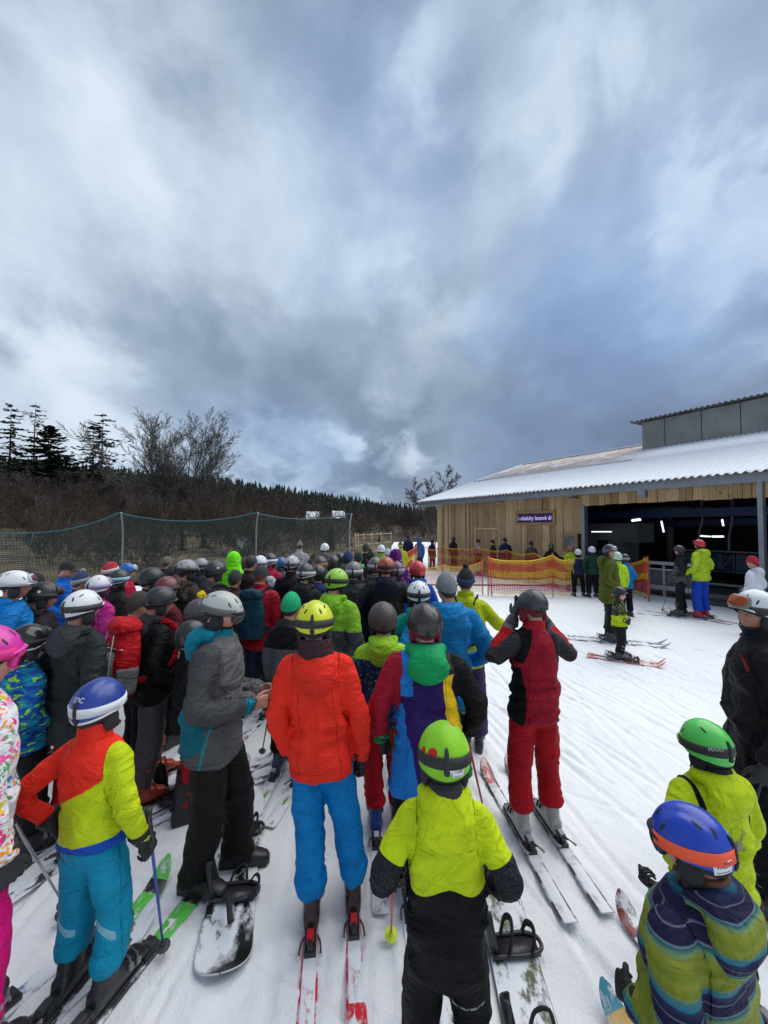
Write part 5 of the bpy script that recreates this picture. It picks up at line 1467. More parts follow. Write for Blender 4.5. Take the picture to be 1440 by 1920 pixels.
def net_panel(mb_of, A, Bp, ta, tb, ba, bb, sag, cols, stepx, nz, rad, wob=.02, seed=1):
    """net strung between two posts; mb_of(k) = mesh of band k (bands listed from the top)"""
    rr = random.Random(seed); A = np.array(A, float); Bp = np.array(Bp, float); Ln = np.linalg.norm(Bp - A)
    nx = max(3, int(Ln / stepx)); s = np.linspace(0, 1, nx + 1)
    nrm = np.array([-(Bp - A)[1], (Bp - A)[0]]) / Ln
    top = ta + (tb - ta) * s - sag * 4 * s * (1 - s); bot = ba + (bb - ba) * s + .012 * np.sin(s * 9)
    w0 = wob * np.sin(s * math.pi * 2 + seed)
    def pt(i, f):
        ph = w0[i] * (1 - f) + wob * 1.4 * math.sin(s[i] * 11 + f * 7 + seed) * f
        xy = A + (Bp - A) * s[i] + nrm * ph
        return (xy[0], xy[1], top[i] + (bot[i] - top[i]) * f)
    bands = [c[1] for c in cols]; edges = np.cumsum([0] + [c[0] for c in cols]); edges = edges / edges[-1]
    def band(f): return int(np.clip(np.searchsorted(edges, f, side='right') - 1, 0, len(cols) - 1))
    G = [[pt(i, j / nz) for i in range(nx + 1)] for j in range(nz + 1)]
    for j in range(nz + 1):
        mb, r = mb_of(bands[band(min(.999, j / nz))]), rad * (2.6 if j in (0,) else 1)
        V, F = tube(G[j], r, 3); mb.add(V, F)
    for i in range(nx + 1):
        j = 0
        while j < nz:
            k = j + 1
            b = band((j + .5) / nz)
            while k < nz and band((k + .5) / nz) == b: k += 1
            V, F = tube([G[q][i] for q in range(j, k + 1)], rad, 3); mb_of(bands[b]).add(V, F)
            j = k

def safety_net(label, pts, tops, sags, cols, postcol=(.55, .05, .03), step=.05, nz=24, rad=.0062, bot=.06, posts=None, ph=1.32):
    root = empty('safety_net', (pts[0][0], pts[0][1], 0), 0, label, 'safety net', 'orange and yellow safety nets along the queue')
    ox, oy = pts[0]
    mbs = {}
    def mb_of(k):
        if k not in mbs: mbs[k] = MB()
        return mbs[k]
    for i in range(len(pts) - 1):
        a = (pts[i][0] - ox, pts[i][1] - oy); b = (pts[i + 1][0] - ox, pts[i + 1][1] - oy)
        net_panel(mb_of, a, b, tops[i], tops[i + 1], bot, bot, sags[i], cols, step, nz, rad, seed=i + 3)
    cc = {'o': (.72, .10, .03), 'y': (.86, .50, .015), 'p': (.62, .10, .12), 't': (.80, .62, .22), 'r': (.60, .05, .03)}
    for k, mb in mbs.items():
        mb.build('net_band', pr('net_' + k, cc[k], .6), root)
    pm = pr('post%s' % repr(postcol), postcol, .45)
    for i, (x, y) in enumerate(pts):
        if posts and i not in posts: continue
        mb = MB(); lean = .03 * math.sin(i * 3.1)
        mb.tube([(x - ox, y - oy, -.2), (x - ox + lean, y - oy, tops[i] + .06)], .019, 8); mb.ell((x - ox + lean, y - oy, tops[i] + .06), (.022, .022, .022), 8, 6); mb.build('net_post', pm, root)
    return root

def gp(px, d): return ((px - 720) / FPX * d, d)
def zt(px, py, d): return atdepth(px, py, d).z
fc = [(.6, 'y'), (1.5, 'o'), (1.1, 'y'), (.25, 'r'), (1.0, 't'), (1.3, 'p'), (.6, 't')]
d1, d2, d3, d4 = 14.6, 13.9, 13.7, 13.3
safety_net('long safety net in front of the timber wall ending at two red poles', [gp(735, 15.3), gp(830, 14.6), gp(904, 13.9)], [zt(735, 1066, 15.3), zt(830, 1060, 14.6), zt(904, 1053, 13.9)], [.10, .12], [(.35, 'y'), (1.2, 't'), (2.6, 'p'), (1.2, 't')], rad=.005)
safety_net('red and yellow safety net hanging between red poles beside the lift entrance', [gp(914, 13.8), gp(975, 13.6), gp(1035, 13.4), gp(1068, 13.3)], [zt(914, 1046, 13.8), zt(975, 1052, 13.6), zt(1034, 1041, 13.4), zt(1066, 1049, 13.3)], [.05, .07, .10], fc, posts=(0, 2), rad=.0095)
mbp = MB(); mbp.tube([(0, 0, 0), (-.06, 0, 1.30)], .02, 8); o = mbp.build('net_pole', pr('post%s' % repr((.55, .05, .03)), (.55, .05, .03), .45)); o.location = (*gp(921, 13.7), 0); tag(o, 'loose red pole leaning beside the net gap in front of the timber wall', 'pole')
safety_net('far safety net in front of the people queueing along the timber wall', [gp(803, 21.5), gp(828, 21.0), gp(868, 20), gp(892, 19.2), gp(950, 17.8), gp(1000, 16.4), gp(1045, 15.2)], [zt(803, 1030, 21.5), zt(828, 1023, 21), zt(868, 1027, 20), zt(892, 1025, 19.2), zt(950, 1032, 17.8), zt(1000, 1037, 16.4), zt(1045, 1047, 15.2)], [.10] * 6,
           [(.3, 'y'), (1.0, 'o'), (.8, 'y'), (1.0, 'o'), (.5, 'y'), (.9, 'p')], step=.08, nz=18, rad=.0075)
safety_net('short orange and yellow banner net behind the crowd at the start of the queue', [gp(738, 17), gp(752, 18.2), gp(781, 19.6)], [zt(738, 1046, 17), zt(752, 1039, 18.2), zt(781, 1025, 19.6)], [.04, .08], [(1, 'o'), (.9, 'y'), (1.1, 'o'), (.8, 'y'), (.8, 'o')], rad=.012, step=.055)
safety_net('short safety net between red posts right of the lift queue', [gp(1172, 14.6), gp(1207, 13.2), gp(1213, 12.6)], [zt(1172, 1057, 14.6), zt(1207, 1047, 13.2), zt(1211, 1047, 12.6)], [.05, .0], [(.5, 'y'), (1.4, 'o'), (.9, 'y'), (.3, 'r'), (1.4, 'p'), (.5, 't')], rad=.008)

def tall_fence():
    root = empty('net_fence', (0, 0, 0), 0, 'tall dark green catch net on curved grey poles behind the crowd', 'fence')
    green = pr('net_green', (.010, .05, .048), .7); rope = pr('rope_teal', (.025, .14, .15), .6); st = pr('pole_grey', (.34, .37, .40), .45, .5)
    P = [(-420, 1003, 14.2), (-130, 1000, 15.0), (62, 999, 15.8), (226, 962, 16.5), (479, 962, 18.0), (655, 964, 20.5)]
    mbn, mbr = MB(), MB()
    pts = []
    for px, py, d in P: pts.append((*gp(px, d), zt(px, py, d)))
    for i in range(len(P) - 1):
        a, b = pts[i], pts[i + 1]
        Ln = math.dist(a[:2], b[:2]); nx = int(Ln / .11); s = np.linspace(0, 1, nx + 1)
        sg = (.0, .0, .10, .34, .26)[i]
        top = a[2] + (b[2] - a[2]) * s - sg * 4 * s * (1 - s)
        if i == 2: top = a[2] + (b[2] - a[2]) * s ** 2.0 
        X = a[0] + (b[0] - a[0]) * s; Y = a[1] + (b[1] - a[1]) * s
        nz = 26; G = [np.stack([X, Y + .15 * (j / nz) * np.sin(s * 7 + j * .3) - .12 * (1 - j / nz), top * (1 - j / nz) + .05 * (j / nz)], 1) for j in range(nz + 1)]
        for j in range(1, nz + 1): mbn.add(*tube(G[j], .0105, 3))
        for q in range(nx + 1): mbn.add(*tube([G[j][q] for j in range(0, nz + 1, 2)], .0065, 3))
        mbr.add(*tube(G[0], .022, 5))
    mbn.build('net', green, root); mbr.build('top_rope', rope, root)
    for i, (x, y, z) in enumerate(pts):
        mb = MB()
        if i == 2: mb.tube([(x - .35, y, -.2), (x + .02, y, z)], .016, 6); mb.build('stay_rope', rope, root); continue
        mb.tube(cat([(x - .02, y + .18, -.3), (x - .01, y + .18, z * .45), (x, y + .14, z * .78), (x + (.12 if i > 3 else .03), y - .02, z + .03)], 4), .036, 10)
        mb.build('pole', st, root)
tall_fence()

# ------------------------------------------------------------------ trees
def prism(V, F, a, b, ra, rb):
    d = b - a; L_ = np.linalg.norm(d) + 1e-9; d = d / L_
    u = np.cross(d, (0, 0, 1) if abs(d[2]) < .95 else (1, 0, 0)); u /= np.linalg.norm(u); v = np.cross(d, u); n = len(V)
    for q in range(3):
        an = q * 2.094; V.append(a + (u * math.cos(an) + v * math.sin(an)) * ra)
    for q in range(3):
        an = q * 2.094; V.append(b + (u * math.cos(an) + v * math.sin(an)) * rb)
    F += [(n, n + 1, n + 4, n + 3), (n + 1, n + 2, n + 5, n + 4), (n + 2, n, n + 3, n + 5)]

def bare_tree_mesh(seed, h=10.0, stems=2, fan=.30, levels=3, r0=.13, ang=(24, 50), up=.10, minr=.012, low=.12, ratio=.62, dens=1.4, Ls=1.0):
    rn = random.Random(seed); T, TF, Cn, CF = [], [], [], []
    def grow(p, d, ln, r, lv):
        V, F = (T, TF) if lv >= levels else (Cn, CF)
        n = (3, 4, 6, 8, 9)[lv]; r_ = r
        for s in range(n):
            d = d + np.array([rn.gauss(0, .075), rn.gauss(0, .075), up * (1 - d[2]) + rn.gauss(0, .03)]); d /= np.linalg.norm(d)
            q = p + d * ln / n; r2 = max(minr, r * (1 - .75 * (s + 1) / n)); prism(V, F, p, q, max(r_, minr), r2); p, r_ = q, r2
            f = (s + 1) / n
            if lv > 0 and f > (low if lv == levels else .15):
                c = dens * (1.0 if lv > 1 else .9)
                for _ in range(int(c) + (rn.random() < c - int(c))):
                    side = np.array([rn.gauss(0, 1), rn.gauss(0, 1), rn.gauss(.1, .6)]); side -= d * side.dot(d); side /= np.linalg.norm(side) + 1e-6
                    an = R(rn.uniform(*ang)); e = d * math.cos(an) + side * math.sin(an)
                    grow(p, e, ln * (1 - .55 * f) * rn.uniform(.75, 1.2) * ratio, max(r_ * .62, minr), lv - 1)
    for s in range(stems):
        a = s * 2.4 + rn.uniform(-.4, .4); o = .10 * (s ** .5); t = fan * ((s + .3) / stems) ** .5 * rn.uniform(.8, 1.15) if stems > 1 else 0
        grow(np.array([math.cos(a) * o, math.sin(a) * o, -.3]), np.array([math.cos(a) * math.sin(t), math.sin(a) * math.sin(t), math.cos(t)]), h * rn.uniform(.85, 1.0) * Ls, r0 * (1 if s == 0 else .75), levels)
    Va = np.array(Cn + T); k = (h + .3) / (np.percentile(Va[:, 2], 99.7) + .3)
    def mk(V, F, nm):
        V = np.array(V) * k; me = bpy.data.meshes.new(nm); me.from_pydata(V.tolist(), [], F); return me
    return mk(T, TF, 'trunk'), mk(Cn, CF, 'crown')

BARK = pr('bark_brown', (.060, .043, .031), .9, var=.35, bscale=3); TWIG = pr('twig_brown', (.058, .040, .029), .9, var=.3, bscale=.8); GREYBARK = pr('bark_grey', (.12, .105, .09), .85, var=.3, bscale=4)
TWIGR = pr('twig_reddish', (.072, .044, .034), .9, var=.3, bscale=.8); TWIGG = pr('twig_grey', (.085, .072, .058), .9, var=.3, bscale=.8)
NEEDLE = pr('needles', (.016, .030, .018), .85, var=.5, bscale=1.5); NEEDLE2 = pr('needles_olive', (.040, .045, .020), .85, var=.4, bscale=1.5)

def place_tree(name, meshes, x, y, z, sc, rz, label, cat_, group, mats):
    root = empty(name, (x, y, z), rz, label, cat_, group)
    if isinstance(sc, (int, float)): sc = (sc,) * 3
    root.scale = sc
    for nm, me, m in zip(('trunk', 'crown'), meshes, mats):
        if not me.materials: me.materials.append(None)
        o = link(nm, me, root); o.material_slots[0].link = 'OBJECT'; o.material_slots[0].material = m
    return root

def conifer_mesh(seed, h=12, w=2.2, dens=1.0, sparse=False, bottom=.12):
    """trunk, and whorls of drooping boughs carrying small needle tufts"""
    rn = random.Random(seed); T, TF, V, F = [], [], [], []
    p = np.array([0, 0, -.4]); n = 9
    for i in range(n):
        q = np.array([rn.gauss(0, .02) * h / 10, rn.gauss(0, .02) * h / 10, h * (i + 1) / n]); prism(T, TF, p, q, .013 * h * (1 - i / n) + .012, .013 * h * (1 - (i + 1) / n) + .010); p = q
    z = h * bottom
    while z < h * .985:
        f = (z / h - bottom) / (1 - bottom); L0 = w * (1 - f) ** (.75 if not sparse else .6) * (1 if f > .08 else .75) + .12
        for _ in range(rn.choice((3, 4, 5)) if sparse else rn.choice((5, 6, 7))):
            a = rn.uniform(0, 6.28); ln = L0 * rn.uniform(.55, 1.1) * (rn.choice((.4, 1, 1, 1.25)) if sparse else 1); dr = rn.uniform(.05, .35) * (1.2 - f); zz = z + rn.uniform(-.15, .15)
            d = np.array([math.cos(a), math.sin(a), 0]); s = np.array([-d[1], d[0], 0]); prev = np.array([0, 0, zz]); m = 5
            for k in range(1, m + 1):
                q = np.array([0, 0, zz]) + d * ln * k / m + np.array([0, 0, (-dr * ln * math.sin(k / m * 2.2)) + (.12 * ln if k == m else 0)])
                prism(T, TF, prev, q, .016 * (1.2 - k / m) + .006, .014 * (1.1 - k / m) + .005)
                for _k in range(int(round((3.4 if sparse else 6) * dens))):
                    c = prev + (q - prev) * rn.random(); l2 = rn.uniform(.30, .72) * (.6 + .7 * (1 - f)) * (.9 if sparse else 1.15) * h / 18; an = rn.uniform(-1.3, 1.3); dd = d * math.cos(an) + s * math.sin(an); dd = dd * l2 + np.array([0, 0, rn.uniform(-.22, .05) * l2 * 2.4]); wv = np.cross(dd, (0, 0, 1)) * rn.uniform(.2, .4) + np.array([0, 0, rn.uniform(-.25, .25) * l2])
                    b = len(V); V += [c, c + dd * .5 + wv, c + dd, c + dd * .5 - wv]; F += [(b, b + 1, b + 2, b + 3)]
                prev = q
        z += h / 46 * rn.uniform(.9, 1.6) * (1.3 if sparse else 1)
    def mk(V, F, nm):
        me = bpy.data.meshes.new(nm); me.from_pydata(np.array(V).tolist(), [], F); return me
    return mk(T, TF, 'trunk'), mk(V, F, 'crown')

def gz(x, y): return float(hill_z(np.array([x]), np.array([y]))[0])

def build_trees():
    rn = random.Random(11)
    protos = [bare_tree_mesh(20 + i, 9, (3, 2, 4, 3, 2)[i], .35 + .05 * i, 3, .12, minr=.017, dens=1.35) for i in range(5)]
    mats = [(BARK, TWIG), (BARK, TWIGR), (GREYBARK, TWIGG)]
    k = 0
    # the brown wood behind the net: bare trees one behind another
    spots = []
    for row, (d, px0, px1, n, toppx) in enumerate(((44, -60, 430, 13, ((-60, 905), (430, 915))), (58, -40, 640, 20, ((-40, 880), (640, 952))), (74, -60, 800, 26, ((-60, 872), (430, 892), (800, 955))), (96, -60, 830, 28, ((-60, 868), (430, 898), (830, 955))), (125, 380, 860, 18, ((380, 905), (860, 960))))):
        for i in range(n):
            px = px0 + (px1 - px0) * (i + rn.uniform(.1, .9)) / n; dd = d * rn.uniform(.93, 1.07)
            tp = np.interp(px, [p[0] for p in toppx], [p[1] for p in toppx]) + rn.uniform(-4, 24)
            if 562 < px < 652 and dd < 118: continue
            spots.append((px, dd, tp))
    names = ['leafless brown tree in the wood at the foot of the hill', 'leafless reddish brown tree in the wood at the foot of the hill', 'leafless grey brown tree in the wood at the foot of the hill']
    for px, dd, tp in spots:
        x = (px - 720) / FPX * dd; z = gz(x, dd); h = max(3.0, atdepth(px, tp, dd).z - z)
        m = rn.choice((0, 0, 1, 1, 2)); s = h / 9.0
        place_tree('bare_tree', protos[k % 5], x, dd, z - .1, (s * rn.uniform(.9, 1.35), s * rn.uniform(.9, 1.35), s), rn.uniform(0, 6), names[m], 'tree', 'leafless trees of the wood, ' + ('brown', 'reddish', 'grey')[m], mats[m]); k += 1
    # thicket of shoots and undergrowth as one mass
    sh = [bare_tree_mesh(60 + i, 2.6, 5, .75, 2, .02, minr=.010, dens=1.3) for i in range(3)]
    V, F, n0 = [], [], 0
    for i in range(270):
        dd = rn.uniform(19, 70) if i < 190 else rn.uniform(60, 120); px = rn.uniform(-80, 640) if dd < 60 else rn.uniform(-80, 850)
        x = (px - 720) / FPX * dd
        if x > -3 and dd < 40: continue
        z = gz(x, dd); s = rn.uniform(.5, 1.25) * (1 if dd < 40 else 1.5); a = rn.uniform(0, 6)
        for me in sh[i % 3]:
            v = np.array([q.co[:] for q in me.vertices]) if not hasattr(build_trees, 'c') else None
            key = me.name
            if key not in CACHE: CACHE[key] = (np.array([q.co[:] for q in me.vertices]), [tuple(p.vertices) for p in me.polygons])
            v, f = CACHE[key]
            v = v * s; v = np.stack([v[:, 0] * math.cos(a) - v[:, 1] * math.sin(a) + x, v[:, 0] * math.sin(a) + v[:, 1] * math.cos(a) + dd, v[:, 2] + z], 1)
            V.append(v); F += [tuple(q + n0 for q in ff) for ff in f]; n0 += len(v)
    me = bpy.data.meshes.new('undergrowth'); me.from_pydata(np.concatenate(V).tolist(), [], F); me.materials.append(TWIG)
    tag(link('undergrowth', me), 'tangled brown undergrowth beyond the net', None, None, 'stuff')
    # conifers covering the hill: far, reads as one mass
    V, F, n0 = [], [], 0
    for i in range(4600):
        dd = 150 + 150 * rn.random() ** .8; px = rn.uniform(-420, 900); x = (px - 720) / FPX * dd
        h = rn.uniform(6, 11.5) * (1 if dd > 200 else .8); w = h * rn.uniform(.14, .2); z = gz(x, dd) - .5
        if gz(x, dd) < 2 and px > 830: continue
        nl, ns = 5, 6; base = []
        for l in range(nl):
            z0 = h * (.08 + .18 * l); z1 = h * (.40 + .155 * l) if l < nl - 1 else h; r = w * (1 - l / nl * .85)
            a0 = rn.random() * 6
            v = [(x + r * rn.uniform(.65, 1.25) * math.cos(a0 + q * 6.283 / ns), dd + r * math.sin(a0 + q * 6.283 / ns), z + z0 + rn.uniform(-.3, .3)) for q in range(ns)] + [(x, dd, z + z1)]
            V.append(v); F += [(n0 + q, n0 + (q + 1) % ns, n0 + ns) for q in range(ns)]; n0 += ns + 1
    me = bpy.data.meshes.new('conifer_wood'); me.from_pydata(np.concatenate(V).tolist(), [], F); me.materials.append(NEEDLE)
    tag(link('conifer_wood', me), 'dark conifer wood along the crest of the hill', None, None, 'stuff')
    # the trees that stand out against the sky
    def top(px, py, dd, me, h, wx, nm, label, cat_, ms, rz=0.0):
        x = (px - 720) / FPX * dd; z = gz(x, dd) - .3; hh = atdepth(px, py, dd).z - z; s = hh / h
        place_tree(nm, me, x, dd, z, (s * wx, s * wx, s), rz, label, cat_, None, ms)
    top(15, 753, 88, conifer_mesh(1, 20, 3.0, 1.3, True, .25), 20, 1.25, 'larch_tree', 'thin ragged larch at the left edge of the skyline', 'tree', (BARK, NEEDLE2))
    top(60, 752, 92, conifer_mesh(2, 20, 3.4, .7, True, .25), 20, 1.25, 'larch_tree', 'tall nearly bare larch second from the left on the skyline', 'tree', (GREYBARK, NEEDLE2), 1)
    top(87, 797, 84, conifer_mesh(3, 16, 5.4, 1.8, False, .2), 16, 1.35, 'spruce_tree', 'dark bushy spruce right of the two thin larches', 'tree', (BARK, NEEDLE))
    top(172, 790, 86, conifer_mesh(4, 18, 4.0, 1.5, True, .25), 18, 1.3, 'larch_tree', 'shorter larch of the close pair left of the big leafless trees', 'tree', (BARK, NEEDLE), 2)
    top(188, 772, 88, conifer_mesh(5, 19, 6.0, 1.6, True, .2), 19, 1.3, 'larch_tree', 'taller larch of the close pair left of the big leafless trees', 'tree', (BARK, NEEDLE), 3)
    top(302, 776, 78, bare_tree_mesh(33, 16, 8, .55, 3, .18, ang=(20, 46), up=.07, minr=.018, dens=1.75, low=.16, ratio=.48), 16, .95, 'broadleaf_tree', 'left one of the two big leafless trees on the skyline', 'tree', (GREYBARK, GREYBARK), .5)
    top(352, 778, 80, bare_tree_mesh(51, 16, 9, .55, 3, .18, ang=(20, 46), up=.07, minr=.018, dens=1.75, low=.16, ratio=.48), 16, 1.05, 'broadleaf_tree', 'right one of the two big leafless trees on the skyline', 'tree', (GREYBARK, GREYBARK), 2)
    top(812, 882, 46, bare_tree_mesh(42, 9, 3, .30, 3, .11, ang=(25, 55), up=.05, minr=.018, dens=2.3, low=.2, ratio=.46), 9, 1.0, 'birch_tree', 'slender leafless birch standing just left of the lift station', 'tree', (GREYBARK, TWIGG), 0)
    sp = conifer_mesh(8, 5, 1.5, 1.1, False, .05)
    for px, py, dd in ((292, 985, 27), (342, 990, 29), (382, 996, 31), (620, 992, 33), (655, 1000, 36), (712, 1000, 50)):
        x = (px - 720) / FPX * dd; z = gz(x, dd); h = atdepth(px, py, dd).z - z; place_tree('spruce_tree', sp, x, dd, z, h / 5, px, 'small dark spruce growing just behind the green net', 'tree', 'small spruces behind the net', (BARK, NEEDLE))
CACHE = {}
build_trees()

def far_house(px, py, dd, w, label):
    x = (px - 720) / FPX * dd; zr = atdepth(px, py, dd).z; o = empty('far_house', (x, dd, 0), R(12), label, 'house')
    z0 = gz(x, dd) - 1
    mb = MB(); mb.box((0, 0, (z0 + zr - 1.6) / 2), (w, 6, zr - 1.6 - z0)); mb.build('wall', pr('far_wall', (.16, .14, .12), .8), o, smooth=False)
    mb = MB(); mb.add([(-w / 2 - .5, -3.6, zr - 2.1), (w / 2 + .5, -3.6, zr - 2.1), (w / 2 + .5, 0, zr), (-w / 2 - .5, 0, zr), (-w / 2 - .5, 3.6, zr - 2.1), (w / 2 + .5, 3.6, zr - 2.1)], [(0, 1, 2, 3), (3, 2, 5, 4), (0, 3, 4), (1, 5, 2), (0, 4, 5, 1)]); mb.build('roof', pr('roof_snow', (.75, .78, .82), .8), o, smooth=False)
far_house(587, 959, 112, 2.8, 'snow covered roof of the left house among the trees on the hill')
far_house(634, 958, 115, 2.4, 'snow covered roof of the right house among the trees on the hill')

# light wooden fence beyond the crowd
def wood_fence():
    o = empty('wooden_fence', (*gp(655, 27), 0), 0, 'pale wooden post and rail fence beyond the crowd', 'fence'); m = pr('pale_wood', (.34, .25, .15), .8, var=.25, bscale=5)
    x0, y0 = gp(655, 27); P = [gp(px, d) for px, d in ((655, 25), (666, 27), (671, 28), (682, 29.5), (697, 31), (714, 33), (733, 35))]
    for i, (x, y) in enumerate(P):
        h = zt(655, 1003, 25) if i == 0 else 1.85
        mb = MB(); mb.tube([(x - x0, y - y0, -.2), (x - x0, y - y0, h)], .06 if i == 0 else .045, 8); mb.build('fence_post', m, o)
    for i in range(1, len(P) - 1):
        for z in (1.7, 1.0, .4):
            mb = MB(); mb.tube([(P[i][0] - x0, P[i][1] - y0, z), (P[i + 1][0] - x0, P[i + 1][1] - y0, z)], .04, 6); mb.build('fence_rail', m, o)
wood_fence()
# ------------------------------------------------------------------ the crowd
BLK = (.0075, .0075, .0085); DGR = (.045, .047, .050); MGR = (.115, .115, .118); LGR = (.26, .26, .255); WHT = (.72, .73, .74)
LIME = (.50, .62, .012); LIMEG = (.22, .50, .02); RED = (.50, .012, .018); CRIM = (.33, .010, .028); ORR = (.80, .032, .016); BLUE = (.012, .10, .50); SKYB = (.010, .22, .56); TEAL = (.006, .17, .25)
NAVY = (.012, .02, .06); PURP = (.030, .012, .11); YEL = (.82, .50, .012); MAG = (.50, .03, .24); GRN = (.012, .30, .09); OLV = (.085, .10, .012); BRN = (.09, .055, .035)
P = {}
sm = lambda *a: np.minimum.reduce([np.broadcast_to(v, a[0].shape) if np.ndim(v) == 0 else v for v in a])
mx = lambda *a: np.maximum.reduce(list(a))
def near_edge(f, w): return w - np.abs(f)

# -- boy in the orange, lime and blue jacket, lower left
def pat_boy(c):
    zl = 1.19 + .52 * c['x']
    lime = mx(sm(zl - c['z'], -c['aL']), c['aR'])
    hemb = sm(.925 + .02 * np.sin(c['x'] * 9) - c['z'], -c['arm'])
    return [lime, hemb, sm(near_edge(zl - c['z'], .005), -c['arm']) * .5]
P['boy'] = person(183, 1272, 2.06, -10, 'boy from behind in orange, lime and blue jacket with blue helmet and turquoise trousers', ORR, (.006, .25, .40), dict(k='std', c=(.018, .045, .26), strap=(.62, .66, .68), rim=(.68, .70, .72), vents=0),
                  arms=((( .22, -.13, -.21), (.10, -.02, -.42)), ((.115, -.04, -.26), (.15, .06, -.50))), hem=.86, layers=(LIME, (.010, .075, .42), LIME), pat=pat_boy, collar=ORR, bw=.98, boots=('ski', (.02, .02, .022), (.20, .20, .20)), gloves=BLK, hemz=.24, legw=1.10, hs=.92, colh=.085,
                  feet=((-.14, .02, 2), (.12, .0, -4)), trpat=(((.20, .45, .55),), lambda c: [sm(.022 - np.abs(c['z'] - .40 - .05 * np.sin(c['x'] * 20)), -c['y'] - .03, .06 - np.abs(np.abs(c['x']) - .13))]),
                  skis=dict(len=1.28, m=snowy((.12, .60, .08), .22, stripes=[(1, -.8, .28, (.05, .05, .055)), (1, .54, .62, (.02, .03, .02))]), acc=(.05, .05, .05), t='with green tips under the boy in the orange and lime jacket'))
pb = P['boy']
ski_pole(pb['hand'](1) + Vector((.0, .0, .08)), ground(308, 1792), pr('pole_blue', (.04, .07, .33), .35), pr('basket_dark', (.05, .05, .05), .6), 'dark blue ski pole in the right hand of the boy in orange and lime')
# -- pink trousers, floral jacket
flo = ('flowers', (.70, .70, .72), [(.75, .05, .22), (.80, .30, .06), (.04, .28, .55), (.10, .35, .12), (.80, .12, .35), (.70, .55, .05)], 16.0)
P['pink'] = person(-60, 1176, 1.76, -22, 'girl in white jacket with coloured flowers, pink trousers and pink helmet at the left edge', flo, (.72, .008, .20), dict(k='round', c=(.62, .02, .32), gog='face', gf=(.70, .02, .22), gl=(.05, .01, .02), strap=(.65, .02, .2)), arms=('bent', 'down'), hem=.86, hood=flo, bw=1.0, lean=4, hyaw=-25, skin=(.6, .33, .25),
                   skis=dict(len=1.5, m=snowy((.50, .52, .58), .6, stripes=[(1, .2, .5, (.05, .15, .4))]), acc=(.3, .3, .3), t='in silver and blue under the girl in pink trousers'))
ski_pole(atdepth(24, 1538, 1.95), ground(124, 1702), pr('pole_silver', (.45, .46, .48), .3, .6), pr('basket_dark', (.05, .05, .05), .6), 'silver ski pole reaching furthest right beside the girl in pink trousers')
ski_pole(pb['hand'](-1) + Vector((0, 0, .05)), ground(116, 1725), pr('pole_silver', (.45, .46, .48), .3, .6), pr('basket_dark', (.05, .05, .05), .6), 'silver ski pole in the left hand of the boy in orange and lime')
# -- blue and lime patterned kid
stk = ('streaks', (.010, .06, .30), (.26, .60, .04), (.01, .25, .35), 15.0)
P['camo'] = person(50, 1170, 2.95, -25, 'child in blue jacket with lime streaks and glossy black helmet behind the pink helmet', stk, BLK, dict(k='round', c=(.02, .02, .02), rim=(.5, .5, .5), gog='up', strap=BLK, r=.12), arms=('bent', 'bent'), bw=1.0, gloves=(.16, .17, .04), hpitch=-14,
                   skis=dict(len=1.2, m=snowy((.05, .05, .06), .5, seed=1), acc=(.3, .3, .3), t='in black under the child in the blue and lime jacket'))
# -- dark grey quilted coat
P['coat'] = person(153, 1105, 3.05, -22, 'person in long dark grey quilted coat with white and black striped helmet', (.022, .027, .028), (.42, .01, .014), dict(k='std', c=WHT, strap=(.04, .04, .045)), arms=('pocket', 'pocket'), hem=.70, hood=(.045, .046, .050), bw=1.06, fabr=dict(quilt=.07), wr=.7,
                   skis=dict(len=1.6, m=snowy((.05, .05, .05), .5, seed=2), acc=(.3, .3, .3), t='in black under the person in the quilted coat'))
for k, (px, py) in enumerate(((93, 1372), (115, 1372))):
    ski_pole(P['coat']['hand'](-1) + Vector((.05 * k, .02, .02)), ground(px, py + 55), pr('pole_silver', (.45, .46, .48), .3, .6) if not k else pr('pole_black', (.03, .03, .03), .4), pr('basket_dark', (.05, .05, .05), .6), ('silver' if not k else 'black') + ' ski pole beside the person in the dark grey quilted coat')
# -- red backpack
P['rb'] = person(288, 1100, 3.6, -48, 'skier in black jacket and grey trousers carrying a red backpack', BLK, (.085, .075, .078), dict(k='std', c=(.022, .022, .028), strap=None), arms=('pole', 'pole'), hood=(.03, .03, .032), bw=1.06, lean=5, tilt=-4, hpitch=-16, hair=(.42, .16, .04), feet=((-.20, .05, 0), (.16, -.12, 0)),
                 boots=('ski', (.42, .06, .03), (.3, .05, .03)), skis=dict(len=1.6, m=snowy((.55, .12, .06), .45, seed=3), acc=(.5, .1, .03), t='in orange and white under the skier with the red backpack'))
backpack(P['rb'], (.48, .012, .016), (.16, .165, .165), (.42, .01, .014), 'large red hiking backpack with grey front pocket and pale straps', (1.3, 1.35, 1.12), straps=(.50, .49, .45))
ski_pole(P['rb']['hand'](1), ground(325, 1391), pr('pole_dark', (.05, .05, .055), .35), pr('basket_dark', (.05, .05, .05), .6), 'dark ski pole planted right of the skier with the red backpack')
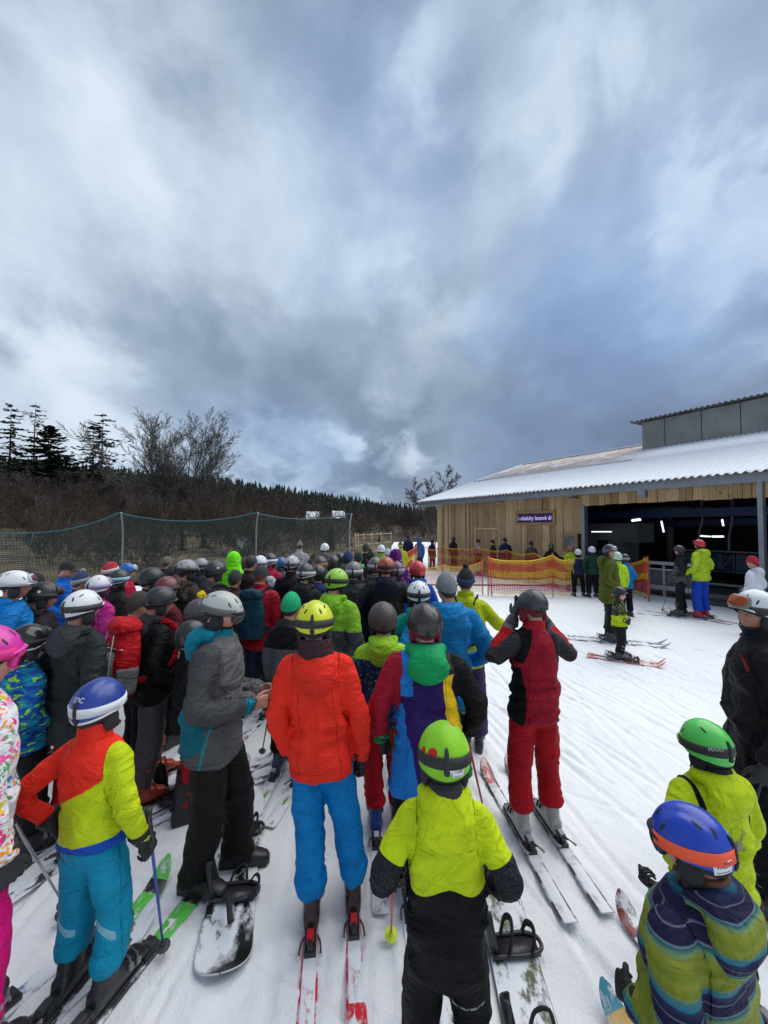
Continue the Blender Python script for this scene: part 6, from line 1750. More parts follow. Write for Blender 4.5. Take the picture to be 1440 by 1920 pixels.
# -- snowboarder in grey and teal
def pat_teal(c):
    t = sm(.20 - np.abs(c['z'] - 1.0), .17 - np.abs(c['y'] + .02), c['x'] + .02, -c['arm'])
    lower = sm(1.18 - c['z'] + .25 * c['y'], -c['y'] + .03 - .1 * (c['z'] - .9), -c['arm'] + .002)
    light = sm(c['y'] - .0, c['z'] - 1.22 + .2 * c['y'], -c['arm'] + .01)
    low2 = sm(c['y'] - .015, 1.16 - c['z'], -c['arm'])
    zipp = sm(.006 - np.abs(c['y'] - .045 - .2 * (c['z'] - 1)), 1.12 - c['z'], -c['arm'])
    cuffs = sm(c['s'] - .94, c['arm'])
    hemg = sm(.86 + .06 * np.sin(c['y'] * 14) - c['z'], -c['arm'])
    return [lower, light, low2, hemg, zipp, cuffs]
P['teal'] = person(404, 1105, 2.75, -88, 'snowboarder in grey and teal jacket with pale grey helmet looking down at his phone', (.068, .070, .073), (.014, .013, .0125), dict(k='long', c=(.44, .46, .43), gog='face', gf=(.04, .04, .04), gl=(.09, .08, .075), strap=(.10, .10, .10), r=.5),
                   arms=('phone', 'phone'), hands=('bare', 'bare'), hood=(.006, .19, .27), collar=(.006, .19, .27), bw=1.10, hem=.74, lean=3, hpitch=-16, hyaw=0, boots=('board', (.02, .02, .022), (.03, .03, .03)), layers=((.006, .15, .20), (.13, .13, .132), (.105, .105, .108), (.105, .105, .108), (.01, .28, .36), (.006, .19, .27)), pat=pat_teal,
                   feet=((-.08, .14, 8), (.09, -.05, -14)), gaiter=(.02, .02, .02), skin=(.60, .33, .25), hemz=.07, legw=.98, knee=.05, eyes=True)
def phone():
    p = (P['teal']['hand'](1) + P['teal']['hand'](-1)) / 2 + Vector((.05, 0, .035))
    o = empty('phone', p, R(-88), 'black smartphone in the hands of the snowboarder in grey and teal', 'phone'); o.rotation_euler = (R(-35), 0, R(-88))
    mb = MB(); mb.box((0, 0, 0), (.075, .010, .150)); mb.build('case', pr('phone_black', (.015, .015, .017), .3), o, smooth=False); mb = MB(); mb.box((0, -.006, 0), (.067, .003, .138)); mb.build('screen', pr('phone_glass', (.03, .035, .04), .08), o, smooth=False)
phone()
a_, b_ = ground(416, 1815), ground(462, 1500)
snowboard(((a_.x + b_.x) / 2, (a_.y + b_.y) / 2, .002), math.atan2(-(b_.x - a_.x), b_.y - a_.y), 1.52, .30, 'black snow crusted snowboard with one open binding under the man in grey and teal', snowy((.012, .012, .014), .50, scale=5.0, seed=4, nose=True), side=(.55, .56, .55))
a_ = ground(352, 1478)
snowboard((a_.x, a_.y, .002), R(-40), 1.15, .27, 'small snow covered snowboard partly hidden left of the man in grey and teal', snowy((.10, .06, .06), .55, scale=6.0, seed=5))
# -- red boarder hidden behind, only the leg shows
# -- orange red jacket, blue trousers
P['orange'] = person(604, 1125, 2.48, 3, 'man from behind in orange red jacket and bright blue trousers with yellow helmet', ORR, (.003, .19, .50), dict(k='std', c=(.62, .66, .015), strap=(.03, .03, .03), r=.35), arms=((( .095, -.05, -.27), (.055, .06, -.49)), ((.085, -.04, -.27), (.09, .03, -.53))), hood=(.72, .030, .016), hem=.80, bw=.97, collar=(.05, .025, .03), colh=.075, colr=1.25, hoodz=-.055, tilt=-3.6, gloves=BLK,
                     boots=('ski', (.028, .014, .014), (.35, .03, .03)), feet=((-.045, -.05, 4), (.19, .03, 3)), hemz=.22, legw=1.08, layers=((.05, .025, .03),), pat=lambda c: [c['z'] - 1.445], hair=(.10, .07, .05), hpitch=-12,
                     skis=dict(len=1.42, m=snowy((.62, .022, .03), .62, scale=9.0, seed=6, bare=[(1, -.7, -.48), (0, .034, .1), (0, -.1, -.034)]), acc=(.55, .02, .02), t='in red and white under the man in the orange red jacket'))
# -- purple, red, blue and yellow jacket
def pat_purple(c):
    x, z = c['x'], c['z']; b = (c['y'] < .04) * 1.0
    bluesh = sm(-.095 - x, z - 1.225 - .12 * (x + .15), -c['aL'])
    bluesd = sm(-x - (.150 - .20 * np.clip(1.15 - z, -1, 1)), 1.17 - z, -c['arm'], np.full_like(x, .1))
    redarm = sm(c['aL'], .86 - c['s'])
    blkarm = sm(c['aR'], np.full_like(x, .1))
    yoke = sm(z - 1.315 + .03 * x, x + .10)
    yel = sm(.035 - np.abs(x - .150 - .03 * np.sin(z * 3)), -c['arm'], 1.345 - z)
    grncuff = sm(c['aL'], c['s'] - .86)
    bluee = sm(c['aR'], (x - .235 - .30 * np.clip(1.15 - z, 0, .3)), )
    return [bluesd, bluesh, redarm, grncuff, yoke, yel, blkarm]
P['purple'] = person(797, 1130, 2.62, 2, 'man in purple jacket with red left sleeve, blue shoulder and yellow stripe', PURP, BLK, dict(k='std', c=(.030, .022, .022), strap=None, pad=(.16, .01, .015), r=.35), arms=((( .13, -.04, -.25), (.11, .05, -.46)), ((.16, -.03, -.24), (.13, .06, -.43))), hood=(.010, .33, .10), hem=.62, bw=1.14, collar=(.05, .015, .11),
                     layers=((.015, .20, .60), (.015, .20, .60), CRIM, GRN, (.028, .024, .026), YEL, BLK), pat=pat_purple, hands=('grip', 'grip'), feet=((-.10, .0, 0), (.12, 0, 0)), hemz=.15,
                     skis=dict(len=1.65, m=snowy((.5, .5, .52), .6, seed=7), acc=(.3, .3, .3), t='in grey under the man in the purple jacket'))
ski_pole(P['purple']['hand'](1) + Vector((0, 0, .05)), ground(922, 1585), pr('pole_redblack', (.48, .02, .02), .3), pr('basket_lime', (.6, .75, .03), .5), 'red ski pole right of the man in the purple jacket')
PLATER = lambda: ski_pole(P['toby']['hand'](-1) + Vector((0, 0, .05)), ground(733, 1758), pr('pole_red', (.45, .012, .02), .3), pr('basket_lime', (.6, .75, .03), .5), 'thin red ski pole in the left hand of the child in lime and black')
PLATER2 = lambda: ski_pole(P['toby']['hand'](1) + Vector((0, 0, .05)), ground(948, 1668), pr('pole_red', (.45, .012, .02), .3), pr('basket_lime', (.6, .75, .03), .5), 'red ski pole with lime basket right of the child in lime and black')
# -- child in lime and black overall
def pat_toby(c):
    z, x = c['z'], c['x']
    low = sm(1.125 + .02 * np.cos(x * 18) - z, -c['arm'])
    frm = sm(c['arm'], c['s'] - .33)
    return [low, frm]
P['toby'] = person(833, 1358, 1.62, -3, 'child in lime and black snowsuit with green helmet carrying a name sticker', (.50, .63, .010), (.006, .006, .007), dict(k='round', c=('spots', (.24, .55, .03), (.55, .03, .02), 9.0, .20, (.60, .62, .60)), strap=(.014, .014, .016), vents=0), arms=((( .15, -.07, -.22), (.12, .10, -.36)), ((.14, -.07, -.22), (.10, .10, -.36))), hem=.72, hood=(.52, .65, .010), collar=(.50, .63, .01), bw=.90, hs=.86,
                   layers=((.006, .006, .007), ('camo', (.012, .012, .016), (.032, .03, .042), (.012, .012, .016), 90.0)), pat=pat_toby, gloves=(.02, .02, .02), feet=((-.13, .0, 0), (.14, .02, 0)), legw=1.12, gaiter=(.02, .02, .02), boots=('board', (.02, .02, .022), (.03, .03, .03)), hpitch=-18, H=None,
                   trpat=(((.30, .31, .31),), lambda c: [sm(.006 - np.abs(c['z'] - .60 - .35 * (c['x'] - .08)), .08 - np.abs(c['x'] - .09), -c['y'])]))
snowboard((.665, 2.06, .002), R(-3), 1.32, .27, 'white and grey snowboard with black bindings right of the lime and black child', snowy((.10, .13, .05), .50, scale=6.0, seed=8), b_open=-1)
snowboard((.245, 1.52, .002), R(0), 1.25, .26, 'snowboard under the lime and black child, only its dark nose showing', snowy((.03, .03, .035), .55, scale=6.0, seed=23), b_open=5, straps=False)
tp_ = ground(1128, 1878); dr_ = R(20); ski((tp_.x + math.sin(dr_) * .616, tp_.y - math.cos(dr_) * .616, .003), dr_, 1.1, snowy((.35, .40, .55), .25, stripes=[(1, .42, .54, (.55, .35, .10)), (1, .54, .62, (.05, .25, .35))], seed=12), (.5, .05, .03), 'ski with coloured tip at the bottom edge left of the striped jacket')
PLATER(); PLATER2()
# -- man in dark red, hands at his helmet
def pat_red(c):
    x, z = np.abs(c['x']), c['z']
    yoke = sm(x - (.070 + .42 * (1.43 - z)), z - 1.235, -c['arm'] + .03)
    up = sm(c['arm'], .60 - c['s'])
    side = sm(-c['x'] - .165 + .03 * np.sin(z * 8), 1.20 - z, -c['arm'])
    fore = sm(c['arm'], c['s'] - .60)
    return [yoke, side, up, fore, sm(fore, c['s'] - .86)]
P['red'] = person(999, 1102, 3.12, 7, 'man in crimson jacket and red trousers with both hands at his dark helmet', CRIM, (.42, .008, .016), dict(k='long', c=(.035, .036, .042), strap=None, pad=(.20, .01, .015), r=.4), arms=('head', 'head'), hands=('open', 'open'), bw=.97, hem=.80, collar=(.45, .012, .03), gloves=(.03, .03, .032),
                  layers=(BLK, BLK, (.038, .036, .042), (.48, .012, .018), (.20, .18, .18)), pat=pat_red, feet=((-.115, -.0, -2), (.14, .03, -2)), hemz=.19, legw=1.05, boots=('ski', (.40, .40, .40), (.05, .05, .05)), tilt=0,
                  skis=dict(len=1.54, m=snowy((.62, .60, .58), .62, stripes=[(1, .62, 1.2, (.60, .05, .03)), (1, .10, .16, (.03, .03, .03)), (0, -.09, -.034, (.05, .05, .05)), (0, .034, .09, (.05, .05, .05))], seed=9, bare=[(0, .036, .1), (0, -.1, -.036), (1, .55, 1.2), (1, -.33, -.25)]), acc=(.35, .35, .35), t='in white with red tips under the man in the crimson jacket'))
# -- lime hood kid
P['lime'] = person(718, 1128, 3.15, 4, 'youth in lime hood and dark blue jacket with small lime pattern and brown helmet', ('spots', (.010, .030, .085), (.26, .45, .06), 42.0, .26, (.08, .22, .30)), (.42, .008, .016), dict(k='round', c=(.060, .045, .042), strap=None, vents=0, r=.55), hood=(.30, .55, .03), bw=.98, hem=.84, layers=((.30, .55, .03),), pat=lambda c: [c['z'] - 1.335 + .03 * c['x']],
                   boots=('ski', (.015, .05, .28), (.05, .05, .05)), hemz=.20, feet=((-.06, 0, 0), (.13, .05, 0)), skis=dict(len=1.5, m=snowy((.55, .03, .03), .55, seed=10), acc=(.5, .5, .5), t='in red and white under the youth with the lime hood'))
# -- spider kid
def pat_spider(c):
    x = np.abs(c['x'])
    s = sm(.013 - np.abs(x - (.160 + .05 * np.clip(1.25 - c['z'], 0, .3))), c['z'] - 1.10)
    return [s, .006 - np.abs(c['z'] - 1.40) + 0 * x - .02]
P['spider'] = person(1327, 1352, 2.05, 8, 'child in lime jacket with a grey spider emblem and green helmet', (.47, .60, .012), BLK, dict(k='round', c=(.08, .55, .08), strap=(.016, .016, .018), pad=BLK), arms=('hips', 'down'), hood=(.47, .60, .012), hem=.70, bw=1.22, layers=(BLK,), pat=pat_spider, gloves=BLK, gaiter=BLK, hs=.86,
                     skis=dict(len=.92, m=snowy((.22, .02, .02), .4, seed=11), acc=(.3, .3, .3), t='in dark red under the child with the spider emblem'), hyaw=6, hpitch=-14, legw=1.1)
# -- blue helmet kid with striped jacket
c1, c2, c3, c4, c5 = (.17, .205, .018), (.012, .09, .12), (.016, .014, .045), (.018, .028, .085), (.22, .25, .035)
bands = ('bands', .165, [(0, c1), (.20, c5), (.26, (.16, .26, .12)), (.33, c2), (.35, (.16, .22, .25)), (.37, c3), (.52, c3), (.535, (.15, .16, .24)), (.55, c3), (.66, c4), (.69, (.03, .16, .24)), (.76, (.05, .18, .16)), (.79, (.17, .22, .10)), (.81, c1), (.93, c5), (1.0, c1)], .02)
P['vasik'] = person(1290, 1520, 1.36, 30, 'child in green, yellow and navy striped jacket with blue helmet and orange goggle strap', bands, BLK, dict(k='std', c=(.010, .05, .42), strap=(.85, .10, .03), gog='face', gf=(.01, .03, .05), gl=(.02, .04, .05), r=.3), arms=('bent', 'chest'), hood=('bands', .12) + bands[2:], bw=1.24, hem=.70, hs=.82, tilt=4, hyaw=12, hpitch=-16, gloves=BLK, skin=(.6, .35, .28), gaiter=(.15, .06, .03),
                    feet=((-.13, 0, 0), (.13, .03, 0)), wr=.8)
# -- man at the right edge looking left
P['right'] = person(1424, 1106, 2.58, 62, 'man at the right edge in black jacket with white helmet and amber goggles', (.013, .013, .015), BLK, dict(k='round', c=(.62, .66, .68), gog='up', gf=(.16, .15, .15), gl=(.34, .055, .008), gm=.0, strap=(.02, .02, .025)), arms=('down', 'down'), bw=1.12, hem=.72, hyaw=27, hpitch=-6, tilt=2.5, eyes=True, skin=(.44, .23, .15), gaiter=(.014, .014, .016), layers=((.35, .02, .02),),
                    pat=lambda c: [sm(.004 - np.abs(c['y'] - .05 - .25 * (c['z'] - 1.2)), .10 - np.abs(c['z'] - 1.27), -c['arm'])])
ski_pole(P['right']['hand'](-1), ground(1366, 1170 + 520), pr('pole_dark', (.05, .05, .055), .35), pr('basket_dark', (.05, .05, .05), .6), 'dark ski pole of the man at the right edge')
# -- second row, right of centre
P['beanie'] = person(829, 1073, 3.55, 4, 'man with grey knitted hat and plain blue jacket behind the purple jacket', (.008, .19, .46), (.01, .22, .07), dict(k='beanie', c=(.22, .235, .25)), bw=1.25, hem=.72, hood=(.010, .20, .47), hyaw=8, tilt=3.2, arms=('wide', 'wide'), skis=dict(len=1.7, m=snowy((.5, .5, .5), .6, seed=14), acc=(.3, .3, .3), t='in grey under the man with the grey knitted hat'))
P['hat'] = person(873, 1065, 4.35, -12, 'man in lime yellow jacket with black and blue knitted hat and black back protector', (.45, .52, .012), (.05, .03, .10), dict(k='beanie', c=(.015, .015, .018), cuff=(.02, .05, .11), pom=(.015, .015, .018)), bw=1.02, arms=('down', 'out'), gloves=(.5, .6, .02))
backpack(P['hat'], BLK, BLK, BLK, 'small black backpack on the man in the lime yellow jacket', (.72, .45, .62), detail=False)
P['zebra'] = person(785, 1088, 3.95, -2, 'skier in teal green jacket with white helmet crossed by a black strap', (.006, .28, .22), BLK, dict(k='std', c=WHT, strap=(.03, .03, .035)), hood=(.006, .28, .22), arms=('hips', 'down'))
P['rh'] = person(783, 1051, 5.6, 8, 'person in royal blue jacket with red helmet beside the pinkish net', (.01, .06, .36), BLK, dict(k='round', c=(.50, .03, .04), vents=0), hood=(.01, .06, .36), arms=('bent', 'bent'), bw=.95)
P['bigblack'] = person(724, 1043, 5.1, 0, 'broad man in plain black jacket with orange and black helmet', (.016, .015, .017), BLK, dict(k='std', c=(.40, .07, .03), gog=None, strap=(.02, .02, .03)), hood=(.012, .014, .030), bw=1.16, hem=.76, arms=('hips', 'hips'))
P['dots'] = person(742, 1030, 7.8, -4, 'person in purple jacket with white dots among the crowd', ('spots', (.09, .012, .13), (.65, .55, .68), 17.0, .22, (.65, .55, .68)), BLK, dict(k='std', c=(.09, .012, .13), vents=0), hoodup=('spots', (.09, .012, .13), (.65, .55, .68), 17.0, .22, (.65, .55, .68)))
def pat_green(c): return [sm(1.20 - c['z'], np.full_like(c['z'], .1)), sm(.95 - c['z'], -c['arm'])]
P['green'] = person(630, 1065, 4.1, -28, 'skier in lime green and grey jacket with matching lime helmet', (.22, .48, .03), BLK, dict(k='round', c=(.27, .55, .03), strap=(.02, .02, .02), pad=BLK), hood=(.22, .48, .03), layers=((.060, .065, .075), (.22, .48, .03)), pat=pat_green, arms=('pole', 'pole'), hpitch=-14, bw=1.04)
P['gbeanie'] = person(545, 1110, 3.85, -8, 'skier with bright green knitted hat and black over grey jacket', (.014, .014, .016), BLK, dict(k='beanie', c=(.01, .45, .17)), layers=((.115, .113, .115),), pat=lambda c: [sm(1.24 - c['z'], np.full_like(c['z'], .1))], arms=('down', 'down'), hood=(.014, .014, .018), boots=('ski', (.05, .07, .15), (.4, .4, .4)), hemz=.18, feet=((-.13, .05, 4), (.12, .0, -2)),
                      skis=dict(len=1.5, m=snowy((.52, .60, .50), .5, stripes=[(0, -.012, .012, (.15, .30, .05))], seed=15), acc=(.4, .4, .4), t='in white and green under the skier with the green knitted hat'))
ski_pole(P['gbeanie']['hand'](-1), ground(490, 1418), pr('pole_black', (.03, .03, .03), .4), pr('basket_dark', (.05, .05, .05), .6), 'thin black ski pole left of the skier with the green knitted hat')
P['tb'] = person(489, 1058, 5.1, -12, 'skier in red jacket wearing a dark teal backpack and black cap', (.36, .010, .020), (.022, .03, .055), dict(k='cap', c=(.035, .033, .045)), hair=(.22, .06, .03), bw=1.06, hem=.76, arms=('pole', 'down'), skis=dict(len=1.6, m=snowy((.04, .04, .05), .5, seed=16), acc=(.3, .3, .3), t='in black under the skier with the teal backpack'))
backpack(P['tb'], (.012, .055, .085), (.010, .050, .085), (.012, .03, .05), 'dark teal backpack on the red jacket', (1.15, .95, 1.05), detail=False)
ski_pole(Vector((P['tb']['x'] - .30, 4.9, 1.05)), ground(452, 1232), pr('pole_silver', (.45, .46, .48), .3, .6), pr('basket_dark', (.05, .05, .05), .6), 'slim silver ski pole beside the skier with the teal backpack')
P['behind'] = person(372, 1122, 3.55, -50, 'youth in bright blue and grey jacket half hidden behind the grey and teal snowboarder', (.008, .20, .42), (.010, .10, .14), dict(k='round', c=(.06, .05, .055), vents=0), hood=(.08, .07, .075), layers=((.08, .07, .075),), pat=lambda c: [c['z'] - 1.33], arms=('pole', 'wide'), bw=1.0, gloves=(.3, .31, .32), skis=dict(len=1.4, m=snowy((.04, .04, .05), .5, seed=17), acc=(.3, .3, .3), t='in black behind the grey and teal snowboarder'))
P['redleg'] = person(356, 1162, 3.35, -60, 'snowboarder in dark jacket and red trousers hidden behind the grey and teal man', BLK, (.45, .012, .02), dict(k='round', c=(.02, .02, .02), vents=0), arms=('bent', 'bent'), boots=('board', (.02, .02, .02), (.03, .03, .03)), bw=.85)
# -- rest of the crowd: px, top, d, yaw, label, jacket, trousers, headgear, extra
K = lambda k, c, **e: dict(k=k, c=c, **e)
ROWS = [
 (28, 1067, 3.75, -55, 'person in bright blue jacket with white helmet and black logos at the left edge', (.008, .17, .48), BLK, K('long', WHT, gog='up', gf=(.6, .6, .62), gl=(.15, .03, .05), strap=(.5, .5, .52)), dict(hood=(.008, .17, .48), arms=('bent', 'bent'))),
 (62, 1074, 4.7, -50, 'person with black knitted hat between the blue jacket and the black helmet', (.022, .022, .024), BLK, K('beanie', (.022, .022, .024)), {}),
 (80, 1090, 3.95, -52, 'person in black jacket with red hem and black helmet with white stickers', (.016, .016, .018), BLK, K('std', (.018, .018, .019), strap=(.02, .02, .022), gog='up', badge=(.55, .55, .55)), dict(hood=(.020, .020, .022), layers=((.42, .012, .02),), pat=lambda c: [sm(1.10 - c['z'], -c['arm'])], hpitch=-16, arms=('bent', 'bent'))),
 (124, 1050, 6.0, -78, 'person in royal blue jacket with black cap in front of the green net', (.010, .12, .50), BLK, K('cap', (.02, .02, .022)), dict(hpitch=-14, bw=1.1, arms=('bent', 'bent'))),
 (183, 1078, 4.7, -14, 'child in pink quilted jacket with white helmet and goggles turned backwards', MAG, BLK, K('round', (.70, .70, .74), strap=(.30, .22, .42), gog='up', gf=(.4, .35, .5)), dict(arms=('bent', 'bent'), fabr=dict(quilt=.09))),
 (206, 1053, 5.8, -20, 'person in magenta and purple jacket with red and white hat', (.40, .012, .14), NAVY, K('beanie', (.50, .03, .05), cuff=(.6, .55, .55)), dict(layers=((.14, .012, .16),), pat=lambda c: [1.30 - c['z']], hood=(.38, .012, .15), hem=.70)),
 (222, 1067, 5.5, -40, 'person in black jacket with black helmet edged in pale blue', (.016, .016, .017), BLK, K('round', (.03, .035, .04), rim=(.30, .55, .62), strap=(.30, .55, .62)), {}),
 (238, 1055, 6.9, -62, 'person in red jacket with shiny blue and white helmet', (.42, .012, .05), BLK, K('round', (.02, .12, .42), gog='up', gf=(.7, .72, .75), gl=(.4, .45, .5), r=.15), {}),
 (283, 1063, 4.55, -42, 'skier in black and yellow jacket with round black helmet', (.018, .017, .016), BLK, K('std', (.020, .021, .024)), dict(layers=((.72, .42, .06),), pat=lambda c: [sm(c['aL'], .42 - c['s'])], skin=(.5, .3, .2), arms=('bent', 'bent'))),
 (258, 1108, 4.0, -42, 'person in dark fur trimmed hood left of the helmet above the red backpack', (.020, .019, .019), BLK, K('beanie', (.060, .048, .040)), dict(hood=(.045, .04, .04), bw=.95)),
 (325, 1054, 5.6, -30, 'dark haired person in black coat left of the grey helmet', (.018, .018, .02), BLK, K('none', BLK), dict(hair=(.02, .018, .018))),
 (350, 1047, 4.8, -32, 'person in dark olive brown coat with worn grey helmet', (.048, .042, .032), BLK, K('long', (.26, .27, .27), strap=(.03, .03, .03), r=.4, badge=(.1, .1, .1)), dict(hood=(.040, .036, .030), bw=1.15, hem=.68)),
 (403, 1050, 4.9, -35, 'person in black jacket with black helmet showing a white sticker', (.025, .023, .025), BLK, K('std', (.025, .025, .028), badge=(.6, .6, .6)), dict(hood=(.05, .042, .045), hpitch=-14, bw=1.02, pack=((.62, .46, .01), (.03, .03, .035), 'yellow and black backpack on the person in black jacket'))),
 (438, 1035, 7.0, 10, 'person in neon green hooded jacket standing by the net pole', (.20, .85, .02), BLK, K('none', BLK), dict(hoodup=(.20, .85, .02), hood=None)),
 (470, 1038, 6.0, -15, 'person in dark brown jacket with black curly hair', (.030, .024, .022), BLK, K('none', BLK), dict(hair=(.02, .017, .015), bw=1.12)),
 (487, 1041, 6.3, -8, 'person in white and pale blue jacket with white helmet', (.46, .52, .58), BLK, K('round', (.68, .69, .74), strap=(.15, .12, .16)), dict(bw=1.12, hood=(.42, .47, .52))),
 (507, 1037, 7.2, -20, 'person in scarlet jacket with black helmet and white trim', (.42, .014, .05), BLK, K('round', (.03, .03, .032), strap=WHT, rim=WHT), {}),
 (547, 1041, 6.1, -10, 'person in black and maroon jacket with grey and white helmet', (.020, .014, .020), BLK, K('std', (.45, .45, .48), strap=(.10, .10, .11), gog=None), dict(layers=((.14, .01, .04),), pat=lambda c: [1.12 - c['z']])),
 (562, 1015, 11.5, 0, 'person with striped bobble hat and black and white patterned jacket', ('camo', (.48, .48, .50), (.10, .10, .11), (.5, .5, .52), 26.0), BLK, K('beanie', (.20, .18, .14), cuff=(.05, .05, .05), pom=(.25, .22, .18)), {}),
 (573, 1055, 5.0, -16, 'person in black jacket with black helmet marked in white', (.017, .017, .018), BLK, K('std', (.025, .024, .026), rim=(.5, .5, .5), strap=(.42, .42, .42)), dict(hood=(.02, .02, .022), hpitch=-12)),
 (597, 1058, 5.6, 5, 'person in navy jacket right of the black and white helmet', (.016, .026, .10), BLK, K('std', (.03, .025, .025)), dict(hood=(.015, .025, .10))),
 (600, 1042, 6.2, -5, 'person in dark jacket with brown and orange helmet', (.025, .024, .022), BLK, K('round', (.05, .035, .03), strap=(.35, .13, .03)), {}),
 (609, 1018, 10.8, 0, 'person in grey jacket with plain white helmet at the back', (.10, .105, .105), BLK, K('round', (.70, .72, .68), vents=0), dict(hood=(.10, .105, .105), bw=1.15)),
 (625, 1041, 6.9, 5, 'person in black and dark red jacket behind the lime helmet', (.028, .018, .018), BLK, K('round', (.03, .03, .03)), dict(layers=((.2, .02, .03),), pat=lambda c: [sm(c['aL'], .5 - c['s'])])),
 (583, 1048, 7.8, 0, 'person with black hat in the thick of the crowd', (.02, .02, .022), BLK, K('beanie', (.025, .025, .03)), {}),
 (652, 1033, 7.0, -8, 'person in grey jacket with navy knitted hat', (.075, .073, .085), BLK, K('beanie', (.02, .04, .12)), dict(hood=(.07, .068, .08), bw=1.1)),
 (664, 1052, 5.3, -5, 'person in charcoal and grey jacket with grey and white helmet', (.040, .042, .048), BLK, K('std', (.16, .16, .18), strap=(.5, .5, .5)), dict(layers=((.008, .15, .24),), pat=lambda c: [sm(c['aR'], .55 - c['s'], 1.5 - c['z'])], bw=1.1)),
 (672, 1034, 8.2, 5, 'person in bright green hooded jacket at the back', (.06, .55, .07), BLK, K('beanie', (.03, .05, .03)), dict(hood=(.06, .55, .07))),
 (686, 1018, 9.6, 0, 'tall bearded man in black jacket at the back', (.018, .018, .02), BLK, K('cap', (.03, .03, .04)), dict(bw=1.2)),
 (704, 1044, 5.9, 0, 'person in dark grey jacket with grey hood down', (.045, .043, .046), BLK, K('round', (.10, .10, .10), strap=(.5, .5, .5)), dict(hood=(.050, .052, .050), bw=1.12, hem=.72)),
 (715, 1021, 11.2, 0, 'person with white helmet and green shoulders at the back', (.20, .42, .06), BLK, K('round', (.66, .68, .70), vents=0), dict(layers=((.10, .10, .11),), pat=lambda c: [1.25 - c['z']])),
 (727, 1028, 10.4, 0, 'person with white hat and grey jacket at the back', (.16, .16, .17), BLK, K('beanie', (.5, .5, .52)), {}),
 (751, 1016, 14.8, 10, 'person in yellow jacket with dark hat standing by the banner net', (.42, .44, .03), BLK, K('beanie', (.05, .06, .04), cuff=(.4, .4, .05)), dict(group='skiers near the banner net')),
 (765, 1003, 21.0, 0, 'tall person in navy behind the banner net', (.012, .018, .06), BLK, K('beanie', (.012, .018, .06)), dict(group='skiers near the banner net')),
 (786, 1008, 20.5, 0, 'person in blue jacket left of the timber wall corner', (.06, .12, .30), (.02, .03, .10), K('none', BLK), dict(group='skiers near the banner net', hoodup=(.06, .10, .22))),
 (810, 1012, 22.0, -40, 'person in dark red and black by the corner of the timber wall', (.05, .012, .02), BLK, K('beanie', (.02, .02, .02)), dict(group='people along the timber wall')),
 (312, 1042, 7.6, -15, 'person in khaki cap at the back between the round black helmet and the grey helmet', (.03, .028, .03), BLK, K('cap', (.14, .12, .09)), {}),
 (376, 1046, 7.0, -25, 'person with light grey helmet at the back right of the worn grey helmet', (.025, .03, .05), BLK, K('round', (.28, .28, .30), strap=(.03, .03, .03)), {}),
 (455, 1047, 7.8, 10, 'person with dark hat right behind the neon green hood', (.05, .04, .045), BLK, K('beanie', (.06, .03, .03)), {}),
 (527, 1044, 8.2, -10, 'person with blue helmet between the scarlet jacket and the grey and white helmet', (.05, .07, .12), BLK, K('round', (.02, .10, .30)), {}),
 (638, 1036, 8.6, 0, 'person with black helmet and grey jacket left of the navy knitted hat', (.10, .10, .11), BLK, K('round', (.02, .02, .022)), {}),
 (695, 1033, 8.0, 15, 'person with black bobble hat in front of the tall bearded man', (.03, .02, .022), BLK, K('beanie', (.02, .02, .02), pom=(.05, .05, .05)), {}),
 (590, 1036, 8.4, -5, 'person with brown hat below the striped bobble hat', (.045, .03, .022), BLK, K('beanie', (.07, .045, .03)), {}),
 (150, 1072, 5.6, -30, 'person in dark blue jacket and navy striped bobble hat beside the pink child', (.016, .03, .10), BLK, K('beanie', (.03, .05, .14), cuff=(.3, .3, .3), pom=(.3, .3, .3)), {}),
 (312, 1080, 4.4, -30, 'person in maroon jacket with dark red helmet pressed behind the red backpack', (.10, .015, .02), BLK, K('std', (.14, .02, .025), strap=(.03, .03, .03), gog='up'), {}),
 (440, 1068, 5.7, -10, 'person in brown jacket behind the pale grey helmet', (.06, .035, .025), BLK, K('beanie', (.05, .05, .055)), {}),
 (744, 1052, 6.2, 5, 'person in dark plum jacket right of the broad black jacket', (.05, .012, .03), BLK, K('round', (.14, .05, .12), strap=(.3, .3, .3)), {}),
 (850, 1006, 21.2, -50, 'person in black with white hood trim at the left end of the timber wall', (.018, .014, .030), (.05, .02, .08), K('round', (.03, .03, .05), gog='up', gf=(.6, .6, .6)), dict(group='people along the timber wall')),
 (896, 1010, 19.4, -70, 'person in pale grey top left of the timber door', (.30, .32, .33), (.12, .02, .03), K('cap', (.03, .03, .03)), dict(group='people along the timber wall', layers=((.15, .02, .03),), pat=lambda c: [1.1 - c['z']])),
 (924, 1012, 18.7, 80, 'person in black with green scarf in front of the timber door', (.018, .02, .018), (.05, .02, .10), K('beanie', (.02, .02, .02)), dict(group='people along the timber wall')),
 (947, 1008, 18.2, 10, 'person in dark navy jacket right of the timber door', (.016, .022, .065), BLK, K('beanie', (.018, .02, .04)), dict(group='people along the timber wall', bw=1.15)),
 (996, 1014, 16.9, 0, 'person in dark grey jacket under the purple display', (.07, .07, .08), BLK, K('beanie', (.03, .03, .03)), dict(group='people along the timber wall')),
 (1033, 1018, 16.0, -45, 'person in black with green helmet right of the purple display', (.02, .018, .018), BLK, K('round', (.06, .12, .04)), dict(group='people along the timber wall', arms=('bent', 'out'))),
 (1070, 1022, 14.8, -5, 'person in lime jacket under the notice board', (.42, .58, .03), BLK, K('round', (.35, .12, .08)), dict(group='skiers at the lift entrance')),
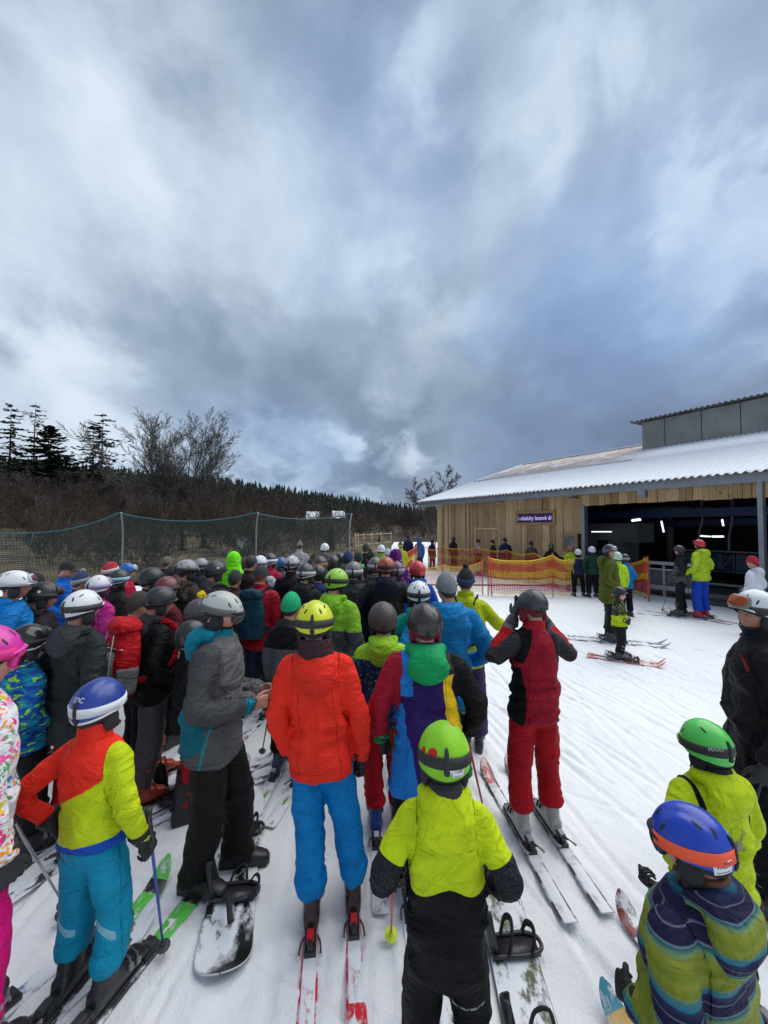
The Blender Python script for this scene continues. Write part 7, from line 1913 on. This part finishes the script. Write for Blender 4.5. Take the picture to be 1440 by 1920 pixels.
 (1084, 1029, 13.6, -12, 'skier in navy vest with yellow sleeves and white helmet', (.018, .026, .075), BLK, K('round', (.62, .62, .66), vents=0), dict(group='skiers at the lift entrance', layers=((.55, .42, .12),), pat=lambda c: [mx(c['arm'], c['z'] - 1.42)], arms=('hips', 'hips'), feet=((-.16, 0, 5), (.16, 0, -5)))),
 (1110, 1024, 13.4, -5, 'skier in dark green jacket with white helmet at the hall door', (.012, .05, .03), BLK, K('round', (.62, .60, .66), vents=0), dict(group='skiers at the lift entrance', bw=1.1, arms=('hips', 'pole'), pole=(1137, 1106))),
 (1157, 1034, 9.9, 0, 'skier in neon lime jacket behind the man in the olive jacket', (.42, .66, .03), BLK, K('round', (.45, .60, .45)), dict(group='skiers at the lift entrance')),
 (1172, 1038, 10.6, 5, 'child in bright blue jacket behind the man in the olive jacket', (.01, .16, .44), BLK, K('round', (.02, .02, .03), strap=(.3, .3, .3)), dict(group='skiers at the lift entrance', arms=('bent', 'bent'))),
 (1412, 1042, 8.6, 25, 'person in white hooded jacket with red cap below the hall post', (.68, .69, .76), BLK, K('beanie', (.42, .02, .04)), dict(group='skiers at the lift entrance', hood=(.66, .62, .68), arms=('bent', 'bent'))),
]
for px, top, d, yaw, lab, j, t, h, e in ROWS:
    e = dict(e); po = e.pop('pole', None); pk = e.pop('pack', None)
    if h['k'] == 'none': h = dict(k='')
    q = person(px, top, d, yaw, lab, j, t, h, **e)
    if pk: backpack(q, pk[0], pk[1], pk[1], pk[2], (1.0, .9, .95), detail=False)
    if po: ski_pole(q['hand'](1), ground(*po), pr('pole_silver', (.45, .46, .48), .3, .6), pr('basket_dark', (.05, .05, .05), .6), 'ski pole of the skier in the dark green jacket')
# -- right middle group
P['olive'] = person(1141, 1020, 8.3, -112, 'man in olive green jacket with navy helmet turning his face to the right', OLV, (.014, .013, .014), dict(k='round', c=(.03, .032, .045), gog='up', gf=(.3, .3, .32), gl=(.3, .32, .35), strap=(.1, .1, .1)), hem=.68, bw=1.12, eyes=True, arms=('down', 'pole'), hyaw=-38, lod=1, group='skiers on the open snow', skin=(.5, .28, .2), hood=(.08, .095, .012),
                    skis=dict(len=1.75, m=snowy((.10, .10, .11), .4, seed=18), acc=(.5, .5, .5), t='in grey under the man in the olive jacket'))
P['kid'] = person(1160, 1099, 7.15, -122, 'small child in black camouflage and lime jacket standing on red and white skis', ('camo', (.03, .035, .02), (.012, .012, .012), (.20, .24, .08), 30.0), (.014, .013, .013), dict(k='round', c=(.02, .02, .022), strap=BLK), lod=1, eyes=True, hem=.74, bw=1.12, layers=((.012, .012, .014), (.42, .56, .012)), skin=(.6, .34, .26),
                  pat=lambda c: [sm(.84 - c['z'], np.full_like(c['z'], .1)), mx(sm(1.14 - c['z'], c['z'] - .84), sm(c['arm'], c['s'] - .5))], arms=('bent', 'bent'), hyaw=-22, group='skiers on the open snow', skis=dict(len=1.15, m=snowy((.65, .12, .08), .35, seed=19), acc=(.5, .5, .5), t='in red and white under the small camouflage child'))
P['ll'] = person(1312, 1011, 10.35, 22, 'skier in lime jacket and royal blue trousers with red helmet', (.44, .62, .03), (.012, .06, .46), dict(k='round', c=(.62, .03, .04), gog='up', r=.25), lod=1, bw=1.08, hood=(.44, .62, .03), hyaw=18, arms=('pole', 'bent'), boots=('ski', (.42, .03, .05), (.4, .4, .4)), group='skiers on the open snow', skis=dict(len=1.6, m=snowy((.35, .02, .04), .4, seed=20), acc=(.4, .4, .4), t='in dark red under the skier in lime and blue'))
ski_pole(P['ll']['hand'](-1), ground(1306, 1150), pr('pole_dark', (.05, .05, .055), .35), pr('basket_dark', (.05, .05, .05), .6), 'dark ski pole of the skier in lime and blue')
def pat_gr(c): return [sm(1.22 - c['z'], -c['arm'] + .0)]
P['gr'] = person(1275, 1022, 10.6, 55, 'skier in black and grey jacket facing the skier in lime', (.018, .018, .02), (.013, .013, .014), dict(k='round', c=(.03, .032, .036), strap=(.02, .02, .02)), lod=1, layers=((.10, .10, .108),), pat=pat_gr, feet=((-.20, .03, 6), (.20, -.03, -6)), arms=('pole', 'pole'), gloves=(.08, .085, .07), group='skiers on the open snow', skis=dict(len=1.7, m=snowy((.10, .11, .10), .5, seed=21), acc=(.3, .35, .1), t='in grey and green under the skier in the black and grey jacket'))
ski_pole(P['gr']['hand'](-1), ground(1242, 1147), pr('pole_dark', (.05, .05, .055), .35), pr('basket_dark', (.05, .05, .05), .6), 'dark ski pole left of the skier in the black and grey jacket')
# ------------------------------------------------------------------ lettering and emblems
def on_helmet(key, hk, me, mat, name, p0, t0, scale, off):
    Pn = P[key]; S = HS[hk]
    m2 = decal(S, p0, t0, me, scale, off); m2.materials.clear(); m2.materials.append(mat)
    hel = [c for c in Pn['root'].children if c.name.startswith('helmet')][0]
    o = link(name, m2, hel); return o
INK = pr('ink_dark', (.03, .03, .035), .6); STK = pr('sticker_white', (.72, .74, .76), .45)
def plate(w, h, n=12, e=4):
    mb = MB(); V = []; F = []
    nx, ny = 14, 6
    for j in range(ny + 1):
        for i in range(nx + 1): V.append((-w / 2 + w * i / nx, -h / 2 + h * j / ny, 0))
    for j in range(ny):
        for i in range(nx): a = j * (nx + 1) + i; F.append((a, a + 1, a + nx + 2, a + nx + 1))
    mb.add(V, F); return mb.mesh('sticker')
T = {}
for s in ('TOBY', 'VAŠÍK', 'EDC'): T[s] = text_mesh(s, 1.0, .015)
# the small print on the stickers is unreadable; a row of short strokes stands for it
def strokes():
    mb = MB(); rn = random.Random(4); x = -.5
    while x < .5:
        w = rn.uniform(.02, .045); mb.add([(x, -.03, 0), (x + w, -.03, 0), (x + w, .03, 0), (x, .03, 0)], [(0, 1, 2, 3)]); x += w + rn.uniform(.008, .03)
    return mb.mesh('small_print')
sp_ = strokes()
on_helmet('toby', 'round', plate(.060, .036), STK, 'name_sticker', math.pi - R(27), R(103), 1.0, .0025)
on_helmet('toby', 'round', T['TOBY'], INK, 'lettering', math.pi - R(27), R(101), .020, .0032)
on_helmet('toby', 'round', sp_, INK, 'small_print', math.pi - R(27), R(109), .046, .0032)
mb = MB(); mb.add(*loft([np.stack([.012 * q * np.cos(np.arange(20) / 20 * 6.2832), .014 * q * np.sin(np.arange(20) / 20 * 6.2832), np.zeros(20)], 1) for q in (1, .5, .02)], cap=False)); ci = mb.mesh('badge')
on_helmet('toby', 'round', ci, STK, 'round_badge', math.pi - R(6), R(101), 1.0, .0025)
on_helmet('vasik', 'std', plate(.070, .040), STK, 'name_sticker', math.pi + R(36), R(100), 1.0, .0025)
on_helmet('vasik', 'std', T['VAŠÍK'], INK, 'lettering', math.pi + R(36), R(97.5), .020, .0032)
on_helmet('vasik', 'std', sp_, INK, 'small_print', math.pi + R(36), R(106), .052, .0032)
on_helmet('boy', 'std', T['EDC'], pr('print_white', (.60, .63, .66), .5), 'lettering', math.pi, R(66), .030, .0032)
# spider emblem on the lime jacket
def spider():
    Pn = P['spider']; sb, w = Pn['sb'], Pn['w']; mb = MB()
    mb.ell((0, 0, -.012), (.016, .005, .022), 14, 10); mb.ell((0, 0, .016), (.010, .005, .010), 12, 8)
    for q in (-1, 1):
        for pts in ([(.010, 0, .012), (.030, 0, .035), (.034, 0, .075), (.026, 0, .095)], [(.010, 0, .006), (.036, 0, .020), (.050, 0, .045), (.050, 0, .075)], [(.010, 0, -.004), (.034, 0, .000), (.044, 0, -.022), (.040, 0, -.045)], [(.010, 0, -.012), (.026, 0, -.014), (.032, 0, -.038), (.024, 0, -.058)]):
            mb.tube(cat([(q * a * 1.0, b_, c_) for a, b_, c_ in pts], 4), .0021, 5)
    o = mb.build('spider_emblem', pr('emblem_grey', (.20, .21, .17), .5), Pn['root'])
    o.location = (0, -.158 * w - .012, Pn['zc'](1.13)); o.scale = (.72, 1, .72)
    return o
SP = spider()
# reflective goggle-strap print
on_helmet('spider', 'round', text_mesh('MAX1', 1.0, .02), pr('print_grey', (.32, .33, .33), .5), 'lettering', math.pi + R(34), R(82), .026, .0062)
run_deferred()
def snap_back(o, parent_name='jacket', lift=.003):
    """lets a flat emblem follow the cloth behind it"""
    r = o.parent; j = [c for c in r.children if c.name.startswith('jacket')][0]
    from mathutils.bvhtree import BVHTree
    bv = BVHTree.FromPolygons([v.co[:] for v in j.data.vertices], [tuple(p.vertices) for p in j.data.polygons])
    loc, sc = o.location.copy(), o.scale.copy()
    for v in o.data.vertices:
        p = Vector((v.co.x * sc.x + loc.x, -1.0, v.co.z * sc.z + loc.z)); h = bv.ray_cast(p, Vector((0, 1, 0)))
        y = h[0].y - lift + v.co.y * .3 if h[0] else loc.y
        v.co = (p.x, y, p.z)
    o.location = (0, 0, 0); o.scale = (1, 1, 1)
snap_back(SP)
# drifting breath / smoke above the neon hood
def smoke():
    p = atdepth(455, 1016, 8.0); mb = MB(); V, F = ellipsoid((0, 0, 0), (.16, .12, .20), 24, 16); V = V + (vn(V * 9)[:, None] * .04) * V / .2; mb.add(V, F)
    m = bpy.data.materials.new('smoke'); m.use_nodes = True; t = m.node_tree
    for n in list(t.nodes):
        if n.type == 'BSDF_PRINCIPLED': t.nodes.remove(n)
    out = [n for n in t.nodes if n.type == 'OUTPUT_MATERIAL'][0]; tc = nd(t, 'ShaderNodeTexCoord')
    n = nd(t, 'ShaderNodeTexNoise', i={0: tc.outputs['Object'], 'Scale': 9.0, 'Detail': 4.0, 'Distortion': 1.0})
    ln = nd(t, 'ShaderNodeVectorMath', operation='LENGTH', i={0: tc.outputs['Object']})
    dn = mth(t, 'MULTIPLY', maprange(t, n.outputs[0], .5, .7, 0, 7.0), maprange(t, ln.outputs['Value'], .03, .17, 1, 0))
    v = nd(t, 'ShaderNodeVolumePrincipled', i={'Density': dn}); v.inputs['Color'].default_value = (.8, .85, .9, 1); t.links.new(v.outputs[0], out.inputs['Volume'])
    o = mb.build('cigarette_smoke', m); o.location = p; tag(o, 'puff of pale smoke above the neon green hood', None, None, 'stuff')
smoke()
